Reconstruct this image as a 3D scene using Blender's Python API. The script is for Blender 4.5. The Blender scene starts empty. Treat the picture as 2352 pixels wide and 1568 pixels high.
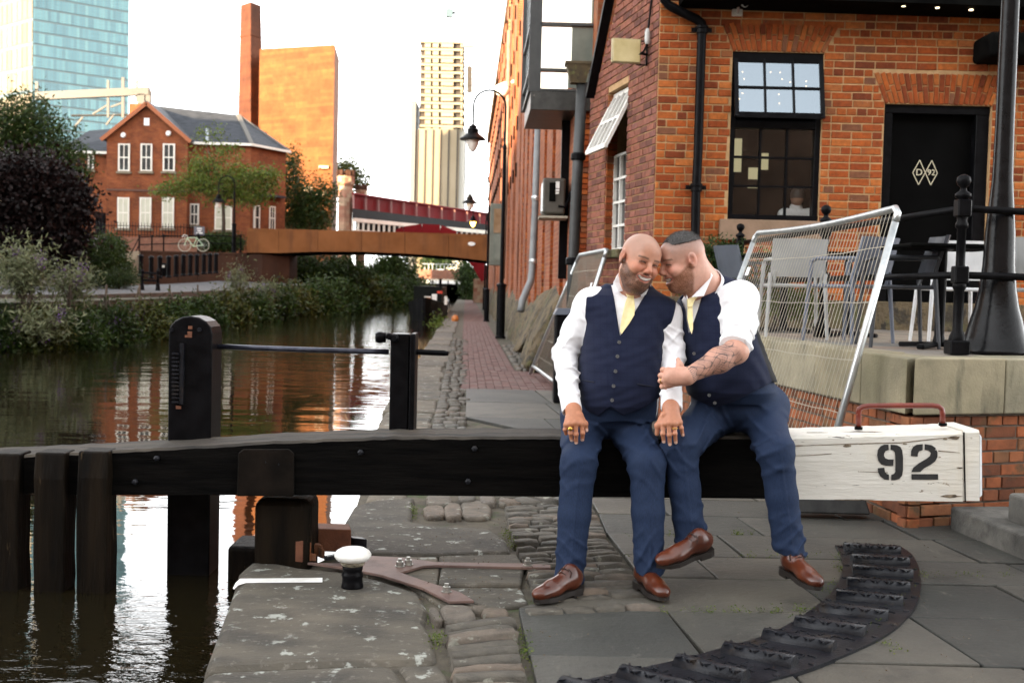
import bpy, bmesh, math, random
import numpy as np
from mathutils import Vector, Matrix, Euler
random.seed(7); rng = np.random.default_rng(11)
scn = bpy.context.scene
COL = scn.collection
R = math.radians
# ---------------------------------------------------------------- camera
FPX, CX, CY, HC = 2640.0, 1176.0, 784.0, 1.36      # focal length and centre in a 2352 x 1568 frame, eye height
TILT, ROLL = math.atan(125/2640.0), 0.024
CAMR = Matrix.Rotation(math.pi/2-TILT, 3, 'X') @ Matrix.Rotation(ROLL, 3, 'Z')
cam = bpy.data.objects.new('camera', bpy.data.cameras.new('camera')); COL.objects.link(cam)
cam.matrix_world = Matrix.Translation((0, 0, HC)) @ CAMR.to_4x4()
cam.data.sensor_width = 36; cam.data.lens = FPX/2352*36
cam.data.clip_start = .05; cam.data.clip_end = 4000
cam.data.dof.use_dof = True; cam.data.dof.focus_distance = 5.35; cam.data.dof.aperture_fstop = 4.5
scn.camera = cam
# ---------------------------------------------------------------- sky, sun, exposure
SUN_AZ, SUN_EL = R(-142), R(10)
wd = bpy.data.worlds.new('World'); scn.world = wd; wd.use_nodes = True
nt = wd.node_tree; nt.nodes.clear()
wo = nt.nodes.new('ShaderNodeOutputWorld'); bg = nt.nodes.new('ShaderNodeBackground')
sky = nt.nodes.new('ShaderNodeTexSky'); sky.sky_type = 'NISHITA'; sky.sun_disc = False
sky.sun_elevation = SUN_EL; sky.sun_rotation = SUN_AZ; sky.dust_density = 0.3; sky.ozone_density = 1.5
hs = nt.nodes.new('ShaderNodeHueSaturation'); hs.inputs['Saturation'].default_value = .06
nt.links.new(sky.outputs[0], hs.inputs['Color']); nt.links.new(hs.outputs[0], bg.inputs[0])
bg.inputs[1].default_value = .15; nt.links.new(bg.outputs[0], wo.inputs[0])
sl = bpy.data.lights.new('sun', 'SUN'); sl.energy = 3.8; sl.angle = R(.6); sl.color = (1, .74, .46)
so = bpy.data.objects.new('sun', sl); COL.objects.link(so)
tosun = Vector((math.sin(SUN_AZ)*math.cos(SUN_EL), math.cos(SUN_AZ)*math.cos(SUN_EL), math.sin(SUN_EL)))
so.rotation_euler = (-tosun).to_track_quat('-Z', 'Y').to_euler(); so.location = (-20, -20, 30)
scn.view_settings.view_transform = 'Standard'; scn.view_settings.look = 'None'
scn.view_settings.exposure = 3.08; scn.view_settings.gamma = 1
scn.render.engine = 'CYCLES'
scn.cycles.max_bounces = 6; scn.cycles.transparent_max_bounces = 12

# ---------------------------------------------------------------- pixel -> place
def ray(px, py): return CAMR @ Vector(((px-CX)/FPX, -(py-CY)/FPX, -1))
def W(px, py, Y):
    d = ray(px, py); t = Y/d.y
    return Vector((d.x*t, Y, HC+d.z*t))
def G(px, py, z=0.0):
    d = ray(px, py); t = (z-HC)/d.z
    return Vector((d.x*t, d.y*t, z))
def zf(x0, y0, s):                     # reading frame of an enlarged crop -> frame coordinates
    return lambda x, y: ((x0+x/s)*.91875, (y0+y/s)*.91875)
KC = .0413                              # canal axis: X = c - KC*Y
def CXY(c, Y, z=0.0): return Vector((c-KC*Y, Y, z))

# ---------------------------------------------------------------- meshes and objects
class MB:
    def __init__(s): s.v = []; s.f = []; s.t = []; s.m = []
    def add(s, vs, fs, tone=0.5, mi=0):
        o = len(s.v); s.v += [tuple(p) for p in vs]; s.f += [tuple(i+o for i in q) for q in fs]
        s.t += [tone]*len(fs); s.m += [mi]*len(fs); return s
    def hexa(s, b, t, tone=.5, mi=0):      # bottom 4, top 4 (ccw from above)
        return s.add(list(b)+list(t), [(3,2,1,0),(4,5,6,7),(0,1,5,4),(1,2,6,5),(2,3,7,6),(3,0,4,7)], tone, mi)
    def box(s, c, d, M3=None, tone=.5, mi=0):
        c = Vector(c); x, y, z = d[0]/2, d[1]/2, d[2]/2
        P = [Vector(p) for p in ((-x,-y,-z),(x,-y,-z),(x,y,-z),(-x,y,-z),(-x,-y,z),(x,-y,z),(x,y,z),(-x,y,z))]
        if M3 is not None: P = [M3 @ p for p in P]
        P = [c+p for p in P]; return s.hexa(P[:4], P[4:], tone, mi)
    def bb(s, x0, x1, y0, y1, z0, z1, tone=.5, mi=0):
        return s.box(((x0+x1)/2, (y0+y1)/2, (z0+z1)/2), (abs(x1-x0), abs(y1-y0), abs(z1-z0)), None, tone, mi)
    def bar(s, a, b, w, h, tone=.5, up=(0,0,1), mi=0):   # rectangular bar from a to b
        a = Vector(a); b = Vector(b); d = (b-a); L = d.length; y = d/L
        x = y.cross(Vector(up)); x = x.normalized() if x.length > 1e-5 else Vector((1,0,0)); z = x.cross(y)
        return s.box((a+b)/2, (w, L, h), Matrix((x, y, z)).transposed(), tone, mi)
    def tube(s, pts, r, n=8, caps=True, tone=.5, mi=0, closed=False):
        pts = [Vector(p) for p in pts]; m = len(pts)
        rr = r if isinstance(r, (list, tuple)) else [r]*m
        vs = []; prev = None
        for i, p in enumerate(pts):
            if closed: d = pts[(i+1) % m]-pts[i-1]
            else: d = pts[min(i+1, m-1)]-pts[max(i-1, 0)]
            d.normalize()
            if prev is None: a = d.orthogonal().normalized()
            else:
                a = prev-d*prev.dot(d); a = a.normalized() if a.length > 1e-6 else d.orthogonal().normalized()
            prev = a; b = d.cross(a)
            for k in range(n):
                t = 2*math.pi*k/n; vs.append(p+(a*math.cos(t)+b*math.sin(t))*rr[i])
        fs = []
        for i in range(m if closed else m-1):
            j = (i+1) % m
            for k in range(n):
                l = (k+1) % n; fs.append((i*n+k, i*n+l, j*n+l, j*n+k))
        if caps and not closed: fs += [tuple(range(n))[::-1], tuple((m-1)*n+k for k in range(n))]
        return s.add(vs, fs, tone, mi)
    def lathe(s, c, prof, n=20, M3=None, tone=.5, mi=0):
        c = Vector(c); vs = []; m = len(prof)
        for (r, z) in prof:
            for k in range(n):
                t = 2*math.pi*k/n; p = Vector((r*math.cos(t), r*math.sin(t), z))
                vs.append(c+(M3 @ p if M3 is not None else p))
        fs = [(i*n+k, i*n+(k+1) % n, (i+1)*n+(k+1) % n, (i+1)*n+k) for i in range(m-1) for k in range(n)]
        fs += [tuple(range(n))[::-1], tuple((m-1)*n+k for k in range(n))]
        return s.add(vs, fs, tone, mi)
    def prism(s, poly, z0, z1, tone=.5, mi=0):    # polygon (x, y) ccw, extruded up
        n = len(poly)
        a = sum(poly[i][0]*poly[(i+1) % n][1]-poly[(i+1) % n][0]*poly[i][1] for i in range(n))
        if a < 0: poly = poly[::-1]
        vs = [(p[0], p[1], z0) for p in poly]+[(p[0], p[1], z1) for p in poly]
        fs = [tuple(range(n))[::-1], tuple(range(n, 2*n))]+[(i, (i+1) % n, n+(i+1) % n, n+i) for i in range(n)]
        return s.add(vs, fs, tone, mi)
    def sheet(s, poly3, th, nrm, tone=.5, mi=0):   # planar polygon of any orientation with thickness
        n = len(poly3); nr = Vector(nrm).normalized()*th; P = [Vector(p) for p in poly3]
        vs = P+[p-nr for p in P]
        fs = [tuple(range(n)), tuple(range(n, 2*n))[::-1]]+[((i+1) % n, i, n+i, n+(i+1) % n) for i in range(n)]
        return s.add(vs, fs, tone, mi)
    def mesh(s, name, mats=None, smooth=False):
        me = bpy.data.meshes.new(name); me.from_pydata(s.v, [], s.f); me.update()
        at = me.attributes.new('tone', 'FLOAT', 'FACE'); at.data.foreach_set('value', s.t)
        if mats is not None:
            for m in (mats if isinstance(mats, (list, tuple)) else [mats]): me.materials.append(m)
            if any(s.m): me.polygons.foreach_set('material_index', s.m)
        if smooth: me.polygons.foreach_set('use_smooth', [True]*len(s.f))
        return me
    def build(s, name, mats, parent=None, smooth=False, bevel=0, seg=1, auto=None):
        o = bpy.data.objects.new(name, s.mesh(name, mats, smooth)); COL.objects.link(o)
        if bevel:
            b = o.modifiers.new('bevel', 'BEVEL'); b.width = bevel; b.segments = seg; b.limit_method = 'ANGLE'; b.angle_limit = R(40)
        attach(o, parent); return o
def attach(o, parent):
    if parent is not None:
        o.parent = parent; o.matrix_parent_inverse = Matrix.Translation(parent.location).inverted() if parent.type == 'EMPTY' else Matrix.Identity(4)
    return o
def tag(o, label=None, cat=None, group=None, kind=None):
    if label: o['label'] = label
    if cat: o['category'] = cat
    if group: o['group'] = group
    if kind: o['kind'] = kind
    return o
def thing(name, label, cat, loc=(0, 0, 0), group=None, kind=None):
    o = bpy.data.objects.new(name, None); o.empty_display_size = .2; COL.objects.link(o); o.location = loc
    return tag(o, label, cat, group, kind)
def kids(o): return [c for c in bpy.data.objects if c.parent == o]
def copy_tree(o, parent=None):
    c = o.copy(); COL.objects.link(c)
    if parent is not None: c.parent = parent
    for ch in kids(o): copy_tree(ch, c)
    return c
def arr_mesh(name, V, F, mat=None, smooth=True, tone=None):     # fast mesh from numpy arrays (quads)
    me = bpy.data.meshes.new(name); nv, nf = len(V), len(F); k = F.shape[1]
    me.vertices.add(nv); me.vertices.foreach_set('co', np.ascontiguousarray(V, dtype=np.float32).ravel())
    me.loops.add(nf*k); me.loops.foreach_set('vertex_index', np.ascontiguousarray(F, dtype=np.int32).ravel())
    me.polygons.add(nf); me.polygons.foreach_set('loop_start', np.arange(0, nf*k, k, dtype=np.int32))
    try: me.polygons.foreach_set('loop_total', np.full(nf, k, dtype=np.int32))
    except Exception: pass
    me.polygons.foreach_set('use_smooth', np.full(nf, smooth))
    me.update(calc_edges=True); me.validate()
    if tone is not None:
        at = me.attributes.new('tone', 'FLOAT', 'FACE'); at.data.foreach_set('value', np.asarray(tone, dtype=np.float32))
    if mat: me.materials.append(mat)
    return me
def link(name, me, parent=None):
    o = bpy.data.objects.new(name, me); COL.objects.link(o); attach(o, parent); return o

# ---------------------------------------------------------------- materials
def ramp(nt, pts, interp='LINEAR'):
    r = nt.nodes.new('ShaderNodeValToRGB'); e = r.color_ramp.elements; r.color_ramp.interpolation = interp
    while len(e) < len(pts): e.new(.5)
    for i, (p, c) in enumerate(pts): e[i].position = p; e[i].color = (c[0], c[1], c[2], 1)
    return r
def M(name, c1, c2=None, scale=4, detail=4, rough=.6, metal=0, spec=.5, bump=0, bscale=30, bdist=.01, tone=None,
      stretch=(1, 1, 1), dirt=None, coat=0, sss=0, vcol=False, emit=None, obj=False, speck=None):
    """c1..c2 mottled by noise; tone = list of colours picked by the 'tone' attribute; dirt = [(colour, scale, lo, hi, amount, stretch)]"""
    m = bpy.data.materials.new(name); m.use_nodes = True; nt = m.node_tree; b = nt.nodes['Principled BSDF']; L = nt.links.new
    geo = nt.nodes.new('ShaderNodeTexCoord' if obj else 'ShaderNodeNewGeometry'); pos = geo.outputs['Object' if obj else 'Position']
    def mapped(st):
        if tuple(st) == (1, 1, 1): return pos
        mp = nt.nodes.new('ShaderNodeMapping'); L(pos, mp.inputs['Vector']); mp.inputs['Scale'].default_value = st; return mp.outputs[0]
    def noise(sc, st=(1, 1, 1), dt=4, rg=.55):
        n = nt.nodes.new('ShaderNodeTexNoise'); n.inputs['Scale'].default_value = sc; n.inputs['Detail'].default_value = dt
        n.inputs['Roughness'].default_value = rg; L(mapped(st), n.inputs['Vector']); return n.outputs['Fac']
    def mix(f, a, bb, mode='MIX'):
        x = nt.nodes.new('ShaderNodeMix'); x.data_type = 'RGBA'; x.blend_type = mode
        for s, val in ((x.inputs[0], f), (x.inputs[6], a), (x.inputs[7], bb)):
            if hasattr(val, 'is_output'): L(val, s)
            elif isinstance(val, (int, float)): s.default_value = val
            else: s.default_value = (val[0], val[1], val[2], 1)
        return x.outputs[2]
    col = None
    if tone:
        a = nt.nodes.new('ShaderNodeAttribute'); a.attribute_name = 'tone'
        r = ramp(nt, [(i/(len(tone)-1), c) for i, c in enumerate(tone)]); L(a.outputs['Fac'], r.inputs[0]); col = r.outputs[0]
        n = noise(scale, stretch, detail); r2 = ramp(nt, [(.3, c1), (.7, c2 or (1, 1, 1))]); L(n, r2.inputs[0])
        col = mix(1.0, col, r2.outputs[0], 'MULTIPLY')
    elif vcol:
        a = nt.nodes.new('ShaderNodeAttribute'); a.attribute_name = 'Col'; col = a.outputs['Color']
    elif c2 is not None:
        n = noise(scale, stretch, detail); r = ramp(nt, [(.32, c1), (.68, c2)]); L(n, r.inputs[0]); col = r.outputs[0]
    if dirt:
        for (dc, sc, lo, hi, am, *st) in dirt:
            n = noise(sc, st[0] if st else (1, 1, 1), 5, .65); r = ramp(nt, [(lo, (0, 0, 0)), (hi, (am, am, am))]); L(n, r.inputs[0])
            col = mix(r.outputs[0], col if col is not None else c1, dc)
    if col is not None: L(col, b.inputs['Base Color'])
    else: b.inputs['Base Color'].default_value = (c1[0], c1[1], c1[2], 1)
    b.inputs['Roughness'].default_value = rough; b.inputs['Metallic'].default_value = metal
    b.inputs['Specular IOR Level'].default_value = spec
    if coat: b.inputs['Coat Weight'].default_value = coat; b.inputs['Coat Roughness'].default_value = .08
    if sss:
        b.inputs['Subsurface Weight'].default_value = sss; b.inputs['Subsurface Radius'].default_value = (.012, .005, .003); b.inputs['Subsurface Scale'].default_value = 1
    if emit: b.inputs['Emission Color'].default_value = (*emit[:3], 1); b.inputs['Emission Strength'].default_value = emit[3]
    if bump:
        n = noise(bscale, stretch, 6, .6); bp = nt.nodes.new('ShaderNodeBump'); bp.inputs['Strength'].default_value = bump
        bp.inputs['Distance'].default_value = bdist; L(n, bp.inputs['Height']); L(bp.outputs[0], b.inputs['Normal'])
    m['_'] = 1; return m
def brick_tex(name, cols, mortar, bw=.225, bh=.075, axis='XZ', rough=.85, dirt=None, dark=(.5, 1)):
    """far brickwork: courses from the wall's own coordinates (u along the wall, z up)"""
    m = bpy.data.materials.new(name); m.use_nodes = True; nt = m.node_tree; b = nt.nodes['Principled BSDF']; L = nt.links.new
    g = nt.nodes.new('ShaderNodeNewGeometry'); sx = nt.nodes.new('ShaderNodeSeparateXYZ'); L(g.outputs['Position'], sx.inputs[0])
    ad = nt.nodes.new('ShaderNodeMath'); ad.operation = 'ADD'; L(sx.outputs['X'], ad.inputs[0]); L(sx.outputs['Y'], ad.inputs[1])
    cb = nt.nodes.new('ShaderNodeCombineXYZ')
    L({'XZ': sx.outputs['X'], 'YZ': sx.outputs['Y'], 'SUM': ad.outputs[0]}[axis], cb.inputs['X']); L(sx.outputs['Z'], cb.inputs['Y'])
    t = nt.nodes.new('ShaderNodeTexBrick'); L(cb.outputs[0], t.inputs['Vector'])
    t.inputs['Scale'].default_value = 1; t.inputs['Brick Width'].default_value = bw; t.inputs['Row Height'].default_value = bh
    t.inputs['Mortar Size'].default_value = .006; t.inputs['Mortar Smooth'].default_value = .3; t.inputs['Bias'].default_value = 0
    for i, c in enumerate(cols[:2]): t.inputs['Color%d' % (i+1)].default_value = (*c, 1)
    t.inputs['Mortar'].default_value = (*mortar, 1)
    n = nt.nodes.new('ShaderNodeTexNoise'); n.inputs['Scale'].default_value = .8; n.inputs['Detail'].default_value = 7; n.inputs['Roughness'].default_value = .7
    L(g.outputs['Position'], n.inputs['Vector']); r = ramp(nt, [(.3, (dark[0],)*3), (.65, (dark[1],)*3)]); L(n.outputs['Fac'], r.inputs[0])
    x = nt.nodes.new('ShaderNodeMix'); x.data_type = 'RGBA'; x.blend_type = 'MULTIPLY'; x.inputs[0].default_value = 1
    L(t.outputs['Color'], x.inputs[6]); L(r.outputs[0], x.inputs[7]); L(x.outputs[2], b.inputs['Base Color'])
    bp = nt.nodes.new('ShaderNodeBump'); bp.inputs['Strength'].default_value = .6; bp.inputs['Distance'].default_value = .01; bp.invert = True
    L(t.outputs['Fac'], bp.inputs['Height']); L(bp.outputs[0], b.inputs['Normal'])
    b.inputs['Roughness'].default_value = rough; b.inputs['Specular IOR Level'].default_value = .25
    return m
def glass_mat(name, refl, tint=(1, 1, 1), gcol=(1, 1, 1), rough=.01):
    m = bpy.data.materials.new(name); m.use_nodes = True; nt = m.node_tree; nt.nodes.clear(); L = nt.links.new
    o = nt.nodes.new('ShaderNodeOutputMaterial'); t = nt.nodes.new('ShaderNodeBsdfTransparent'); g = nt.nodes.new('ShaderNodeBsdfGlossy')
    t.inputs[0].default_value = (*tint, 1); g.inputs[0].default_value = (*gcol, 1); g.inputs['Roughness'].default_value = rough
    x = nt.nodes.new('ShaderNodeMixShader'); x.inputs[0].default_value = refl
    L(t.outputs[0], x.inputs[1]); L(g.outputs[0], x.inputs[2]); L(x.outputs[0], o.inputs[0]); return m

# brickwork built piece by piece ------------------------------------------------------------
def unit_bricks(mat, n=14, seed=3, name='brick'):
    rr = random.Random(seed); out = []
    for i in range(n):
        mb = MB(); j = lambda a: rr.uniform(-a, a)
        ix, iz = .014, .045
        back = [(-.5, .5, -.5), (.5, .5, -.5), (.5, .5, .5), (-.5, .5, .5)]
        mid = [(-.5+j(.012), -.36, -.5+j(.03)), (.5+j(.012), -.36, -.5+j(.03)), (.5+j(.012), -.36, .5+j(.03)), (-.5+j(.012), -.36, .5+j(.03))]
        fr = [(-.5+ix+j(.012), -.5+j(.03), -.5+iz+j(.03)), (.5-ix+j(.012), -.5+j(.03), -.5+iz+j(.03)), (.5-ix+j(.012), -.5+j(.03), .5-iz+j(.03)), (-.5+ix+j(.012), -.5+j(.03), .5-iz+j(.03))]
        fs = [(8, 9, 10, 11)]
        for k in range(4):
            l = (k+1) % 4; fs += [(4+k, 4+l, 8+l, 8+k), (k, l, 4+l, 4+k)]
        mb.add(back+mid+fr, fs, (i+.5)/n); out.append(mb.mesh(name, mat))
    return out
def place_bricks(items, meshes, parent, limit, mat, name='brick', seed=1):
    """items: (centre, 3x3 axes as columns (u, into wall, up), (w, d, h)); nearest `limit` become objects, the rest one mesh"""
    rr = random.Random(seed)
    items = sorted(items, key=lambda it: -(it[2][0]*it[2][2])/max((it[0]-Vector((0, 0, HC))).length_squared, .1))
    for c, A, d in items[:limit]:
        o = bpy.data.objects.new(name, rr.choice(meshes)); COL.objects.link(o)
        M4 = A.to_4x4() @ Matrix.Diagonal((*d, 1)); M4.translation = c
        attach(o, parent); o.matrix_basis = (Matrix.Translation(-parent.location) if parent.type == 'EMPTY' else Matrix.Identity(4)) @ M4
        o.matrix_parent_inverse = Matrix.Identity(4)
    if items[limit:]:
        mb = MB()
        for c, A, d in items[limit:]:
            me = rr.choice(meshes); D = A @ Matrix.Diagonal(d)
            mb.add([c+D @ v.co for v in me.vertices], [tuple(p.vertices) for p in me.polygons], me.attributes['tone'].data[0].value)
        o = mb.build(name+'work', mat, parent); o['kind'] = 'stuff'
def bond(s0, s1, t0, t1, bw=.224, bh=.0845, joint=.012, holes=(), seed=5, header=4):
    """courses of stretchers with header courses; holes: f(t) -> list of (a, b) cut out"""
    rr = random.Random(seed); out = []; t = t0; row = 0
    while t < t1-.02:
        h = min(bh, t1-t); w = bw/2 if (header and row % header == header-1) else bw
        s = s0-(w*.5 if row % 2 else 0)-rr.uniform(0, .02); cuts = []
        for f in holes: cuts += f(t+h/2)
        while s < s1:
            ww = w if rr.random() > .1 else (bw/2 if w == bw else bw)
            segs = [(max(s, s0), min(s+ww, s1))]
            for (a, b) in cuts:
                nx = []
                for (p, q) in segs:
                    if b <= p or a >= q: nx.append((p, q)); continue
                    if a > p: nx.append((p, a))
                    if b < q: nx.append((b, q))
                segs = nx
            for (p, q) in segs:
                if q-p > .035: out.append((p+joint/2, q-joint/2, t+joint/2+rr.uniform(-.0015, .0015), t+h-joint/2))
            s += ww
        t += bh; row += 1
    return out
def rect_hole(a, b, c, d): return lambda t: [(a, b)] if c < t < d else []
def wall_items(rects, O, U, N, depth=.05, proud=.007, seed=2):
    rr = random.Random(seed); U = Vector(U); N = Vector(N); A = Matrix((U, -N, Vector((0, 0, 1)))).transposed(); out = []
    for (a, b, c, d) in rects:
        ce = O+U*((a+b)/2)+Vector((0, 0, (c+d)/2))+N*(proud+rr.uniform(-.003, .003)-depth/2)
        out.append((ce, A, (b-a, depth, d-c)))
    return out
def slab_with_holes(mb, O, U, N, s0, s1, t0, t1, th, holes):
    """wall slab (front face at O plane) cut in rectangles round rectangular openings"""
    U = Vector(U); N = Vector(N)
    xs = sorted({s0, s1, *[h[0] for h in holes], *[h[1] for h in holes]}); zs = sorted({t0, t1, *[h[2] for h in holes], *[h[3] for h in holes]})
    xs = [x for x in xs if s0 <= x <= s1]; zs = [z for z in zs if t0 <= z <= t1]
    for a, b in zip(xs, xs[1:]):
        for c, d in zip(zs, zs[1:]):
            m, n = (a+b)/2, (c+d)/2
            if any(h[0] < m < h[1] and h[2] < n < h[3] for h in holes): continue
            q = [O+U*a, O+U*b, O+U*b-N*th, O+U*a-N*th]
            mb.hexa([p+Vector((0, 0, c)) for p in q], [p+Vector((0, 0, d)) for p in q])
def text_obj(s, size, depth, mat, parent, name, M4):
    cu = bpy.data.curves.new('text', 'FONT'); cu.body = s; cu.size = size; cu.extrude = depth; cu.align_x = 'CENTER'; cu.align_y = 'CENTER'
    t = bpy.data.objects.new('text', cu); me = bpy.data.meshes.new_from_object(t); bpy.data.objects.remove(t)
    me.transform(M4); me.materials.append(mat); return link(name, me, parent)
# ================================================================= shared materials
m_dirt = M('joint_dirt', (.045, .038, .028), (.10, .085, .06), 9, rough=.95, bump=.8, bscale=60, dirt=[((.035, .06, .012), 5, .55, .68, .8)])
m_flag = M('flagstone', (.55, .56, .56), (1.15, 1.12, 1.06), 1.7, 7, rough=.62, spec=.4, tone=[(.034, .036, .033), (.060, .060, .054), (.092, .084, .069)], bump=.6, bscale=26, bdist=.012,
           dirt=[((.022, .022, .02), 2.6, .54, .72, .75), ((.13, .12, .10), 5, .60, .74, .6, (3, 1, 1)), ((.32, .31, .28), 60, .70, .73, .5), ((.012, .012, .012), 11, .70, .73, .8)])
m_sett = M('sett', (.55, .54, .52), (1.1, 1.05, .98), 14, 5, rough=.75, tone=[(.060, .056, .048), (.105, .094, .075), (.14, .11, .085), (.10, .105, .10)], bump=.7, bscale=45, bdist=.012,
           dirt=[((.33, .33, .27), 12, .60, .66, .6), ((.04, .035, .025), 6, .55, .7, .8)])
m_coping = M('coping_stone', (.5, .5, .5), (1.15, 1.1, 1.05), 3.0, 7, rough=.82, tone=[(.066, .060, .048), (.098, .088, .069), (.17, .148, .112)], bump=.7, bscale=34, bdist=.012, stretch=(1, 2.2, 1),
             dirt=[((.38, .40, .36), 9, .60, .64, .75), ((.03, .028, .024), 2.6, .52, .68, .75), ((.22, .20, .17), 22, .58, .68, .5)])
m_paver = M('brick_paver', (.7, .7, .7), (1.1, 1.1, 1.1), 5, rough=.85, tone=[(.105, .050, .044), (.145, .072, .062), (.135, .085, .076)], bump=.3, bscale=80)
m_stone_pale = M('weathered_sandstone', (.5, .5, .46), (1.1, 1.08, 1.0), 3, 6, rough=.85, tone=[(.26, .23, .16), (.34, .30, .21), (.28, .26, .20)], bump=.4, bscale=60,
             dirt=[((.11, .105, .055), 2.2, .54, .72, .55, (1, 1, .3)), ((.05, .05, .035), 5, .56, .72, .7, (1, 1, .25))])
m_rock = M('mossy_rock', (.075, .056, .032), (.15, .108, .056), 1.7, 7, rough=.9, bump=1.0, bscale=9, bdist=.06, dirt=[((.07, .08, .025), 2.5, .5, .65, .7), ((.03, .024, .016), 4, .52, .62, .9), ((.02, .016, .012), 9, .56, .62, .9, (1, 1, .35))])
m_blackpaint = M('black_gloss_paint', (.002, .002, .0025), (.006, .006, .007), 14, rough=.36, spec=.07, bump=.12, bscale=50)
m_blackwood = M('black_tarred_timber', (.0015, .0015, .0015), (.005, .0045, .004), 12, rough=.75, spec=.04, bump=.6, bscale=30, stretch=(.25, 1, 2.5),
                dirt=[((.16, .12, .08), 7, .70, .735, .8, (.3, 1, 3.5))])
m_wornwood = M('worn_timber_edge', (.003, .003, .003), (.060, .048, .034), 16, rough=.85, bump=.8, bscale=60, stretch=(.15, 1, 1))
m_wetwood = M('wet_weathered_timber', (.002, .0016, .0012), (.012, .008, .0045), 9, rough=.6, spec=.08, bump=.9, bscale=24, stretch=(1.5, 1, .2), dirt=[((.13, .09, .05), 10, .64, .72, .7, (2, 1, .3))])
m_whitewood = M('chipped_white_paint', (.58, .56, .50), (.72, .70, .64), 3, rough=.6, spec=.3, bump=.45, bscale=26, stretch=(.3, 1, 2),
                dirt=[((.05, .045, .035), 16, .655, .68, .95, (.3, 1, 2.2)), ((.16, .11, .06), 34, .665, .70, .8, (.6, 1, 1)), ((.62, .54, .40), 3.5, .55, .8, .5, (1, 1, .5))])
m_whitepaint = M('white_paint', (.86, .86, .84), (.74, .72, .66), 20, rough=.4, dirt=[((.06, .05, .04), 30, .70, .74, .8)])
m_redpipe = M('oxblood_paint', (.13, .022, .014), (.20, .035, .02), 12, rough=.35, dirt=[((.75, .72, .65), 42, .68, .70, .9)])
m_rust = M('rusty_iron', (.10, .032, .014), (.20, .075, .035), 10, rough=.75, bump=.4, bscale=90, dirt=[((.03, .02, .016), 9, .55, .7, .8)])
m_rustplate = M('rusty_plate', (.13, .085, .075), (.20, .125, .10), 7, rough=.6, metal=.3, bump=.2, bscale=120, dirt=[((.06, .03, .02), 5, .55, .7, .6)])
m_iron = M('dark_cast_iron', (.005, .006, .009), (.015, .016, .020), 12, rough=.36, metal=.05, spec=.22, bump=.3, bscale=70, dirt=[((.045, .032, .02), 9, .58, .74, .7)])
m_steel = M('galvanised_steel', (.42, .45, .46), (.58, .60, .60), 16, rough=.38, metal=.85, bump=.08, bscale=60)
m_chrome = M('bolt_zinc', (.32, .32, .30), (.5, .5, .46), 60, rough=.4, metal=.9)
m_mortar = M('mortar', (.36, .215, .095), (.48, .30, .15), 12, rough=.95, bump=.5, bscale=90)
# ================================================================= ground, water, quay
gr = MB(); gr.add([(-900, -200, -1.2), (900, -200, -1.2), (900, 2500, -1.2), (-900, 2500, -1.2)], [(0, 1, 2, 3)])
tag(gr.build('ground', M('far_ground', (.05, .06, .03), (.09, .09, .06), .05, rough=.95)), kind='structure')
# water: a gently rippled mirror
WZ = -.11
mw = bpy.data.materials.new('canal_water'); mw.use_nodes = True; nt = mw.node_tree; b = nt.nodes['Principled BSDF']; L = nt.links.new
b.inputs['Base Color'].default_value = (.009, .007, .003, 1); b.inputs['Roughness'].default_value = .015; b.inputs['IOR'].default_value = 1.33
b.inputs['Specular IOR Level'].default_value = .85
g = nt.nodes.new('ShaderNodeNewGeometry')
def wnoise(sc, st, dt=3):
    mp = nt.nodes.new('ShaderNodeMapping'); mp.inputs['Scale'].default_value = st; L(g.outputs['Position'], mp.inputs[0])
    n = nt.nodes.new('ShaderNodeTexNoise'); n.inputs['Scale'].default_value = sc; n.inputs['Detail'].default_value = dt; L(mp.outputs[0], n.inputs['Vector']); return n.outputs['Fac']
def wmath(op, a, bb):
    x = nt.nodes.new('ShaderNodeMath'); x.operation = op
    for s, v in zip(x.inputs, (a, bb)):
        if hasattr(v, 'is_output'): L(v, s)
        else: s.default_value = v
    return x.outputs[0]
sp = nt.nodes.new('ShaderNodeSeparateXYZ'); L(g.outputs['Position'], sp.inputs[0])
nr = nt.nodes.new('ShaderNodeMapRange'); nr.inputs[1].default_value = 5.7; nr.inputs[2].default_value = 4.7; nr.inputs[3].default_value = 0; nr.inputs[4].default_value = 1; L(sp.outputs['Y'], nr.inputs[0])
fr_ = nt.nodes.new('ShaderNodeMapRange'); fr_.inputs[1].default_value = 12; fr_.inputs[2].default_value = 30; fr_.inputs[3].default_value = .25; fr_.inputs[4].default_value = 1; L(sp.outputs['Y'], fr_.inputs[0])
h1 = wmath('MULTIPLY', wnoise(1.5, (.6, 1.6, 1), 3), wmath('MULTIPLY', fr_.outputs[0], .022))
h2 = wmath('MULTIPLY', wnoise(9, (.7, 1.3, 1), 4), wmath('ADD', wmath('MULTIPLY', nr.outputs[0], .012), wmath('MULTIPLY', fr_.outputs[0], .0014)))
hh = wmath('ADD', h1, h2)
bp = nt.nodes.new('ShaderNodeBump'); bp.inputs['Strength'].default_value = 1; bp.inputs['Distance'].default_value = 1; L(hh, bp.inputs['Height']); L(bp.outputs[0], b.inputs['Normal'])
wt = MB(); wt.add([(-40, -30, WZ), (20, -30, WZ), (20, 300, WZ), (-40, 300, WZ)], [(0, 1, 2, 3)])
tag(wt.build('water', mw), kind='structure')
zA = zf(500, 1150, 2.6133); zB = zf(1300, 1150, 1.8667)
def GA(x, y, z=0): return G(*zA(x, y), z)
def GB(x, y, z=0): return G(*zB(x, y), z)
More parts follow.
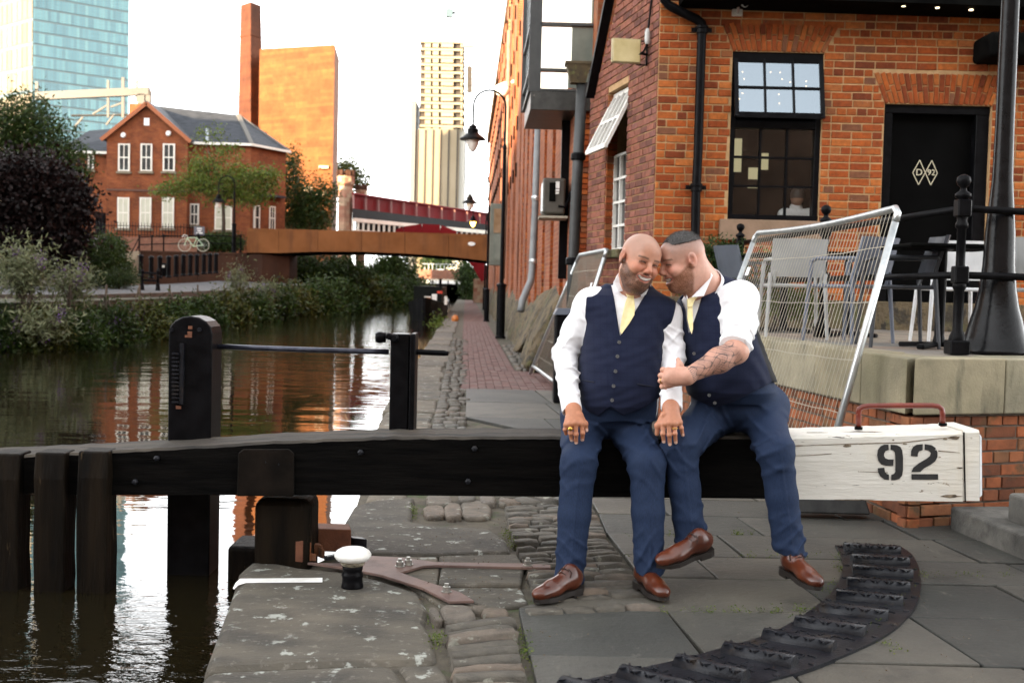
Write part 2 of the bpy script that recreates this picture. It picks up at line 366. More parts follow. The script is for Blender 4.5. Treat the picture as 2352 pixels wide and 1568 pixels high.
# quay body: dirt-topped block whose canal edge follows lock side and towpath
edge = [GA(-60, 1700), GA(30, 1350), GA(215, 860), GA(255, 720), GA(330, 650), GA(640, 670), GA(905, 560), GA(950, 420), GA(1000, 250), CXY(-.84, 11.6), CXY(-.84, 40), CXY(-.84, 118)]
poly = [(p.x+.03, p.y) for p in edge]+[(30, 118), (30, -6), (edge[0].x+.5, -6)]
q = MB(); q.prism(poly, -1.3, -.028); tag(q.build('quay', m_dirt), kind='structure')
pave = thing('pavement', None, None, (1.2, 5, 0)); pave['kind'] = 'structure'
def stone(name, pts, mat, top=0.0, bot=-.2, bev=.012, seg=2, tone=None, parent=None, sub=0):
    mb = MB(); mb.prism([(p.x, p.y) for p in pts], bot, top, tone if tone is not None else random.random())
    return mb.build(name, mat, parent or pave, bevel=bev, seg=seg)
# big lock-side copings (outlines read on the photograph, laid on the quay plane)
copings = [
 ([(18, 1352), (205, 860), (248, 715), (330, 648), (500, 656), (660, 690), (920, 716), (1180, 768), (1440, 852), (1500, 960), (1478, 1052), (1535, 1150), (1562, 1300), (850, 1312), (150, 1342)], 0, .05, .45),
 ([(-70, 1700), (10, 1372), (150, 1352), (850, 1324), (1275, 1314), (1330, 1400), (1350, 1520), (1420, 1720)], -.004, .05, .2),
 ([(1292, 1316), (1562, 1312), (1622, 1390), (1650, 1500), (1700, 1720), (1440, 1720), (1366, 1500), (1345, 1400)], -.012, .02, .5),
 ([(945, 400), (1005, 300), (1120, 266), (1400, 238), (1385, 400), (1500, 425), (1890, 445), (2000, 520), (2035, 600), (1560, 618), (1110, 608), (1010, 505)], .004, .03, .15),
 ([(1108, 616), (1552, 624), (1566, 700), (1548, 806), (1300, 762), (1050, 728)], -.004, .012, .75),
 ([(1562, 624), (2068, 612), (2118, 690), (2100, 806), (1558, 808), (1574, 700)], .002, .014, .45),
 ([(1590, 818), (2098, 818), (2150, 925), (1905, 948), (1760, 900)], -.008, .014, .3),
 ([(1330, 770), (1540, 812), (1750, 905), (1890, 950), (1600, 945), (1450, 850)], -.012, .01, .8),
]
for pts, top, bev, tn in copings:
    stone('coping_stone', [GA(*p) for p in pts], m_coping, top, -.3, bev, 3, tn)
# rough stones beside the dark slab and along the joint
for (x, y, w, d, a) in [(1560, 262, 190, 70, .1), (1530, 330, 150, 80, .05), (1655, 330, 120, 95, 0), (1800, 315, 210, 120, .1), (1745, 250, 130, 50, 0), (1880, 262, 110, 60, .1), (1990, 262, 90, 60, 0), (2105, 262, 110, 60, 0), (2230, 262, 110, 60, 0), (1540, 1010, 70, 90, .3), (1690, 1010, 240, 120, .12), (1930, 985, 190, 60, 0), (1830, 960, 120, 40, 0)]:
    pts = []
    for k in range(9):
        t = 2*math.pi*k/9; sx = abs(math.cos(t))**.6*math.copysign(1, math.cos(t)); sy = abs(math.sin(t))**.6*math.copysign(1, math.sin(t))
        pts.append(GA(x+w/2*sx*random.uniform(.9, 1.05)+a*d*sy, y+d/2*sy*random.uniform(.9, 1.05)))
    stone('kerb_stone', pts, m_sett, random.uniform(.0, .014), -.1, .02, 3)
# setts: rounded stones in rows
def unit_setts(mat, n=10):
    out = []
    for i in range(n):
        bm = bmesh.new(); bmesh.ops.create_cube(bm, size=1); bmesh.ops.subdivide_edges(bm, edges=bm.edges, cuts=2, use_grid_fill=True)
        for v in bm.verts:
            c = v.co.copy(); r = (abs(c.x*2)**9+abs(c.y*2)**9+abs(c.z*2)**9)**(1/9)
            v.co = c/max(r, .01)*(1+random.uniform(-.06, .06))
        me = bpy.data.meshes.new('sett'); bm.to_mesh(me); bm.free()
        at = me.attributes.new('tone', 'FLOAT', 'FACE'); at.data.foreach_set('value', [random.random()]*len(me.polygons))
        me.polygons.foreach_set('use_smooth', [True]*len(me.polygons)); me.materials.append(mat); out.append(me)
    return out
setts = unit_setts(m_sett)
n_sett = 0
def sett(c, u, w, d, h, parent=pave):
    o = bpy.data.objects.new('sett', random.choice(setts)); COL.objects.link(o); o.parent = parent
    u = Vector((u[0], u[1], 0)).normalized(); vv = Vector((-u.y, u.x, 0))
    o.matrix_basis = Matrix.Translation(Vector(c)-parent.location) @ Matrix((u, vv, Vector((0, 0, 1)))).transposed().to_4x4() @ Matrix.Diagonal((w, d, h, 1))
def sett_field(L0, L1, R0, R1, rows, per, h=.13, gap=.9, lift=.0):
    """rows of setts between a left edge L0->L1 and right edge R0->R1 (frame points on the ground)"""
    for i in range(rows):
        t = (i+.5)/rows; a = L0.lerp(L1, t); b_ = R0.lerp(R1, t); u = b_-a; Lr = u.length; n = max(1, per+random.choice((0, 0, 1, -1))) if per > 1 else 1
        cut = sorted([0, 1]+[(k+random.uniform(-.2, .2))/n for k in range(1, n)]); dep = ((L0-L1).length+(R0-R1).length)/2/rows
        for p, r in zip(cut, cut[1:]):
            c = a.lerp(b_, (p+r)/2); sett((c.x, c.y, -h/2+.012+lift+random.uniform(-.006, .010)), u, (r-p)*Lr*.97, dep*gap*random.uniform(.9, 1.06), h*random.uniform(.9, 1.1))
gs = lambda x, y: GB(x, y)
sett_field(GA(1985, 300), GA(2040, 560), GB(330, 200), GB(430, 400), 13, 3)
sett_field(GA(2060, 590), GA(2130, 720), GB(435, 405), GB(505, 500), 7, 3)
sett_field(GA(2125, 730), GA(2190, 930), GB(510, 505), GB(590, 640), 7, 3)
sett_field(GB(20, 700), GB(25, 725), GB(640, 668), GB(650, 706), 1, 3)
sett_field(GA(1600, 1090), GA(1660, 1580), GA(2050, 1020), GA(2170, 1580), 10, 1)
# strip under and behind the beam
sett_field(GB(-250, -120), GA(1990, 300), GB(120, -110), GB(320, 190), 16, 4)
# flagstones: rows across, joints along the lock axis
ys = [(1600, 905), (1600, 935), (1600, 970), (1600, 1010), (1600, 1060), (1600, 1110), (1600, 1147), (1600, 1183), (1600, 1226), (1600, 1276), (1600, 1326), (1600, 1403), (1600, 1512), (1600, 1640), (1600, 1830)]
Yr = [G(*p).y for p in ys]
SK = -.105
def flag_left(Y):          # boundary between setts and flags
    pts = [(GB(280, -150).y, GB(120, -150).x), (GB(300, 0).y, GB(230, 0).x), (GB(325, 180).y, GB(325, 180).x), (GB(405, 348).y, GB(405, 348).x), (GB(540, 520).y, GB(540, 520).x), (GB(645, 708).y, GB(645, 708).x)]
    if Y < pts[-1][0]+.04:
        a, b_ = GB(-5, 735), GB(60, 1045); t = (Y-a.y)/(b_.y-a.y); return a.x+(b_.x-a.x)*t
    if Y > pts[0][0]: return CXY(.02, Y).x if Y > 11 else pts[0][1]-.04*(Y-pts[0][0])
    for (y0, x0), (y1, x1) in zip(pts, pts[1:]):
        if y1 <= Y <= y0: return x0+(x1-x0)*(Y-y0)/(y1-y0)
Yf0 = Yr[0]
jx = {6: [.95, 2.02], 7: [1.42, 2.3], 8: [1.2, 2.42], 9: [.98, 1.9, 2.6], 10: [1.4, 2.35, 3.1], 11: [.72, 1.75, 2.7], 12: [1.05, 1.95, 2.9], 13: [.5, 1.4, 2.3]}
for i in range(len(Yr)-1):
    Ya, Yb = Yr[i], Yr[i+1]; yr = (Ya+Yb)/2
    js = jx.get(i) or [x+random.uniform(-.2, .2) for x in (.6, 1.5, 2.4)]
    ends = [None]+[x for x in js if x > flag_left(yr)+.25]+[x for x in (3.6, 4.6, 5.6) if x > js[-1]+.3]
    for a, b_ in zip(ends, ends[1:]):
        g2 = .007
        def xl(Y): return flag_left(Y)+.012 if a is None else a+SK*(Y-yr)+g2
        def xr(Y): return b_+SK*(Y-yr)-g2
        P = [Vector((xl(Ya-g2), Ya-g2, 0)), Vector((xr(Ya-g2), Ya-g2, 0)), Vector((xr(Yb+g2), Yb+g2, 0)), Vector((xl(Yb+g2), Yb+g2, 0))]
        for p in P: p.x += random.uniform(-.006, .006); p.y += random.uniform(-.008, .008)
        stone('flagstone', P, m_flag, random.uniform(-.004, .004), -.12, .006, 2)
# towpath: brick pavers
tow = thing('towpath', None, None, CXY(.4, 14)); tow['kind'] = 'structure'
bed = MB(); bed.add([CXY(-.06, Yf0, -.016), CXY(1.62, Yf0, -.016), CXY(1.62, 19.0, -.016), CXY(.84, 19.0, -.016), CXY(.84, 118, -.016), CXY(-.06, 118, -.016)], [(0, 1, 2, 3, 4, 5)])
bed.build('paving_bed', brick_tex('far_pavers', [(.115, .058, .05), (.145, .078, .066)], (.07, .05, .042), .22, .11, 'XZ'), tow)
pv = unit_bricks(m_paver, 10, 5, 'paver')
items = []; A = Matrix((Vector((1, 0, 0)), Vector((0, 0, -1)), Vector((-KC, 1, 0)).normalized())).transposed()
Y = Yf0+.12
while Y < 44:
    c0, c1 = (-.03, 1.55) if Y < 18.6 else (-.03, .82); n = int(round((c1-c0)/.112))
    for k in range(n):
        c = c0+(k+.5)*(c1-c0)/n
        items.append((CXY(c, Y, -.03+random.uniform(-.003, .003)), A, ((c1-c0)/n-.007, .06, .213)))
    Y += .222
place_bricks(items, pv, tow, 300, m_paver, 'paver')
# canal-edge coping blocks and the setts between them and the path
Y = 7.2
while Y < 62:
    ln = random.uniform(.75, 1.35) if Y < 30 else random.uniform(2, 3); a, b_ = -.86+random.uniform(-.02, .03), -.32+random.uniform(-.04, .05)
    if Y < 11: a = -.62-.06*(Y-7.2)+random.uniform(0, .03)
    P = [CXY(a, Y), CXY(b_, Y), CXY(b_+random.uniform(-.03, .03), Y+ln-.02), CXY(a+random.uniform(-.02, .02), Y+ln-.02)]
    stone('edge_stone', P, m_coping, random.uniform(-.012, .012), -.35, .03, 2, random.uniform(.4, 1), tow); Y += ln
Y = 9.5; k = 0
while Y < 30:
    c = -.3
    while c < -.05:
        w = random.uniform(.09, .16); sett(CXY(c+w/2, Y, -.055+random.uniform(-.006, .012)), (1, random.uniform(-.1, .1)), w*.95, .21, .12, tow); c += w
    Y += .235 if Y < 20 else .4
Y = 16
while Y < 24:          # setts on the wall side
    c = .86
    while c < 1.25: w = random.uniform(.1, .18); sett(CXY(c+w/2, Y+3, -.055+random.uniform(-.006, .012)), (1, 0), w*.95, .26, .12, tow); c += w
    Y += .3
# ================================================================= lock gate with balance beam
YB = 5.46
def BY(px): return YB+.00008*(px-1400)*1.0          # beam front face recedes slightly to the right
def BW(px, py, dy=0.0): return W(px, py, BY(px)+dy)
gate = thing('lock_gate', 'black timber lock gate whose long balance beam ends in white with number 92', 'lock gate', W(650, 1290, 5.8))
BT = .34
xs = [-60, 60, 180, 330, 520, 700, 900, 1100, 1300, 1500, 1700, 1814]
topy = lambda x: float(np.interp(x, [-900, 0, 200, 420, 620, 900, 1300, 1600, 1814, 2260], [1082, 1047, 1038, 1026, 1014, 1003, 1003, 1003, 1003, 990]))
boty = lambda x: float(np.interp(x, [-900, 250, 900, 1700, 1830, 2250], [1126, 1136, 1137, 1144, 1146, 1152]))
def beam_strip(xs, name, mat, t_off=0, b_off=0, jag=0.0):
    mb = MB(); n = len(xs)
    for i, x in enumerate(xs):
        a = BW(x, topy(x)+t_off+random.uniform(-jag, jag)); c = BW(x, boty(x)+b_off)
        e = .012
        mb.v += [tuple(a+Vector((0, e, 0))), tuple(a+Vector((0, 0, -e))), tuple(c), tuple(c+Vector((0, BT, 0))), tuple(a+Vector((0, BT, -e))), tuple(a+Vector((0, BT-e, 0)))]
    k = 6
    for i in range(n-1):
        for j in range(k): mb.f.append((i*k+j, i*k+(j+1) % k, (i+1)*k+(j+1) % k, (i+1)*k+j)); mb.t.append(.5); mb.m.append(1 if j in (0, 5) and mat is m_blackwood else 0)
    mb.f += [tuple(range(k))[::-1], tuple((n-1)*k+j for j in range(k))]; mb.t += [.5, .5]; mb.m += [0, 0]
    return mb.build(name, [mat, m_wornwood] if mat is m_blackwood else mat, gate)
dense = list(np.linspace(-900, 1816, 120))
beam = beam_strip(dense, 'balance_beam', m_blackwood, 0, 0, 1.2)
we = beam_strip(list(np.linspace(1817, 2212, 28)), 'beam_end', m_whitewood, 0, 0, .8); we['label'] = 'white painted end of the balance beam'
cap = beam_strip([2213, 2222, 2250], 'end_band', m_whitewood, -3, -2)
capb = MB(); a, c = BW(2252, 990), BW(2252, 1150); capb.hexa([c+Vector((0, .01, .012)), c+Vector((.022, .03, .02)), c+Vector((.022, BT-.02, .02)), c+Vector((0, BT, .012))], [a+Vector((0, .01, -.012)), a+Vector((.022, .03, -.03)), a+Vector((.022, BT-.02, -.03)), a+Vector((0, BT, -.012))])
capb.build('end_plate', M('grey_white_paint', (.5, .52, .55), (.66, .67, .68), 8, rough=.6, dirt=[((.12, .11, .1), 14, .62, .7, .7)]), gate, bevel=.006)
# stencilled 92 painted on the end (thin paint film), drawn as stencil shapes
m_stencil = M('black_stencil_paint', (.006, .006, .007), (.02, .02, .02), 30, rough=.6, dirt=[((.78, .76, .7), 26, .70, .715, 1)])
def film(mb, pts, off=-.0035):
    P = [BW(x, y, off) for x, y in pts]; mb.add(P, [tuple(range(len(P)))])
def arcband(mb, cx, cy, rx0, ry0, rx1, ry1, a0, a1, n=14):
    for k in range(n):
        t0, t1 = R(a0+(a1-a0)*k/n), R(a0+(a1-a0)*(k+1)/n)
        film(mb, [(cx+rx0*math.cos(t0), cy-ry0*math.sin(t0)), (cx+rx1*math.cos(t0), cy-ry1*math.sin(t0)), (cx+rx1*math.cos(t1), cy-ry1*math.sin(t1)), (cx+rx0*math.cos(t1), cy-ry0*math.sin(t1))])
n9 = MB()
z6 = zf(1950, 950, 3.336)
def q6(*pts): return [z6(*p) for p in pts]
# nine: left bowl, right stem with curved top and foot, left tail
film(n9, q6((905, 535), (908, 578), (880, 590), (868, 612), (868, 632), (880, 650), (905, 660), (948, 660), (945, 712), (885, 712), (845, 700), (820, 670), (810, 625), (816, 580), (838, 550), (870, 536)))
film(n9, q6((922, 536), (975, 540), (1005, 556), (1020, 585), (1026, 640), (1026, 750), (1018, 795), (995, 822), (960, 833), (928, 833), (928, 788), (950, 780), (962, 762), (962, 640), (958, 600), (945, 585), (922, 578)))
film(n9, q6((815, 732), (870, 728), (876, 765), (890, 780), (909, 786), (909, 832), (870, 826), (835, 800), (818, 765)))
film(n9, q6((1092, 632), (1094, 590), (1110, 555), (1140, 537), (1192, 532), (1190, 582), (1160, 592), (1150, 612), (1148, 636)))
film(n9, q6((1206, 532), (1262, 540), (1296, 562), (1314, 600), (1314, 640), (1294, 676), (1256, 704), (1200, 735), (1170, 764), (1096, 765), (1112, 728), (1160, 690), (1220, 655), (1250, 632), (1258, 606), (1240, 585), (1206, 580)))
film(n9, q6((1096, 782), (1318, 782), (1320, 828), (1098, 828)))
o = n9.build('number_lettering', m_stencil, we); o['label'] = 'black stencilled number 92'
# crack and peeled lines on the end
ck = MB()
for pts in ([(100, 548), (300, 540), (560, 530), (800, 525), (1000, 520), (1200, 498), (1400, 478), (1500, 470)], [(100, 628), (240, 626), (430, 612)], [(1320, 588), (1500, 604)], [(650, 760), (660, 762), (900, 770)]):
    up = [z6(x, y-random.uniform(1, 4)) for x, y in pts]; dn = [z6(x, y+random.uniform(1, 6)) for x, y in pts][::-1]
    for i in range(len(pts)-1): film(ck, [up[i], up[i+1], dn[len(pts)-2-i], dn[len(pts)-1-i]], -.002)
for (x, y, w, h) in [(560, 545, 90, 26), (1450, 480, 110, 34), (1380, 490, 50, 16), (160, 545, 120, 14), (945, 498, 26, 14), (1040, 530, 40, 16), (700, 430, 400, 8), (300, 436, 240, 7), (1430, 966, 180, 30), (610, 996, 500, 10), (1500, 730, 60, 16)]:
    P = []
    for k in range(11): t = 2*math.pi*k/11; P.append(z6(x+w/2*math.cos(t)*random.uniform(.6, 1.1), y+h/2*math.sin(t)*random.uniform(.6, 1.1)))
    film(ck, P, -.0022)
PP = ck.build('peeled_paint', M('bare_timber', (.06, .045, .03), (.24, .19, .13), 30, rough=.9), we); PP['kind'] = 'stuff'
for px in (2214,):
    mb = MB(); mb.bar(BW(px, 992, -.002), BW(px+3, 1152, -.002), .006, .004, up=(0, 1, 0)); mb.build('band_joint', m_blackwood, we)
# red handrail on the white end
hr = MB(); zc = lambda x, y: W(*z6(x, y), BY(2050)+.12)
pth = [zc(655, 400), zc(655, 270), zc(662, 240), zc(690, 222), zc(740, 215), zc(1000, 212), zc(1270, 212), zc(1320, 218), zc(1348, 240), zc(1355, 275), zc(1358, 385)]
hr.tube(pth, .0135, 10); hr.build('grab_rail', m_redpipe, gate, smooth=True)
for p_ in ((1358, 366), (655, 398)):
    mb = MB(); mb.lathe(zc(*p_), [(.02, -.008), (.02, .006)], 12); mb.build('rail_collar', m_blackpaint, gate)
# strap plate and heel post under it
mb = MB(); P = [BW(x, y, -.012) for x, y in ((548, 1040), (560, 1030), (664, 1030), (676, 1040), (676, 1138), (545, 1138))]
mb.sheet(P[::-1], .012, (0, 1, 0)); mb.build('strap_plate', M('stained_iron', (.004, .0035, .003), (.012, .009, .007), 8, rough=.5, spec=.06, bump=.3, dirt=[((.07, .03, .01), 6, .62, .74, .7), ((.07, .07, .075), 18, .70, .74, .5)]), gate, bevel=.004)
mb = MB(); a = W(590, 1139, YB+.1); c = W(718, 1275, YB+.1); mb.bb(a.x, c.x, YB+.02, YB+.3, c.z-.3, a.z); mb.build('heel_post', m_wetwood, gate, bevel=.05, seg=4)
for (px, py) in [(610, 1060), (828, 1038), (360, 1052), (310, 1106), (1090, 1030), (640, 1065), (1075, 1105)]:
    mb = MB(); mb.lathe(BW(px, py, -.012), [(.014, -.008), (.014, .008), (.006, .012)], 6, Matrix.Rotation(R(90), 3, 'X')); mb.build('bolt', m_iron, gate)
# tall paddle post with arched top, toothed rack and studs
pp = W(432, 730, 5.72); y0, y1 = 5.66, 5.86
xl, xr = W(386, 1030, 5.66).x, W(482, 1030, 5.66).x; zt = W(432, 765, 5.66).z
prof = [(xl, -1.0), (xr, -1.0)]
for k in range(9):
    t = math.pi*k/8; prof.append(((xl+xr)/2+(xr-xl)/2*1.04*math.cos(t), zt+.085*math.sin(t)))
mb = MB(); P = [Vector((x, y0, z)) for x, z in prof]; mb.sheet(P, (y1-y0), (0, -1, 0)); post = mb.build('paddle_post', m_blackpaint, gate, bevel=.008, seg=2)
mb = MB()
for k in range(13):
    c = W(404, 812+k*9.2, y0-.012); mb.box(c, (.034, .03, .009))
mb.box(W(418, 858, y0-.006), (.02, .02, .3)); mb.build('toothed_rack', m_iron, gate)
for (px, py) in [(481, 790), (481, 862)]:
    mb = MB(); mb.lathe(W(px, py, y0+.09), [(.022, 0), (.028, .012), (.018, .024)], 14, Matrix.Rotation(R(90), 3, 'Y')); mb.build('side_stud', m_blackpaint, gate)
for (px, py) in [(394, 757), (458, 757)]:
    mb = MB(); mb.lathe(W(px, py, y0-.004), [(.011, -.008), (.011, .008)], 6, Matrix.Rotation(R(90), 3, 'X')); mb.build('bolt', m_iron, gate)
mb = MB()
for (px, py, w, h) in [(437, 752, .02, .016), (436, 768, .022, .03), (428, 772, .014, .012), (410, 935, .026, .016)]: mb.box(W(px, py, y0-.001), (w, .004, h))
tag(mb.build('rust_scars', m_rust, post), kind='stuff')
# short post and spindle rod
xs0, xs1 = W(893, 1000, 5.72).x, W(948, 1000, 5.72).x; zt2 = W(920, 767, 5.72).z
mb = MB(); zb = W(920, 1010, 5.72).z-.1; ctr = ((xs0+xs1)/2, 5.8)
mb.bb(xs0, xs0+(xs1-xs0)*.8, 5.72, 5.86, zb, zt2); mb.build('short_post', m_blackpaint, gate, bevel=.006)
mb = MB(); mb.bb(xs1-.022, xs1+.006, 5.70, 5.88, zb, zt2+.004); mb.build('post_flange', m_blackpaint, gate, bevel=.01, seg=3)
mb = MB(); mb.tube([W(484, 795, 5.78), W(700, 803, 5.78), W(893, 808, 5.78)], .0135, 8); mb.build('spindle_rod', M('worn_blue_black_steel', (.02, .022, .035), (.06, .065, .09), 20, rough=.3, metal=.5), gate, smooth=True)
mb = MB(); mb.tube([W(950, 808, 5.78), W(1020, 811, 5.78), W(1030, 812, 5.78)], [.015, .015, .011], 6); mb.build('spindle_square', m_blackpaint, gate)
for (px, py, r) in [(893, 772, .018), (905, 776, .022)]:
    mb = MB(); mb.lathe(W(px, py, 5.70), [(r, -.03), (r, 0), (r*.6, .012)], 12, Matrix.Rotation(R(90), 3, 'X')); mb.build('pin', m_blackpaint, gate)
mb = MB(); mb.lathe(W(886, 775, 5.74), [(.024, -.05), (.03, -.03), (.024, 0)], 14, Matrix.Rotation(R(90), 3, 'Y')); mb.build('pin', m_blackpaint, gate, smooth=True)
# the three vertical timbers in the water, on the near side of the beam
for (x0, x1, yt) in [(-540, -470, 1064), (-440, -370, 1060), (-340, -270, 1056), (-236, -166, 1051), (-130, -60, 1047), (-28, 40, 1042), (76, 146, 1040), (176, 246, 1037)]:
    a, b_ = W(x0, yt, YB-.17), W(x1, yt, YB-.17); mb = MB()
    n = 12; rows = []
    for k in range(n+1):
        z = a.z+(-.9-a.z)*k/n; j = random.uniform(-.004, .004); rows.append((z, a.x+j, b_.x+j+random.uniform(-.004, .004)))
    vs = []
    for k, (z, p, q_) in enumerate(rows):
        yy = YB-.17+(.02 if k == 0 else 0); vs += [(p, yy, z), (q_, yy, z), (q_, YB-.012, z), (p, YB-.012, z)]
    fs = [(0, 1, 2, 3)]+[(k*4+j, (k+1)*4+j, (k+1)*4+(j+1) % 4, k*4+(j+1) % 4) for k in range(n) for j in range(4)]
    mb.add(vs, fs); mb.build('gate_timber', m_wetwood, gate, bevel=.01, seg=2)
# lower gate leaf under water line: top rail just showing
mb = MB(); a = W(-200, 1325, 5.75); c = W(560, 1325, 5.75); mb.bb(a.x, c.x, 5.62, 5.9, -.9, WZ-.05); mb.build('gate_leaf', m_wetwood, gate)
# ---------------------------------------------------------------- anchor straps, blocks
anc = thing('anchor_strap', 'rusty forked iron strap bolted to stone behind the white mooring bollard', 'iron strap', GA(1200, 720))
pl = [(700, 684), (900, 690), (1110, 640), (1320, 652), (1540, 682), (2110, 690), (2290, 700), (2290, 718), (2110, 716), (1540, 702), (1460, 706), (1310, 750), (1450, 800), (1700, 880), (1790, 935), (1630, 940), (1450, 850), (1180, 765), (920, 715)]
mb = MB(); mb.prism([(GA(x, y).x, GA(x, y).y) for x, y in pl], .001, .014); mb.build('strap', m_rustplate, anc, bevel=.002)
for (x, y) in [(1305, 712), (1360, 700), (2140, 705), (1610, 880)]:
    p = GA(x, y); mb = MB(); mb.lathe((p.x, p.y, .014), [(.024, 0), (.024, .004), (.018, .0045), (.018, .024)], 6); mb.lathe((p.x, p.y, .036), [(.010, 0), (.010, .016)], 10); mb.build('bolt', m_chrome, anc)
mb = MB()
def blk(mb, x0, x1, yb, hgt, dep, z0=.012):
    a, b_ = GA(x0, yb), GA(x1, yb+8); d = Vector((-.03, dep, 0)); mb.hexa([Vector((p.x, p.y, z0)) for p in (a, b_, b_+d, a+d)], [Vector((p.x, p.y, z0+hgt)) for p in (a, b_, b_+d, a+d)])
blk(mb, 500, 672, 676, .105, .16); mb.build('block', m_rust, anc, bevel=.004)
mb = MB(); blk(mb, 770, 985, 610, .115, .14); mb.build('block', m_rust, anc, bevel=.004)
mb = MB(); blk(mb, 676, 725, 668, .09, .1); blk(mb, 700, 800, 640, .06, .05); blk(mb, 672, 760, 668, .035, .03); blk(mb, 790, 815, 655, .05, .04); WG = mb.build('wedges', M('orange_rust', (.22, .07, .02), (.10, .06, .04), 14, rough=.8, bump=.5, bscale=60), anc, bevel=.003); WG['kind'] = 'stuff'
mb = MB(); a, b_ = GA(820, 640, .05), GA(1020, 600, .05); mb.bar(a, b_, .03, .02); blk(mb, 1000, 1090, 600, .06, .05); mb.build('draw_bar', m_iron, anc, bevel=.003)
mb = MB(); a = GA(330, 640); mb.bb(a.x-.12, a.x+.28, a.y+.02, a.y+.3, -.4, .05); mb.build('collar', m_wetwood, anc, bevel=.02, seg=2)
mb = MB(); a = GA(205, 830); c = GA(330, 620); mb.bb(a.x-.03, c.x+.06, c.y-.05, c.y+.25, -.6, -.03); mb.build('sill_timber', m_wetwood, anc, bevel=.02)
# ---------------------------------------------------------------- mooring bollard
bp_ = GA(995, 828); bo = thing('mooring_bollard', 'small mushroom mooring bollard with white cap and black stem', 'bollard', bp_)
mb = MB(); mb.lathe(bp_, [(.048, -.02), (.05, .01), (.046, .022), (.046, .045), (.05, .055), (.046, .066), (.041, .074), (.046, .084), (.046, .1)], 24); mb.build('stem', m_blackpaint, bo, smooth=True)
mb = MB(); mb.lathe(bp_, [(.042, .096), (.052, .105), (.056, .118), (.050, .12)], 24); mb.build('neck', M('chipped_black_white', (.03, .025, .015), (.5, .45, .33), 40, rough=.6), bo, smooth=True)
mb = MB(); mb.lathe(bp_, [(.045, .116), (.070, .124), (.082, .138), (.083, .150), (.074, .164), (.055, .175), (.03, .180), (.002, .181)], 28); mb.build('cap', m_whitepaint, bo, smooth=True)
# white line painted on the coping
mb = MB(); ps = [(215, 835), (232, 800), (262, 772), (800, 766), (800, 796), (300, 800), (250, 815), (222, 842)]
mb.add([GA(x, y, .0035) for x, y in ps], [tuple(range(len(ps)))]); o = mb.build('white_line', m_whitepaint, pave)
# ---------------------------------------------------------------- ribbed iron quadrant for the feet
qd = thing('quadrant_plate', 'curved dark iron foot plate with raised ribs on the flagstones', 'foot plate', GB(1650, 650))
outer = [(1770, 408), (1830, 450), (1862, 520), (1870, 600), (1850, 680), (1790, 760), (1700, 830), (1560, 900), (1350, 985), (1150, 1045), (900, 1120), (600, 1200)]
inner = [(1470, 405), (1492, 440), (1505, 500), (1490, 570), (1450, 630), (1380, 690), (1280, 760), (1140, 830), (950, 885), (730, 945), (480, 1000), (230, 1055)]
def smoothline(pts, n=60):
    P = [GB(*p) for p in pts]; out = []
    for i in range(len(P)-1):
        p0, p1, p2, p3 = P[max(i-1, 0)], P[i], P[i+1], P[min(i+2, len(P)-1)]
        for k in range(6):
            t = k/6; out.append(.5*((2*p1)+(p2-p0)*t+(2*p0-5*p1+4*p2-p3)*t*t+(3*p1-p0-3*p2+p3)*t**3))
    return out+[P[-1]]
so_, si_ = smoothline(outer), smoothline(inner)
mb = MB(); n = len(so_)
vs = []
for a, b_ in zip(so_, si_): vs += [(a.x, a.y, -.01), (a.x, a.y, .012), (b_.x, b_.y, .012), (b_.x, b_.y, -.01)]
mb.add(vs, [(i*4+j, i*4+j+1, i*4+5+j, i*4+4+j) for i in range(n-1) for j in range(3)]+[(0, 3, 2, 1)]); mb.build('plate', m_iron, qd)
rim = MB()
for ln, off in ((so_, .93), (si_, .04)):
    other = si_ if ln is so_ else so_
    for i in range(2, n-2, 5):
        p = ln[i].lerp(other[i], .055); rim.lathe((p.x, p.y, .012), [(.014, 0), (.013, .005), (.004, .007)], 8)
tag(rim.build('rivets', m_iron, qd), kind='stuff')
ribs = [((1510, 425), (1772, 440)), ((1545, 480), (1812, 492)), ((1550, 530), (1832, 552)), ((1525, 590), (1817, 612)), ((1475, 650), (1787, 682)), ((1400, 710), (1718, 750)), ((1285, 775), (1612, 825)), ((1140, 835), (1467, 898)), ((955, 900), (1282, 972)), ((735, 960), (1052, 1040)), ((475, 1012), (800, 1100)), ((195, 1068), (520, 1160))]
for a, b_ in ribs:
    A_, B_ = GB(*a), GB(*b_); u = (B_-A_); Ln = u.length; u.normalize(); v_ = Vector((-u.y, u.x, 0)); r0 = .040; mb = MB(); ns = 9
    vs = []
    for P in (A_, B_):
        for k in range(ns): t = math.pi*k/(ns-1); vs.append(P+v_*r0*math.cos(t)+Vector((0, 0, .010+r0*math.sin(t)*.95)))
    mb.add(vs, [(k, k+1, ns+k+1, ns+k) for k in range(ns-1)]+[tuple(range(ns))[::-1], tuple(range(ns, 2*ns))])
    rib = mb.build('rib', m_iron, qd)
    for p in rib.data.polygons: p.use_smooth = len(p.vertices) == 4
    tr = MB()
    for k in range(9):
        s = (k+.6)/9.2*Ln; sg = 1 if k % 2 else -1
        for side in (1, -1):
            ang = R(62)*side*sg*.5
            d = (u*math.cos(.9*side*sg)+v_*math.sin(.9*side*sg)); c = A_+u*s+v_*side*.022+Vector((0, 0, .010+r0*.80)); tr.box(c, (.030, .006, .007), Matrix((d, Vector((-d.y, d.x, 0)), Vector((0, 0, 1)))).transposed())
    tag(tr.build('tread_cleats', m_iron, rib), kind='stuff')
cl = MB()
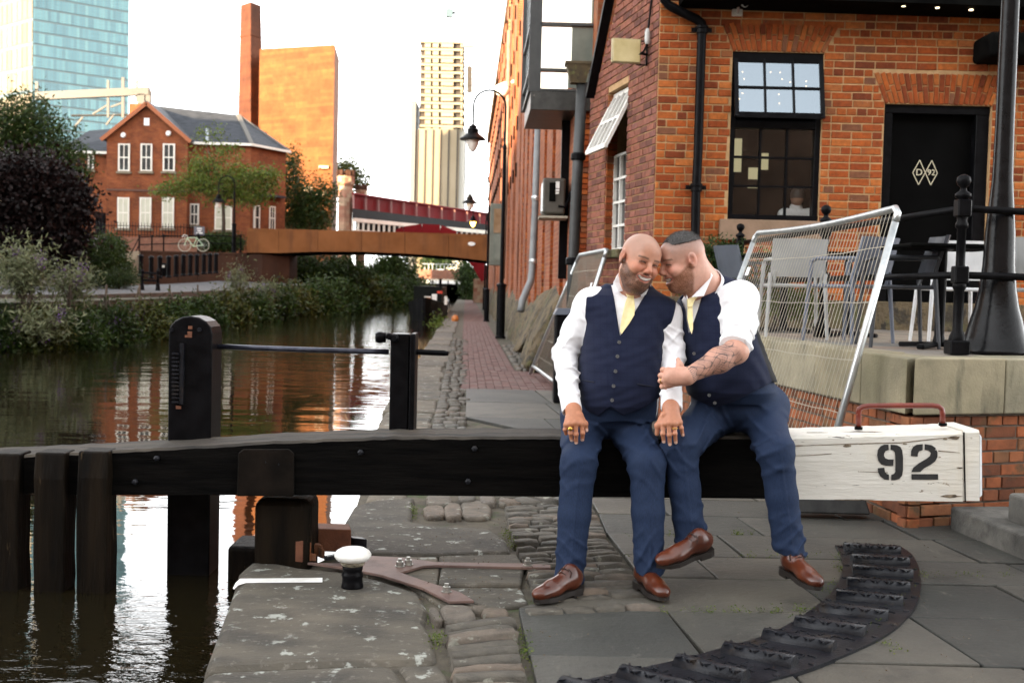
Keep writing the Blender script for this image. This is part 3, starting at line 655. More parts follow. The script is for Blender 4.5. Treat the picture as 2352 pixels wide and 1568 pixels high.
for (a, b_), (c, d) in zip(ribs, ribs[1:]):
    A_, B_, C_, D_ = GB(*a), GB(*b_), GB(*c), GB(*d)
    for k in range(12):
        p = A_.lerp(B_, (k+.5)/12).lerp(C_.lerp(D_, (k+.5)/12), random.choice((.38, .5, .62))); t = (k % 2)*1.5+.5
        cl.box((p.x, p.y, .013), (.036, .008, .008), Matrix.Rotation(t+.3, 3, 'Z'))
tag(cl.build('plate_cleats', m_iron, qd), kind='stuff')
# ================================================================= raised terrace with brick and stone wall
m_brick = M('orange_brick', (.62, .60, .58), (1.12, 1.1, 1.05), 22, 5, rough=.85, spec=.25, tone=[(.16, .034, .011), (.25, .050, .011), (.35, .075, .014), (.42, .105, .020), (.29, .064, .016), (.35, .085, .018), (.50, .155, .036), (.14, .062, .038)], bump=.5, bscale=120, bdist=.004,
            dirt=[((.055, .04, .036), 11, .60, .74, .75), ((.10, .03, .012), 1.3, .50, .75, .5), ((.75, .68, .58), 48, .715, .73, .8)])
m_redbrick = M('dull_red_brick', (.6, .6, .6), (1.1, 1.08, 1.05), 20, 5, rough=.88, spec=.25, tone=[(.13, .052, .04), (.19, .07, .05), (.25, .095, .062), (.30, .11, .07), (.22, .09, .075)], bump=.5, bscale=110, bdist=.004, dirt=[((.06, .05, .05), 9, .6, .72, .7)])
m_wallbrick = M('terrace_brick', (.6, .6, .6), (1.1, 1.08, 1.05), 12, 5, rough=.85, spec=.3, tone=[(.14, .05, .025), (.24, .085, .04), (.34, .105, .04), (.20, .10, .05)], bump=.5, bscale=80, bdist=.005, dirt=[((.08, .08, .035), 4, .55, .68, .7), ((.05, .035, .03), 8, .58, .7, .7)])
m_mortar_dk = M('dark_mortar', (.10, .075, .06), (.16, .13, .10), 14, rough=.95, bump=.5, bscale=90)
TZ = 1.0; CB = .67
K = G(2092, 1206); Kt = Vector((K.x, K.y))
kl = G(1779, 781, TZ); kr = G(2352, 824, TZ); kc = G(2095, 823, TZ)
dl = Vector((kl.x-kc.x, kl.y-kc.y, 0)).normalized(); dr = Vector((kr.x-kc.x, kr.y-kc.y, 0)).normalized()
K3 = Vector((kc.x, kc.y, 0))
tw = thing('terrace_wall', 'low brick terrace wall topped by mossy sandstone blocks beside the beam', 'wall', K3)
nl = Vector((dl.y, -dl.x, 0)); nl = nl if nl.x < 0 else -nl; nr_ = Vector((dr.y, -dr.x, 0)); nr_ = nr_ if nr_.y < 0 else -nr_
LL, LR = 6.0, 3.0
core = MB(); ins = .03
slab_with_holes(core, K3-nl*ins, dl, nl, .30, LL, -.1, CB, .25, []); slab_with_holes(core, K3-nr_*ins, dr, nr_, .26, LR, -.1, CB, .25, [])
core.build('mortar_core', m_mortar_dk, tw)
ub = unit_bricks(m_wallbrick, 12, 8)
its = []
for d_, n_, ln, sd in ((dl, nl, LL, 1), (dr, nr_, LR, 2)):
    rects = bond(0.0, ln, -.02, CB-.012, .232, .0765, .012, (), sd, 3)
    its += wall_items(rects, K3-n_*ins, d_, n_, .07, .012, sd)
place_bricks(its, ub, tw, 300, m_wallbrick)
# coping blocks
for d_, n_, cuts in ((dl, nl, [0, .62, 1.35, 2.2, 3.1, 4.0, 5.0, 6.0]), (dr, nr_, [0, .66, 1.5, 2.4, 3.2])):
    for a, b_ in zip(cuts, cuts[1:]):
        mb = MB(); q = [K3+d_*(a+.004)+n_*.02, K3+d_*(b_-.004)+n_*.02, K3+d_*(b_-.004)-n_*.28, K3+d_*(a+.004)-n_*.28]
        if d_ is dr and a == 0: q[0] = q[0]+d_*.0; q[3] = K3+d_*.3-n_*.28
        if d_ is dl and a == 0: q[0] = K3+d_*.02+n_*.02; q[3] = K3+d_*.3-n_*.28
        mb.hexa([p+Vector((0, 0, CB)) for p in q], [p+Vector((0, 0, TZ+random.uniform(-.004, .004))) for p in q], random.random()) if (d_.cross(n_)).z < 0 else mb.hexa([p+Vector((0, 0, CB)) for p in q[::-1]], [p+Vector((0, 0, TZ+random.uniform(-.004, .004))) for p in q[::-1]], random.random())
        mb.build('coping_block', m_stone_pale, tw, bevel=.008, seg=2)
# terrace paving
tf = thing('terrace_floor', None, None, (3.5, 9, TZ)); tf['kind'] = 'structure'
YF = 12.6
mb = MB(); p0 = K3+dl*.2-nl*.2; pts = [K3+dl*.25+dr*.25, K3+dr*LR-nr_*.25, Vector((7.5, kr.y+.3, 0)), Vector((7.5, YF, 0)), Vector((1.7, YF, 0)), K3+dl*LL-nl*.25]
mb.prism([(p.x, p.y) for p in pts], .5, TZ-.03); mb.build('paving_bed', m_dirt, tf)
m_tflag = M('terrace_flag', (.6, .6, .6), (1.08, 1.05, 1), 2, 6, rough=.7, tone=[(.22, .20, .17), (.30, .26, .21), (.27, .21, .17), (.20, .20, .19)], bump=.3, bscale=40)
Y = 7.1; r_ = 0
while Y < YF-.1:
    h = random.uniform(.45, .7); Yt = min(Y+h, YF-.02); xl_ = K3.x+dl.x/dl.y*(Y-K3.y)+.3; x = xl_-random.uniform(0, .3)
    while x < 6.5:
        w = random.uniform(.5, 1.0); P = [Vector((max(x, xl_)+.006+random.uniform(0, .03), Y+.006, 0)), Vector((x+w-.006, Y+.006+random.uniform(0, .02), 0)), Vector((x+w-.006-random.uniform(0, .06), Yt-.006, 0)), Vector((max(x, xl_)+.006, Yt-.006, 0))]
        if x+w > xl_+.1:
            mb = MB(); mb.prism([(p.x, p.y) for p in P], TZ-.06, TZ-.012+random.uniform(-.003, .003), random.random()); mb.build('flagstone', m_tflag, tf, bevel=.005)
        x += w
    Y = Yt
# stone steps at the right edge
for lab, a, b_, h0, h1, bk in (('worn grey stone step lying on the paving beside terrace wall', (2180, 1213), (2352, 1287), -.03, .135, 2.5), ('upper grey stone step set behind the lower step', (2312, 1200), (2420, 1240), .12, .29, 2.0)):
    A_, B_ = G(*a, max(h0, 0)), G(*b_, max(h0, 0)); d_ = (B_-A_); d_.z = 0; d_.normalize(); B_ = A_+d_*2.2; back = Vector((d_.y, -d_.x, 0)); back = back if back.x > 0 else -back
    A_ = A_-d_*.0
    mb = MB(); mb.prism([(p.x, p.y) for p in (A_, B_, B_+back*bk, A_+back*bk)], h0, h1, random.random())
    o = mb.build('stone_step', M('step_stone', (.055, .055, .05), (.15, .145, .13), 4, rough=.8, bump=.6, bscale=40, dirt=[((.02, .02, .018), 3, .5, .66, .8)]), None, bevel=.02, seg=3); tag(o, lab, 'step', 'stone steps')
# ================================================================= pub building
PX0 = W(1508, 300, YF).x
pub = thing('pub_building', 'orange brick pub with black sash window and black door', 'building', (PX0, YF, 0))
def FW(px, py): p = W(px, py, YF); return (p.x-PX0, p.z)
zP = zf(1700, 0, 2.24)
def FP(x, y): return FW(*zP(x, y))
O = Vector((PX0, YF, 0)); U = Vector((1, 0, 0)); N = Vector((0, -1, 0))
w0 = FP(293, 282); w1 = FP(770, 1240); w0r = FP(812, 300); WL, WR = (w0[0]+FP(268, 1240)[0])/2, (w0r[0]+w1[0])/2; WT, WBt = w0[1]-.01, w1[1]
d0 = FP(1146, 570); d1 = FP(1752, 590); DL, DR = FP(1135, 900)[0], FP(1735, 900)[0]; DT = d0[1]-.02
s1w = 5.2; ztop = 4.75
sill_t = WBt; sill_b = FP(300, 1345)[1]; SL, SR = FP(218, 1290)[0], FP(830, 1290)[0]
plinth_t = TZ+.3
wl = MB(); slab_with_holes(wl, O+Vector((0, .004, 0)), U, N, 0, s1w, .4, ztop, .3, [(WL, WR, WBt, WT), (DL, DR, TZ-.02, DT)]); wl.build('wall', m_mortar, pub)
# flat arches: fan of voussoirs, two bricks high
def arch_trap(tl, tr_, bl, br):       # in wall coords (s, t)
    def f(t):
        k = (t-bl[1])/(tl[1]-bl[1])
        return [(bl[0]+(tl[0]-bl[0])*k-.004, br[0]+(tr_[0]-br[0])*k+.004)] if 0 <= k <= 1 else []
    return f
a_tl, a_tr, a_bl, a_br = FP(235, 118), FP(897, 150), FP(297, 270), FP(818, 290)
tA = (a_tl[1]+a_tr[1])/2; bA = WT
b_tl, b_tr, b_bl, b_br = FP(1082, 402), FP(1822, 425), FP(1150, 560), FP(1752, 588)
tB = (b_tl[1]+b_tr[1])/2; bB = DT
arches = [((a_tl[0], tA), (a_tr[0], tA), (WL, bA), (WR, bA), 19), ((b_tl[0], tB), (b_tr[0], tB), (DL, bB), (DR, bB), 22)]
holes = [rect_hole(WL, WR, WBt-.02, WT), rect_hole(DL, DR, 0, DT), rect_hole(SL, SR, sill_b, sill_t), lambda t: [(0, s1w)] if t < plinth_t else []]+[arch_trap(*a[:4]) for a in arches]
ubr = unit_bricks(m_brick, 26, 4)
its = wall_items(bond(0, s1w, .86, ztop, .224, .0843, .0145, holes, 9, 5), O, U, N, .06, .006, 4)
for tl, tr_, bl, br, n in arches:
    for i in range(n):
        f0, f1 = i/n, (i+1)/n
        p00 = Vector((bl[0]+(br[0]-bl[0])*f0, 0, bl[1])); p01 = Vector((bl[0]+(br[0]-bl[0])*f1, 0, bl[1]))
        p10 = Vector((tl[0]+(tr_[0]-tl[0])*f0, 0, tl[1])); p11 = Vector((tl[0]+(tr_[0]-tl[0])*f1, 0, tl[1]))
        sp = .40 if i % 2 else .60
        for (k0, k1) in ((0, sp), (sp, 1)):
            a = p00.lerp(p10, k0).lerp(p01.lerp(p11, k0), .5); b_ = p00.lerp(p10, k1).lerp(p01.lerp(p11, k1), .5)
            up = (b_-a).normalized(); L_ = (b_-a).length; wd_ = (p00.lerp(p10, (k0+k1)/2)-p01.lerp(p11, (k0+k1)/2)).length
            c = O+Vector(((a.x+b_.x)/2, -.010+.03, (a.z+b_.z)/2)); ux = Vector((up.z, 0, -up.x))
            its.append((c, Matrix((ux, Vector((0, 1, 0)), up)).transposed(), (wd_*abs(up.z)-.011, .06, L_-.012)))
place_bricks(its, ubr, pub, 300, m_brick, seed=6)
# side wall, receding to the canal
DS = -.207; SU = Vector((DS, 1, 0)).normalized(); SN = Vector((-SU.y, SU.x, 0)); 
def side_s(px): r_ = (px-CX)/FPX; Yq = (PX0-DS*YF)/(r_-DS); return (Yq-YF)*math.sqrt(1+DS*DS), Yq
SE = side_s(1342)[0]
sw0, sw1 = side_s(1427)[0], side_s(1381)[0]
sz1 = W(1405, 200, side_s(1405)[1]).z; sz0 = W(1405, 574, side_s(1405)[1]).z
mb = MB(); slab_with_holes(mb, O-SN*.008+SU*.004, SU, SN, 0, SE, -.1, 4.0, .3, [(sw0, sw1, sz0, sz1)])
# gable top above 4.0 m: polygon
gtop = [(0, 4.0), (SE, 4.0), (side_s(1362)[0], W(1362, 165, side_s(1362)[1]).z), (side_s(1396)[0], W(1396, 0, side_s(1396)[1]).z), (1.2, 6.0), (0, 7.0)]
mb.sheet([O-SN*.008+SU*s+Vector((0, 0, t)) for s, t in gtop], .3, SN); mb.build('side_wall', m_mortar, pub)
def gable_cut(t):
    if t < 4.0: return []
    for (s0_, t0_), (s1_, t1_) in zip(gtop[1:], gtop[2:]):
        if t0_ <= t <= t1_: return [(s0_+(s1_-s0_)*(t-t0_)/(t1_-t0_ or 1)-.02, 99)]
    return []
shole = [rect_hole(sw0, sw1, sz0, sz1+.0), gable_cut, lambda t: [(sw0-.0, sw1)] if sz1 <= t < sz1+.06 else []]
ubs = unit_bricks(m_redbrick, 16, 14)
its2 = wall_items(bond(.01, SE, .0, 6.2, .224, .0843, .0125, shole, 19, 5), O, SU, SN, .05, .006, 7)
place_bricks(its2, ubs, pub, 0, m_redbrick, 'side_brick', seed=9)
vg = MB(); e0 = O+SU*(gtop[2][0]+.25)+Vector((0, 0, gtop[2][1]-.29)); e1 = O+SU*.6+Vector((0, 0, 6.55)); vg.bar(e0+SN*.06, e1+SN*.06, .12, .05); vg.build('verge_board', m_blackpaint, pub)
# side window: reveal bricks, white frame, open top light
rv = MB(); ro = O+SU*sw1; rv_it = []
for k in range(int((sz1-sz0)/.0843)):
    c = O+SU*(sw1-.008)-SN*.07+Vector((0, 0, sz0+(k+.5)*.0843)); rv_it.append((c, Matrix((SN, SU, Vector((0, 0, 1)))).transposed(), (.13, .03, .072)))
place_bricks(rv_it, ubr, pub, 0, m_brick, 'reveal_brick')
m_wframe = M('white_window_paint', (.72, .70, .64), (.82, .80, .75), 14, rough=.45, dirt=[((.3, .27, .2), 12, .62, .74, .6)])
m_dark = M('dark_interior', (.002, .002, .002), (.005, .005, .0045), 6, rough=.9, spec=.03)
m_glassdk = M('dark_window_glass', (.01, .011, .012), rough=.03, spec=.9)
swn = thing_w = bpy.data.objects.new('side_window', None); COL.objects.link(swn); swn.parent = pub; swn.location = (0, 0, 0); swn.matrix_parent_inverse = Matrix.Translation(pub.location).inverted()
def SP(s, t, d=0.0): return O+SU*s+SN*(-d)+Vector((0, 0, t))
hz = sz0+(sz1-sz0)*.60
mb = MB()
for s in (sw0+.02, sw1-.02, (sw0*2+sw1)/3, (sw0+sw1*2)/3): mb.bar(SP(s, sz0+.02, .12), SP(s, hz, .12), .045 if s in (sw0+.02, sw1-.02) else .025, .05, up=SN)
for t in np.linspace(sz0+.02, hz, 5): mb.bar(SP(sw0, t, .12), SP(sw1, t, .12), .04, .03, up=(0, 0, 1))
o = mb.build('frame', m_wframe, None); o.parent = pub; o.matrix_parent_inverse = Matrix.Translation(pub.location).inverted()
bpy.data.objects.remove(swn)
mb = MB(); mb.sheet([SP(sw0, sz0, .135), SP(sw1, sz0, .135), SP(sw1, hz, .135), SP(sw0, hz, .135)], .006, SN); mb.build('pane', m_glassdk, pub)
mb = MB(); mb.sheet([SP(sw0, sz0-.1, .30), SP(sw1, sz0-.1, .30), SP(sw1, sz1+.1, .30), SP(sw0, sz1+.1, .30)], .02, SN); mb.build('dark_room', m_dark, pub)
# tilted top light: hinged at top, bottom swung outwards
ht, hb = sz1-.03, hz+.02; outw = .36
def TP(s, k, off=0.0): return SP(s, ht+(hb-ht)*k, .10-outw*k-off)
mb = MB(); 
for i in range(5): s = sw0+.02+(sw1-sw0-.04)*i/4; mb.bar(TP(s, 0), TP(s, 1), .05 if i in (0, 4) else .028, .04, up=SN)
for k in (0.02, .5, .98): mb.bar(TP(sw0, k), TP(sw1, k), .04, .055 if k > .9 or k < .1 else .028, up=(0, 0, 1))
mb.build('open_light', m_wframe, pub)
mb = MB(); mb.sheet([TP(sw0+.03, .03, -.01), TP(sw1-.03, .03, -.01), TP(sw1-.03, .97, -.01), TP(sw0+.03, .97, -.01)], .005, SN); mb.build('pane', m_glassdk, pub)
mb = MB(); mb.box(SP((sw0+sw1)/2, sz0-.05, .03), (sw1-sw0+.12, .26, .1), Matrix((SU, -SN, Vector((0, 0, 1)))).transposed()); mb.build('side_sill', m_rock, pub, bevel=.01)
# floodlight and its bracket on the side wall
fl = thing('floodlight', 'square pale floodlight on a bracket high on the red side wall', 'floodlight', W(1470, 118, 12.9))
c = W(1438, 118, 12.85); fr_u = Vector((1, .15, 0)).normalized(); Mx = Matrix((fr_u, Vector((-fr_u.y, fr_u.x, 0)), Vector((0, 0, 1)))).transposed()
mb = MB(); mb.box(c, (.33, .05, .27), Mx); mb.build('housing', M('yellowed_casing', (.30, .24, .12), (.45, .36, .19), 8, rough=.5), fl, bevel=.01)
mb = MB(); mb.box(c-Vector((-.004, .028, 0)), (.30, .006, .24), Mx); mb.build('lens', M('yellow_lens', (.46, .37, .17), (.62, .52, .28), 5, rough=.2), fl, bevel=.004)
mb = MB(); mb.tube([c+Vector((.12, .06, .13)), c+Vector((.24, .1, .13)), c+Vector((.24, .1, -.13)), c+Vector((.12, .06, -.13))], .012, 6); mb.tube([c+Vector((.12, .06, 0)), c+Vector((.3, .12, -.02))], .014, 6); mb.build('bracket', m_blackpaint, fl)
cb = MB(); pth = [W(x, y, 12.85) for x, y in ((1464, 128), (1478, 120), (1487, 100), (1490, 60), (1494, 20), (1500, -20))]; cb.tube(pth, .012, 6); o = cb.build('power_cable', m_blackpaint); tag(o, 'black cable running up the side wall from the floodlight', 'cable')
mb = MB(); mb.lathe(W(1487, 85, 12.84), [(.022, -.08), (.03, -.05), (.03, .05), (.015, .09)], 10); o = mb.build('cable_junction', M('grey_plastic', (.45, .45, .43), rough=.5), o)
# ---------------------------------------------------------------- front window
win = bpy.data.objects.new('sash_window', bpy.data.meshes.new('sash_window'));
def FS(s, t, d=0.0): return O+U*s+Vector((0, d, t))
mb = MB(); fw = .05
for s, w in ((WL+.03, .06), (WR-.03, .06)): mb.bb(PX0+s-w/2, PX0+s+w/2, YF+.04, YF+.16, WBt, WT-.1)
mb.bb(PX0+WL, PX0+WR, YF+.03, YF+.18, WT-.11, WT); mb.bb(PX0+WL, PX0+WR, YF+.02, YF+.18, WBt, WBt+.06)
midz = FP(500, 690)[1]; mb.bb(PX0+WL, PX0+WR, YF+.05, YF+.18, midz-.05, midz+.035)
wf = mb.build('sash_window', m_blackpaint, pub, bevel=.004)
ncol, nrow = 3, 3; gl0, gl1 = WL+.06, WR-.06; gb0, gb1 = WBt+.06, midz-.05
mb = MB()
for i in range(1, ncol): s = gl0+(gl1-gl0)*i/ncol; mb.bb(PX0+s-.013, PX0+s+.013, YF+.07, YF+.11, gb0, gb1)
for i in range(1, nrow): t = gb0+(gb1-gb0)*i/nrow; mb.bb(PX0+gl0, PX0+gl1, YF+.072, YF+.108, t-.013, t+.013)
mb.build('glazing_bars', m_blackpaint, wf)
m_paneclear = glass_mat('clear_pane', .05, (.85, .87, .85)); m_panesky = glass_mat('reflecting_pane', .27, (.25, .27, .28), (.70, .82, .92))
for i in range(ncol):
    for j in range(nrow):
        mb = MB(); a, b_ = gl0+(gl1-gl0)*i/ncol, gl0+(gl1-gl0)*(i+1)/ncol; c, d = gb0+(gb1-gb0)*j/nrow, gb0+(gb1-gb0)*(j+1)/nrow
        t = random.uniform(-.004, .004); mb.add([FS(a, c, .09), FS(b_, c, .09+t), FS(b_, d, .09+t*2), FS(a, d, .09+t)], [(0, 1, 2, 3)]); mb.build('pane', m_paneclear, wf)
# upper light swung open: bottom out
uz0, uz1 = FP(500, 665)[1], FP(500, 335)[1]+.02; ul, ur = FP(312, 500)[0], FP(790, 500)[0]
def UP(s, k, e=0.0): return FS(s, uz1+(uz0-uz1)*k, .05-.17*k-e)
mb = MB()
for i in range(4): s = ul+(ur-ul)*i/3; mb.bar(UP(s, 0), UP(s, 1), .045 if i in (0, 3) else .024, .035, up=(0, 1, 0))
for k in (.02, .5, .97): mb.bar(UP(ul, k), UP(ur, k), .035, .06 if k > .9 else .024, up=(0, 0, 1))
us = mb.build('open_sash', m_blackpaint, wf)
for i in range(3):
    for j in range(2):
        a, b_ = ul+(ur-ul)*i/3, ul+(ur-ul)*(i+1)/3; mb = MB(); t = random.uniform(-.002, .002)
        mb.add([UP(a, j/2), UP(b_, j/2, t), UP(b_, j/2+.5, t), UP(a, j/2+.5)], [(3, 2, 1, 0)]); mb.build('pane', m_panesky, us)
# room behind the window: floor, back wall, a few glowing patches
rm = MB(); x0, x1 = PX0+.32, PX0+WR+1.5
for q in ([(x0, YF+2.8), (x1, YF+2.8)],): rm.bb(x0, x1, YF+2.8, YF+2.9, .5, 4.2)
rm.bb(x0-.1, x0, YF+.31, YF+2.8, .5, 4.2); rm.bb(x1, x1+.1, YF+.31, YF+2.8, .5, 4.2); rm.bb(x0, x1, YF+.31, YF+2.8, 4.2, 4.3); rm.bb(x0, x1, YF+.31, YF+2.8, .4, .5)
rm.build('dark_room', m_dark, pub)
m_reflglow = M('reflection_glow', (.8, .75, .5), rough=.8, emit=(1, .88, .52, .055))  # emissive patches standing in for reflections and lights in the lower panes
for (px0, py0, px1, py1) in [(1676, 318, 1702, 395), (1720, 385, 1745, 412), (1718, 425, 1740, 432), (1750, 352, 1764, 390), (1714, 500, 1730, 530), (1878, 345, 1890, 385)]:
    mb = MB(); a, b_ = W(px0, py0, YF+2.76), W(px1, py1, YF+2.76); mb.bb(a.x, b_.x, YF+2.755, YF+2.78, b_.z, a.z); mb.build('reflection_patch', m_reflglow, pub)
# festoon bulbs behind the upper light, standing in for lights reflected in its panes
fs_ = thing('reflected_string_lights', 'string of tiny warm bulbs standing in for lights reflected in the upper window panes', 'string lights', FS(1.0, 3.6, .4))
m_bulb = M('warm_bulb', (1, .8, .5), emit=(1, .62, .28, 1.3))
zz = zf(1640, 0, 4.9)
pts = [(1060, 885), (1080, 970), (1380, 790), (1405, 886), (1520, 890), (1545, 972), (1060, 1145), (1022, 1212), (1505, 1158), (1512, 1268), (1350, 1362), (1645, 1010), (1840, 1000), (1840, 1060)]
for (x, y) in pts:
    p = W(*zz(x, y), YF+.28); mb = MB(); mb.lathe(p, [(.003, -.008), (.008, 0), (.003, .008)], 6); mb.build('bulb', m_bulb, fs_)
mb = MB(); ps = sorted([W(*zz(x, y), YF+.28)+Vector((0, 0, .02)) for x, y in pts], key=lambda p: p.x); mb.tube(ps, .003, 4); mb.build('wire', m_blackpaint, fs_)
mb = MB(); mb.bb(PX0+SL, PX0+SR, YF-.05, YF+.16, sill_b, sill_t); mb.build('stone_sill', M('sill_sandstone', (.20, .13, .08), (.28, .18, .12), 6, rough=.85, bump=.4, bscale=50), pub, bevel=.008)
mb = MB(); mb.bb(PX0-.02, PX0+s1w, YF-.05, YF+.02, .6, plinth_t); mb.build('plinth', m_rock, pub, bevel=.01)
# ---------------------------------------------------------------- door
mb = MB(); mb.bb(PX0+DL, PX0+DR, YF+.2, YF+.26, TZ-.02, DT); dr_ = mb.build('door', M('black_door_paint', (.0015, .0015, .0015), (.003, .003, .003), 4, rough=.5, spec=.03), pub)
mb = MB()
for a, b_ in ((DL, DL+.11), (DR-.14, DR)): mb.bb(PX0+a, PX0+b_, YF+.06, YF+.2, TZ-.02, DT)
mb.bb(PX0+DL, PX0+DR, YF+.05, YF+.2, DT-.09, DT); mb.build('door_frame', m_blackpaint, dr_, bevel=.004)
mb = MB(); x = FP(1200, 700)[0]; mb.bb(PX0+x, PX0+x+.012, YF+.188, YF+.2, TZ, DT-.2); mb.build('door_edge', M('worn_brass_edge', (.12, .09, .05), rough=.5), dr_)
m_cream = M('cream_paint_line', (.62, .56, .40), rough=.6)
def dline(mb, a, b_, w=.008): mb.bar(FS(*a, .194), FS(*b_, .194), w, .003, up=(0, 1, 0))
A0, A1, A2, A3, Am = FP(1378, 886), FP(1338, 958), FP(1371, 1026), FP(1447, 888), FP(1409, 957); A4, A5 = FP(1478, 960), FP(1440, 1027)
mb = MB()
for p, q_ in ((A0, A1), (A1, A2), (A2, Am), (Am, A0), (A3, Am), (Am, A5), (A5, A4), (A4, A3)): dline(mb, p, q_)
mb.build('diamond_emblem', m_cream, dr_)['label'] = 'two thin cream diamonds side by side'
for s, p, sz in (('D', FP(1374, 957), .075), ('92', FP(1443, 958), .066)):
    M4 = Matrix.Translation(FS(p[0], p[1], .192)) @ Matrix.Rotation(R(90), 4, 'X'); text_obj(s, sz*1.35, .001, m_cream, dr_, 'door_lettering', M4)
# ---------------------------------------------------------------- downpipe, camera, eaves
dp = thing('downpipe', 'black downpipe with a bend on the pub front near the corner', 'pipe', W(1600, 560, YF-.09))
zc1 = zf(1640, 0, 4.9); zc2 = zf(1640, 280, 4.9)
pth = [W(*zc1(x, y), YF-.1) for x, y in ((60, -120), (110, 10), (160, 70), (330, 160), (500, 240), (560, 290), (570, 340), (560, 420))]+[W(*zc2(x, y), YF-.1) for x, y in ((530, 0), (515, 500), (490, 1000), (482, 1500), (478, 1750))]
mb = MB(); mb.tube(pth, .05, 14); mb.build('pipe', m_blackpaint, dp, smooth=True)
for p in (W(*zc1(565, 350), YF-.1), W(*zc2(495, 910), YF-.1)):
    mb = MB(); mb.lathe(p, [(.055, -.06), (.06, -.05), (.06, -.01), (.068, 0), (.068, .02), (.058, .03)], 16); mb.box(p+Vector((0, .04, -.01)), (.22, .03, .045)); mb.build('socket', m_blackpaint, dp)
cc = thing('security_camera', 'small silver bullet security camera mounted under the pub eaves', 'camera', W(1693, 28, YF))
mb = MB(); mb.box(W(*zc1(995, 142), YF-.02), (.11, .04, .105)); mb.build('base_box', M('pale_grey_metal', (.5, .48, .42), (.62, .6, .55), 20, rough=.4), cc, bevel=.006)
mb = MB(); a = W(*zc1(1000, 160), YF-.05); b_ = W(*zc1(1010, 80), YF-.12); mb.tube([a, b_], .015, 8); mb.build('arm', m_steel, cc)
mb = MB(); a = W(*zc1(985, -20), YF-.1); b_ = W(*zc1(1100, 45), YF-.24); mb.tube([a, b_], [.042, .044], 16); mb.build('body', M('silver_casing', (.45, .45, .44), rough=.35, metal=.3), cc)
mb = MB(); d_ = (b_-a).normalized(); mb.tube([b_-d_*.002, b_+d_*.004], .034, 16); mb.build('lens', m_blackpaint, cc)
ev = MB(); ez = FP(0, 2)[1]; eL = W(1566, 10, YF-.25).x; eR = PX0+s1w+1
za, zb_ = W(1600, 4, YF-.3).z, W(2300, 34, YF-.3).z
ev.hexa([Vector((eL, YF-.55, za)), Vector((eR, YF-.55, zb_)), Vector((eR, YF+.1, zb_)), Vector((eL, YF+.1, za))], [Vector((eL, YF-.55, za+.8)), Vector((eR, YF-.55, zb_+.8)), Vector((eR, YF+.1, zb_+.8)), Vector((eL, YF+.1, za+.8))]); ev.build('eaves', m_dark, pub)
m_spot = M('soffit_lamp', (1, .9, .7), emit=(1, .8, .5, .6))
for (x, y) in ((1252, 38), (1442, 48), (1630, 60)):
    p = W(*zP(x, y-6), YF-.4); mb = MB(); mb.lathe((p.x, p.y, p.z-.004), [(.022, -.006), (.022, .004)], 10); mb.build('soffit_lamp', m_spot, pub)
# roof behind the eaves and far return wall so that the block has depth
mb = MB(); mb.sheet([Vector((PX0+.6, YF+1, 7.0)), Vector((eR, YF+1, 7.0)), Vector((eR, YF-.5, 5.0)), Vector((PX0+.2, YF-.5, 5.0))], .1, (0, -1, 1)); mb.build('roof', M('slate', (.05, .055, .065), (.08, .085, .095), 4, rough=.6), pub)
# black bracket lamp box on the right of the door arch
mb = MB(); a = W(2268, 75, YF-.5); b_ = W(2330, 135, YF-.5); mb.bb(a.x, b_.x+.5, YF-.6, YF-.1, b_.z, a.z); o = mb.build('heater_box', m_dark, None, bevel=.05, seg=3); tag(o, 'black heater box hanging beside the iron column under the eaves', 'heater')
# ================================================================= warehouse along the towpath
CWH = 1.70
m_wbrick = brick_tex('warehouse_brick', [(.30, .085, .026), (.20, .056, .022)], (.22, .12, .06), .232, .0765, 'YZ', dirt=None, dark=(.5, 1.15))
m_wbrick2 = brick_tex('rib_brick', [(.32, .098, .042), (.22, .066, .032)], (.34, .19, .10), .46, .0765, 'YZ', dark=(.55, 1.15))
wh = thing('warehouse', 'long red brick warehouse with ribbed wall running along the towpath', 'building', CXY(CWH, 40))
mb = MB(); YW0, YW1, ZW = 15.7, 95.0, 13.4
def wseg(mb, c0, c1, Ya, Yb, z0, z1): mb.hexa([CXY(c0, Ya, z0), CXY(c1, Ya, z0), CXY(c1, Yb, z0), CXY(c0, Yb, z0)], [CXY(c0, Ya, z1), CXY(c1, Ya, z1), CXY(c1, Yb, z1), CXY(c0, Yb, z1)])
wseg(mb, CWH, CWH+12, YW0, YW1, -.3, ZW); mb.build('wall', m_wbrick, wh)
mb = MB(); wseg(mb, CWH-.22, CWH+.3, 46, YW1+.3, ZW-.25, ZW+.25); mb.build('cornice', m_rock, wh)
mb = MB(); wseg(mb, CWH-.10, CWH+.6, 52, 54.5, ZW+.25, ZW+1.1); mb.build('chimney_stack', m_wbrick, wh)
# pilasters: their near faces, turned to the camera, are laid brick by brick
PRJ = .20; Y = 16.35; its = []; fN = Vector((KC*0, -1, 0)); k = 0
while Y < 62:
    w = 1.45 if Y < 32 else 2.4; zt = 4.3 if 15 < Y < 19.5 else (9.5 if Y < 34 else ZW-.4)
    mb = MB(); wseg(mb, CWH-PRJ, CWH+.02, Y+.004, Y+w, .6, zt); mb.build('pilaster', m_wbrick2, wh)
    if Y < 33:
        z = 1.0; r_ = 0
        while z < min(zt, 8.5)-.08:
            cuts = [0, .11, .2] if r_ % 2 else [0, .2]
            for a, b_ in zip(cuts, cuts[1:]):
                its.append((CXY(CWH-PRJ+(a+b_)/2, Y-.012, z+.038), Matrix((Vector((1, 0, 0)), Vector((0, 1, 0)), Vector((0, 0, 1)))).transposed(), (b_-a-.012, .04, .064)))
            z += .0765; r_ += 1
    Y += 2.2 if Y < 32 else 4.4; k += 1
place_bricks(its, ubr, wh, 120, m_brick, 'pier_brick')
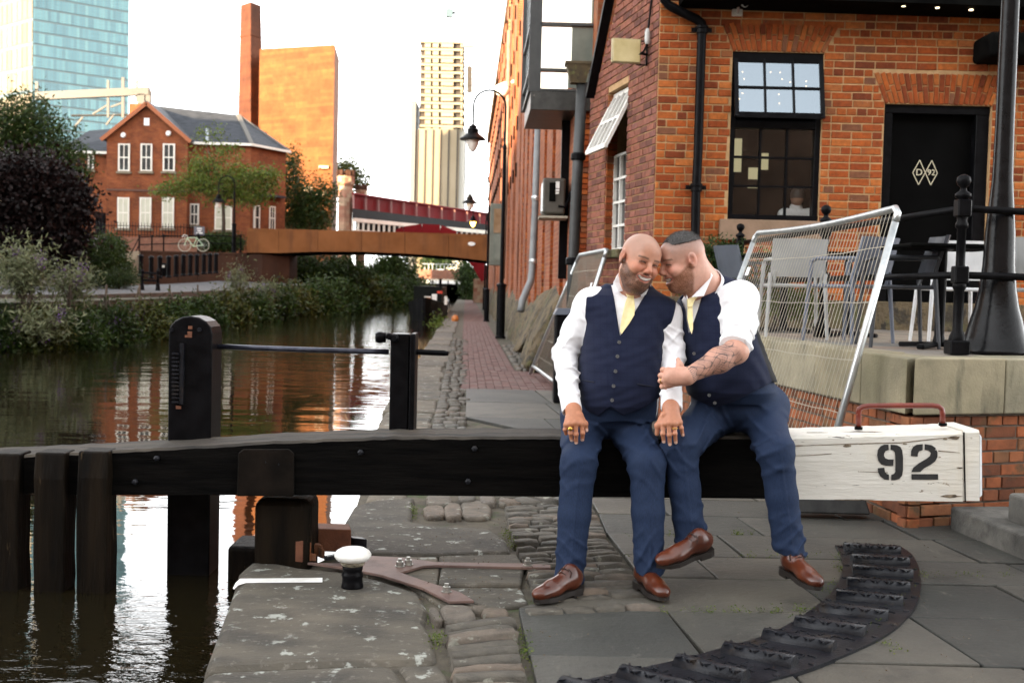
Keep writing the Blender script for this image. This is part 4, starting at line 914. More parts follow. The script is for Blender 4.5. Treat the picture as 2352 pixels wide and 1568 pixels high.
# rows of narrow vent slots: dark boxes standing in for shaded recesses
slot = MB(); slot.box((0, 0, 0), (.05, .14, .42)); sm = slot.mesh('vent_slot', m_dark)
for zr, Ya, Yb, st in ((4.9, 24, 92, 2.2), (6.3, 24, 92, 2.2), (7.6, 24, 92, 2.2), (9.0, 30, 92, 2.2), (10.4, 34, 92, 2.2), (11.8, 40, 92, 2.2)):
    Y = Ya
    while Y < Yb:
        o = link('vent_slot', sm, None); o.parent = wh; o.location = CXY(CWH-.258 if Y > 34 else CWH-.03, Y, zr)-wh.location; Y += st
# bulging rock footing
mb = MB(); nx, nz = 120, 14; vs = []
for i in range(nx+1):
    Y = 18.2+(70-18.2)*(i/nx)**1.7
    for j in range(nz+1):
        t = j/nz; nn = math.sin(Y*1.9+t*3)*.5+math.sin(Y*4.7+1.3+t*7)*.3+math.sin(Y*.63+2)*.5
        top = 1.35+.12*math.sin(Y*.9)+.08*math.sin(Y*2.7)
        bul = (.46 if Y < 26 else .34)*(1-t)**.7*(1+.30*nn*(1-t))*min(1, (1-t)*4+.0)+.02*math.sin(j*2.1+Y*9)
        vs.append(CXY(CWH-.12-max(bul, 0.0), Y, -.05+top*t))
mb.add(vs, [(i*(nz+1)+j, i*(nz+1)+j+1, (i+1)*(nz+1)+j+1, (i+1)*(nz+1)+j) for i in range(nx) for j in range(nz)]); mb.build('rock_footing', m_rock, wh, smooth=True)
# boulders leaning at the near end
def boulder(c, r, seed, rot=(0, 0, 0)):
    rr = random.Random(seed); bm = bmesh.new(); bmesh.ops.create_icosphere(bm, subdivisions=4, radius=1); ph = [rr.uniform(0, 6) for _ in range(6)]
    for v in bm.verts:
        p = v.co; k = 1+.14*math.sin(3*p.x+ph[0])*math.sin(2.5*p.z+ph[1])+.10*abs(math.sin(4*p.y+ph[2]+3*p.x))+.07*abs(math.sin(7*p.z+ph[3]+5*p.y))+.03*math.sin(19*p.z+9*p.y)
        q = Vector((abs(p.x)**.45*math.copysign(1, p.x), abs(p.y)**.45*math.copysign(1, p.y), abs(p.z)**.45*math.copysign(1, p.z))); v.co = q*k*.85
    me = bpy.data.meshes.new('boulder'); bm.to_mesh(me); bm.free(); me.transform(Matrix.Translation(c) @ Euler(rot).to_matrix().to_4x4() @ Matrix.Diagonal((*r, 1)))
    me.polygons.foreach_set('use_smooth', [True]*len(me.polygons)); me.materials.append(m_rock); return me
for i, (px, py, Yq, r, ro, lab) in enumerate([(1258, 748, 19.0, (.17, .6, .72), (.25, .45, .15), 'tall tawny rock slab leaning nearest the fence panel at the wall foot'), (1232, 742, 21.2, (.16, .75, .66), (-.2, .42, .1), 'second mossy rock slab against the warehouse foot')]):
    o = link('boulder', boulder(W(px, py, Yq), r, i+3, ro)); tag(o, lab, 'boulder', 'boulders along the wall')
# oriel of black steel and glass
ori = thing('glass_oriel', 'black steel framed glass box projecting from the warehouse above the towpath', 'bay window', W(1300, 262, 16.2))
zO = zf(1220, 0, 4.6118)
def OW(x, y, Yq=16.2): return W(*zO(x, y), Yq)
fz0, fz1 = OW(520, 1265).z, OW(520, 1050).z; fx0 = OW(490, 1150).x; fx1 = 1.32; topz = 7.0; bx0 = W(1205, 250, 18.2).x
mb = MB(); mb.hexa([Vector((fx0, 16.2, fz0)), Vector((fx1, 16.2, fz0)), Vector((fx1, 18.2, fz0)), Vector((bx0, 18.2, fz0))], [Vector((fx0, 16.2, fz1)), Vector((fx1, 16.2, fz1)), Vector((fx1, 18.2, fz1)), Vector((bx0, 18.2, fz1))]); mb.build('base_tray', M('scuffed_black_steel', (.02, .02, .018), (.045, .045, .04), 9, rough=.4, dirt=[((.35, .35, .3), 14, .66, .72, .6)]), ori, bevel=.006)
m_oframe = M('charcoal_steel', (.03, .032, .032), (.045, .047, .045), 6, rough=.45)
def obar(x0, x1, y0, y1, nm='frame_bar', dep=.1):
    a, b_ = OW(x0, y0), OW(x1, y1); mb = MB(); mb.bb(a.x, b_.x, 16.2, 16.2+dep, b_.z, a.z); return mb.build(nm, m_oframe, ori, bevel=.003)
obar(500, 605, -400, 1055, 'corner_post', .16); obar(605, 1300, 1022, 1065); obar(605, 1300, 785, 828); obar(605, 1300, 258, 305); obar(605, 1300, -260, -215)
m_blind = M('glowing_cream_blind', (.74, .70, .58), (.80, .77, .66), 2, rough=.7, emit=(1, .95, .8, .25)); m_greyglass = M('grey_green_glass', (.12, .14, .12), (.18, .20, .17), 3, rough=.08, spec=.8)  # the cream blind carries a glow of its own
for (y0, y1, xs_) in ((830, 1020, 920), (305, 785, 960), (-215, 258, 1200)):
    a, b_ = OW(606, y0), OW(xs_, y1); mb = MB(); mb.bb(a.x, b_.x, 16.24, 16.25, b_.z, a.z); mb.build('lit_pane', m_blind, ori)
    a, b_ = OW(xs_+1, y0), OW(1300, y1); mb = MB(); mb.bb(a.x, b_.x, 16.24, 16.25, b_.z, a.z); mb.build('pane', m_greyglass, ori)
sd = MB(); 
mb = MB(); a = Vector((fx0, 16.3, 0)); b_ = Vector((bx0, 18.2, 0)); nn_ = Vector((-1, -.1, 0)).normalized()
mb.sheet([a+Vector((0, 0, fz1)), b_+Vector((0, 0, fz1)), b_+Vector((0, 0, topz)), a+Vector((0, 0, topz))], .02, nn_); mb.build('side_pane', M('pale_side_glass', (.55, .6, .6), (.7, .74, .74), 3, rough=.06, spec=.9), ori)
for z in (fz1+.02, OW(0, 800).z, OW(0, 280).z, 6.2):
    mb = MB(); mb.bar(a+nn_*.02+Vector((0, 0, z)), b_+nn_*.02+Vector((0, 0, z)), .04, .05); mb.build('side_bar', m_oframe, ori)
mb = MB(); mb.bar(b_+nn_*.02+Vector((0, 0, fz1)), b_+nn_*.02+Vector((0, 0, topz)), .08, .08); mb.build('back_post', m_oframe, ori)
mb = MB(); mb.bb(fx0-.05, fx1, 16.2, 18.2, topz, topz+.1); mb.build('roof', m_oframe, ori)
mb = MB(); x = W(1290, 300, 17.3).x; mb.bb(x, x+.16, 17.2, 17.35, 1.5, fz0+.02); mb.build('support_post', m_blackpaint, ori)
# pipes
hp = thing('hopper_pipe', 'dark downpipe with rusty hopper head at the junction of pub and warehouse', 'pipe', W(1322, 600, 15.55))
zH = zf(1180, 300, 4.126)
mb = MB(); mb.tube([W(1337, 190, 15.5), W(1325, 420, 15.5), W(1316, 620, 15.5), W(1311, 760, 15.5)], .075, 12); mb.build('pipe', M('dark_grey_pipe', (.022, .024, .024), (.035, .037, .036), 9, rough=.5), hp, smooth=True)
c = W(1328, 168, 15.48); mb = MB(); mb.hexa([c+Vector((x, y, -.14)) for x, y in ((-.1, -.08), (.1, -.08), (.1, .1), (-.1, .1))], [c+Vector((x, y, .1)) for x, y in ((-.16, -.13), (.16, -.13), (.16, .12), (-.16, .12))]); mb.box(c+Vector((0, 0, .115)), (.36, .28, .035)); mb.build('hopper_head', M('rusty_brown_iron', (.05, .035, .02), (.10, .07, .03), 10, rough=.8, dirt=[((.15, .16, .05), 7, .6, .7, .7)]), hp)
for y in (360, 600): mb = MB(); mb.lathe(W(1328-(y-360)*.05, y, 15.5), [(.09, -.05), (.1, -.03), (.1, .03), (.085, .05)], 14); mb.build('collar', m_blackpaint, hp)
gp = thing('grey_drainpipe', 'pale grey drainpipe with kinked foot on the warehouse wall', 'pipe', W(1222, 640, 24))
mb = MB(); Yp = 24.5; mb.tube([W(1236, 285, Yp), W(1229, 480, Yp), W(1222, 620, Yp), W(1219, 645, Yp-.1), W(1200, 690, Yp-.5), W(1196, 715, Yp-.6)], .075, 12); mb.build('pipe', M('grey_pipe_paint', (.15, .16, .17), (.21, .22, .22), 5, rough=.5), gp, smooth=True)
for y in (455, 600): mb = MB(); mb.lathe(W(1231-(y-455)*.04, y, Yp), [(.09, -.05), (.1, 0), (.09, .05)], 12); mb.build('collar', m_steel, gp)
# tall thin pipe further along
tp = MB(); tp.tube([W(1170, 70, 40), W(1163, 400, 40), W(1155, 640, 40)], .07, 8); o = tp.build('tall_drainpipe', M('brown_grey_pipe', (.16, .11, .08), (.22, .17, .13), 5, rough=.6), None, smooth=True); tag(o, 'tall thin drainpipe on the sunlit part of the warehouse wall', 'pipe')
# air conditioning unit
ac = thing('air_conditioner', 'dark boxy air conditioning unit on a pale bracket on the warehouse wall', 'air conditioner', W(1270, 500, 17))
zK = zf(1180, 300, 4.126)
def AW(x, y, Yq=16.6): return W(*zK(x, y), Yq)
mb = MB(); a, b_ = AW(735, 595), AW(900, 970); mb.bb(a.x, b_.x+.08, 16.6, 17.4, b_.z, a.z); mb.build('casing', M('taupe_casing', (.05, .045, .035), (.075, .068, .055), 5, rough=.45), ac, bevel=.03, seg=3)
mb = MB(); a, b_ = AW(722, 640, 16.7), AW(742, 990, 16.7); mb.bb(a.x, b_.x, 16.7, 17.3, b_.z+.05, a.z); mb.build('fan_grille', m_steel, ac, bevel=.02)
mb = MB(); a, b_ = AW(800, 645, 16.59), AW(860, 840, 16.59); mb.bb(a.x, b_.x, 16.585, 16.6, b_.z, a.z); mb.build('panel', m_dark, ac)
for (x0, x1, y0, y1) in ((866, 902, 635, 705), (864, 900, 714, 735), (862, 896, 742, 764)): mb = MB(); a, b_ = AW(x0, y0, 16.58), AW(x1, y1, 16.58); mb.bb(a.x, b_.x, 16.57, 16.597, b_.z, a.z); mb.build('label', m_whitepaint, ac)
mb = MB(); a, b_ = AW(690, 985), AW(985, 1015); mb.bb(a.x, b_.x, 16.55, 17.3, b_.z, a.z); mb.build('bracket', M('pale_bracket', (.35, .32, .25), rough=.6), ac)
mb = MB(); mb.tube([AW(890, 890), AW(960, 900), AW(1000, 820), AW(1020, 740)], .02, 6); mb.build('hose', m_blackpaint, ac)
# grey noticeboard cabinet on the wall beside the lamp post
nb = thing('wall_cabinet', 'tall grey glazed cabinet fixed to the warehouse behind the lamp post', 'cabinet', W(1150, 600, 33))
a, b_ = AW(190, 860, 33), AW(310, 1500, 33); mb = MB(); mb.bb(a.x, b_.x, 33, 33.5, b_.z, a.z); mb.build('case', M('green_grey_metal', (.10, .11, .09), (.14, .15, .12), 5, rough=.5), nb, bevel=.02)
for (x0, x1, y0, y1, m_) in ((228, 300, 915, 1165, M('painted_brick_reflection', (.2, .12, .06), (.3, .2, .12), 3, rough=.2)), (225, 298, 1180, 1440, m_greyglass)):  # upper pane has a brick reflection painted into its base colour
    a, b_ = AW(x0, y0, 32.98), AW(x1, y1, 32.98); mb = MB(); mb.bb(a.x, b_.x, 32.97, 33.0, b_.z, a.z); mb.build('pane', m_, nb)
# dome cctv
dm = thing('dome_camera', 'white dome security camera on the sunlit warehouse wall', 'camera', W(1130, 222, 40)); c = W(*zO(165, 1025), 40)
mb = MB(); mb.lathe(c, [(.02, -.28), (.2, -.2), (.28, 0), (.2, .12), (.05, .18)], 14); mb.build('dome', m_whitepaint, dm, smooth=True); mb = MB(); mb.tube([c+Vector((0, 0, .15)), c+Vector((.5, .1, .3)), c+Vector((.8, .2, 0))], .06, 6); mb.build('arm', m_whitepaint, dm)
# bin beside the left man
bn = thing('litter_bin', 'dark litter bin half hidden behind the man in front of the boulders', 'bin', W(1285, 800, 13.5))
a, b_ = W(1276, 722, 13.5), W(1330, 820, 13.5); mb = MB(); mb.bb(a.x, b_.x, 13.5, 13.9, 0, a.z); mb.build('body', m_blackpaint, bn, bevel=.02); mb = MB(); mb.hexa([Vector((a.x-.02, 13.47, a.z)), Vector((b_.x, 13.47, a.z)), Vector((b_.x, 13.92, a.z)), Vector((a.x-.02, 13.92, a.z))], [Vector((a.x+.03, 13.55, a.z+.07)), Vector((b_.x, 13.55, a.z+.07)), Vector((b_.x, 13.9, a.z+.07)), Vector((a.x+.03, 13.9, a.z+.07))]); mb.build('lid', M('slate_plastic', (.06, .07, .09), rough=.5), bn)
# ---------------------------------------------------------------- lamp posts
m_lampglass = M('lamp_glass', (.8, .74, .66), (.9, .85, .78), 9, rough=.2); m_lamplit = M('lit_lamp_glass', (1, .7, .2), emit=(1, .55, .08, 3.0))
def lamp_proto(h=5.6, glass=None, side=-1):
    r = thing('lamp_post', '', 'street lamp'); 
    mb = MB(); mb.lathe((0, 0, 0), [(.14, 0), (.14, .05), (.115, .08), (.115, 1.35), (.13, 1.37), (.13, 1.42), (.07, 1.46)], 14); mb.build('base', m_blackpaint, r, smooth=False)
    mb = MB(); mb.lathe((0, 0, 0), [(.055, 1.4), (.05, h*.75), (.06, h*.75+.02), (.04, h*.77)], 10); mb.tube([(0, 0, h*.76), (0, 0, h-.55)]+[(side*(.42-.42*math.cos(math.pi*k/10)), 0, h-.55+.42*math.sin(math.pi*k/10)) for k in range(1, 11)]+[(side*.84, 0, h-1.05)], .03, 8); mb.build('column', m_blackpaint, r)
    c = (side*.84, 0, h-1.45); mb = MB(); mb.lathe(c, [(.34, .02), (.34, .05), (.2, .16), (.15, .2), (.15, .3), (.1, .32), (.1, .38), (.04, .42)], 16); mb.build('shade', m_blackpaint, r)
    mb = MB(); mb.lathe(c, [(.03, -.3), (.1, -.22), (.16, -.08), (.17, .02)], 14); mb.build('globe', glass, r, smooth=True)
    return r
lp1 = lamp_proto(6.6, m_lampglass); b_ = G(1149, 777); lp1.location = (b_.x, b_.y, 0); lp1.rotation_euler = (0, .024, 0); lp1.rotation_euler = (0, 0, 0); lp1['label'] = 'nearest tall black swan neck lamp post against the warehouse, unlit'; lp1['group'] = 'lamp posts along the towpath'
lp2 = copy_tree(lp1); b_ = G(1117, 738); lp2.location = (b_.x, b_.y, 0); lp2.scale = (.88, .88, .88); lp2['label'] = 'second black swan neck lamp post along the towpath, unlit'
lp3 = lamp_proto(7.0, m_lamplit); b_ = W(1112, 715, 66); lp3.location = (b_.x, b_.y, 0); lp3.scale = (.9, .9, .9); lp3['label'] = 'farthest towpath lamp post with glowing orange lamp'; lp3['group'] = 'lamp posts along the towpath'
# ================================================================= blocks added out of frame to keep sun off lock side, bank and house
m_rear = brick_tex('rear_brick', [(.36, .22, .15), (.30, .18, .12)], (.34, .29, .23), axis='XZ')
for lab, x0_, x1_, y0_, y1_, h_ in (('long brick block added behind the camera to shade the lock side', -80, 40, -44, -30, 21), ('brick block added out of frame on the left bank to shade the house', -64, -27, 20, 42, 17)):
    sh = thing('shade_block', lab, 'building', ((x0_+x1_)/2, y1_, 0), 'added shade blocks out of frame')
    mb = MB(); mb.bb(x0_, x1_, y0_, y1_, -.5, h_); mb.build('wall', m_rear, sh)
    mb = MB(); mb.bb(x0_-.4, x1_+.4, y0_-.4, y1_+.4, h_, h_+.5); mb.build('roof', m_slab_roof if 'm_slab_roof' in globals() else M('rear_slate', (.08, .08, .09), rough=.8), sh)
    for i in range(int((x1_-x0_)/7)):
        for j in range(3):
            mb = MB(); x = x0_+3+i*7; z = 2.5+j*5; ys_ = y1_ if y1_ < 0 else y1_; mb.bb(x, x+2, ys_-.02, ys_+.05, z, z+2.8); mb.build('window', m_whitepaint, sh)
# ================================================================= railing, column, fences, furniture
rl = thing('terrace_railing', 'black iron railing with ball finials along the terrace edge', 'railing', G(2197, 815, TZ))
def rail_post(b_, h, nm='post'):
    s = h/1.12
    mb = MB(); prof = [(.062, 0), (.062, .03), (.045, .05), (.055, .08), (.05, .11), (.032, .15), (.032, .40), (.042, .42), (.042, .44), (.03, .46)]
    prof += [(.028, .60), (.028, .79), (.04, .80), (.04, .82), (.03, .84), (.034, .86), (.034, .98), (.05, .99), (.05, 1.01), (.022, 1.03), (.02, 1.05), (.036, 1.065), (.045, 1.09), (.040, 1.115), (.02, 1.13), (.002, 1.135)]
    mb.lathe(b_, [(r*s, z*s) for r, z in prof], 16); o = mb.build(nm, m_blackpaint, rl, smooth=True)
    mb = MB()
    for z in (.50, .92): mb.box(b_+Vector((0, 0, z*s)), (.088*s, .088*s, .11*s))
    mb.box(b_+Vector((0, 0, .04*s)), (.125*s, .125*s, .09*s)); k = mb.build('post_blocks', m_blackpaint, o, bevel=.008); k['kind'] = 'stuff'
    return o
P1 = G(2197, 812, TZ); P2 = W(1887, 775, 9.8); P2.z = TZ; P3 = W(1693, 765, 12.0); P3.z = TZ
hts = [(G(2197, 812, TZ), W(2200, 405, P1.y).z-TZ), (P2, W(1890, 474, P2.y).z-TZ), (P3, W(1694, 516, P3.y).z-TZ)]
for p, h in hts: rail_post(p, h)
hs_ = [h for p, h in hts]
PR = P1+dr*3.0; PL = W(1610, 585, 12.35)
for fr_, nm in ((.82, 'top_rail'), (.445, 'mid_rail')):
    for (a, ha), (b_, hb) in (((P1, hs_[0]), (P2, hs_[1])), ((P2, hs_[1]), (P3, hs_[2])), ((P1, hs_[0]), (PR, hs_[0]))):
        mb = MB(); mb.tube([a+Vector((0, 0, ha*fr_)), b_+Vector((0, 0, hb*fr_))], .024, 10); mb.build(nm, m_blackpaint, rl, smooth=True)
mb = MB(); mb.tube([P3+Vector((0, 0, hs_[2]*.82)), PL], .024, 10); mb.build('top_rail', m_blackpaint, rl, smooth=True)
# column
cbp = W(2285, 812, 7.65); cbp.z = TZ
clm = thing('iron_column', 'tall black cast iron column with flared base at the terrace corner', 'column', cbp)
mb = MB(); prof = [(.235, 0), (.23, .02), (.215, .05), (.19, .12), (.165, .22), (.140, .30), (.118, .42), (.102, .58), (.095, .8), (.078, 1.0), (.066, 1.15), (.060, 1.5), (.056, 3.0), (.054, 4.6)]
mb.lathe(cbp, prof, 28); mb.build('shaft', M('gloss_black_column', (.003, .003, .0035), (.007, .007, .008), 10, rough=.2, spec=.16, bump=.15, bscale=30), clm, smooth=True)
bm_ = MB(); bm_.bb(cbp.x-.1, 9, cbp.y-.12, cbp.y+.12, 4.55, 4.9); bm_.build('canopy_beam', m_blackpaint, clm)
# ---------------------------------------------------------------- mesh fence panels
m_wire = M('fence_wire', (.42, .39, .32), (.52, .48, .40), 30, rough=.45, metal=.5)
def fence(name, label, TLc, TRc, BRc, BLc, nv, tagpos, sag=.0, wr=.0023):
    r = thing(name, label, 'fence panel', (BLc+BRc)/2, 'wire mesh site fence panels')
    def P(u, v):
        p = (TLc.lerp(TRc, u)).lerp(BLc.lerp(BRc, u), v); p.z -= sag*math.sin(math.pi*u)*(1-v); return p
    rad = .022 if nv < 50 else .028
    cor = [P(0, .05), P(.0, .02), P(.02, 0), P(.05, 0)]+[P(.05+.9*k/10, 0) for k in range(1, 11)]+[P(.98, 0), P(1, .02), P(1, .05)]
    mb = MB(); mb.tube(cor, rad, 10); mb.build('top_tube', m_steel, r, smooth=True)
    for u in (0, 1): mb = MB(); mb.tube([P(u, .05), P(u, .5), P(u, 1.03)], rad, 10); mb.build('side_tube', m_steel, r, smooth=True)
    mb = MB(); mb.tube([P(0, .96), P(1, .96)], rad*.9, 8); mb.build('bottom_tube', m_steel, r, smooth=True)
    mb = MB()
    for i in range(1, nv):
        u = i/nv; mb.tube([P(u, .012), P(u, .5), P(u, .955)], wr, 4, False)
    for v in (.13, .32, .52, .70, .86):
        mb.tube([P(k/12, v+.002*math.sin(k*2.1+v*9)) for k in range(13)], wr*1.5, 4, False)
    o = mb.build('wire_mesh', m_wire, r); o['kind'] = 'stuff'
    mb = MB(); c = P(*tagpos); u_ = (P(tagpos[0]+.05, tagpos[1])-c).normalized(); v_ = (P(tagpos[0], tagpos[1]+.05)-c).normalized(); n_ = u_.cross(v_); n_ = n_ if n_.y < 0 else -n_
    c = c+n_*.012; mb.sheet([c, c+u_*.085, c+u_*.085+v_*.075, c+v_*.075], .003, n_); mb.build('paper_tag', M('paper_tag', (.72, .74, .76), (.8, .8, .8), 30, rough=.7), r)
    for u in ((0, 1) if nv < 50 else ()):
        p = P(u, 1.0); mb = MB(); mb.hexa([Vector((p.x+a, p.y+b_, max(p.z-.06, 0))) for a, b_ in ((-.3, -.1), (.3, -.1), (.3, .1), (-.3, .1))], [Vector((p.x+a, p.y+b_, max(p.z-.06, 0)+.12)) for a, b_ in ((-.26, -.08), (.26, -.08), (.26, .08), (-.26, .08))]); mb.build('foot_block', M('rubber_foot', (.018, .018, .018), (.04, .04, .038), 12, rough=.8), r, bevel=.01)
    return r
fence('mesh_fence_panel', 'wire mesh fence panel leaning on the terrace railing behind the right man', W(1738, 535, 9.9), W(2066, 476, 7.0), W(1878, 1150, 7.0), W(1560, 1010, 9.6), 49, (.05, .17), .03)
fence('mesh_fence_panel', 'smaller looking wire mesh fence panel propped on the warehouse behind the left man', W(1332, 586, 15.1), W(1394, 574, 13.8), W(1290, 905, 14.2), W(1221, 850, 17.6), 60, (.85, .22), 0, .0022)
# ---------------------------------------------------------------- chairs and tables
def chair(label, col, loc, rz, grp='terrace chairs', arms=True, white=False):
    r = thing('terrace_chair', label, 'chair', (0, 0, 0), grp)
    mt = M('chair_'+label[:12], col, tuple(c*1.25 for c in col), 6, rough=.45)
    w, d, sh_, bh = .44, .42, .44, .82
    mb = MB(); mb.box((0, 0, sh_), (w, d, .028)); mb.build('seat', mt, r, bevel=.012, seg=2)
    mb = MB(); n = 6; vs = []
    for i in range(n+1):
        x = -w/2+w*i/n; cv = .05*(1-(2*i/n-1)**2)
        for z, yy in ((sh_+.07, d/2-.02), (bh, d/2+.07)): vs += [(x, yy+cv-.012, z), (x, yy+cv+.012, z)]
    for i in range(n):
        a, b_ = i*4, (i+1)*4; mb.add([], [])
    fs = []
    for i in range(n):
        a, b_ = i*4, (i+1)*4; fs += [(a, b_, b_+2, a+2), (a+1, a+3, b_+3, b_+1), (a+2, b_+2, b_+3, a+3), (a, a+1, b_+1, b_)]
    fs += [(0, 2, 3, 1), (n*4, n*4+1, n*4+3, n*4+2)]
    mb.add(vs, fs); mb.build('backrest', mt, r, smooth=False)
    for sx in (-1, 1):
        for sy, zt in ((-1, sh_+(.2 if arms else 0)), (1, sh_+.1)):
            mb = MB(); mb.tube([(sx*(w/2+.03), sy*(d/2+.03), 0), (sx*(w/2-.0), sy*(d/2-.01), zt)], [.014, .018], 8); mb.build('leg', mt, r)
        if arms:
            mb = MB(); mb.tube([(sx*w/2, -d/2+.01, sh_+.19), (sx*w/2, -d/2+.06, sh_+.215), (sx*w/2, d/2, sh_+.215), (sx*(w/2-.02), d/2+.03, sh_+.2)], .015, 8); mb.build('armrest', mt, r)
        mb = MB(); mb.tube([(sx*(w/2-.03), d/2-.02, sh_), (sx*(w/2-.03), d/2+.02, sh_+.12)], .013, 6); mb.build('back_stay', mt, r)
    r.location = loc; r.rotation_euler = (0, 0, rz); return r
grey, slate, white, dark, pale = (.16, .16, .155), (.10, .115, .15), (.66, .67, .68), (.03, .033, .04), (.33, .34, .34)
def TF(px, Yq): p = W(px, 700, Yq); return Vector((p.x, Yq, TZ-.012))
chair('grey plastic terrace chair seen from behind through the fence mesh', pale, TF(1820, 9.7), R(176))
chair('slate blue terrace chair turned sideways behind the fence mesh', slate, TF(1950, 9.1), R(215))
chair('dark slate terrace chair nearest the low hedge', (.07, .08, .10), TF(1720, 11.2), R(110))
chair('charcoal terrace armchair beside the dark pedestal table', dark, TF(2062, 8.5), R(-95))
chair('white terrace chair standing in front of the black door', white, TF(2185, 9.4), R(178), arms=False)
chair('pale grey terrace chair at the right edge behind the column', pale, TF(2370, 8.6), R(150))
def table(label, loc, top=.45, mt=None):
    r = thing('pedestal_table', label, 'table', (0, 0, 0), 'pedestal tables')
    mb = MB(); mb.box((0, 0, .73), (.7, .7, .03)); mb.build('table_top', mt, r, bevel=.01); mb = MB(); mb.lathe((0, 0, 0), [(.05, .03), (.035, .1), (.035, .7), (.08, .715)], 14); mb.build('pedestal', m_blackpaint, r)
    for k in range(4):
        t = math.pi/4+k*math.pi/2; mb = MB(); mb.bar((0, 0, .035), (.3*math.cos(t), .3*math.sin(t), .02), .06, .035); mb.build('foot', m_blackpaint, r, bevel=.01)
    r.location = loc; return r
table('black pedestal table behind the fence mesh near the slate chair', TF(1945, 10.3), mt=m_dark)
table('black square pedestal table in front of the white chair', TF(2160, 8.3), mt=m_dark)
table('black pedestal table behind the grey chair by the hedge', TF(1800, 11.0), mt=m_dark)
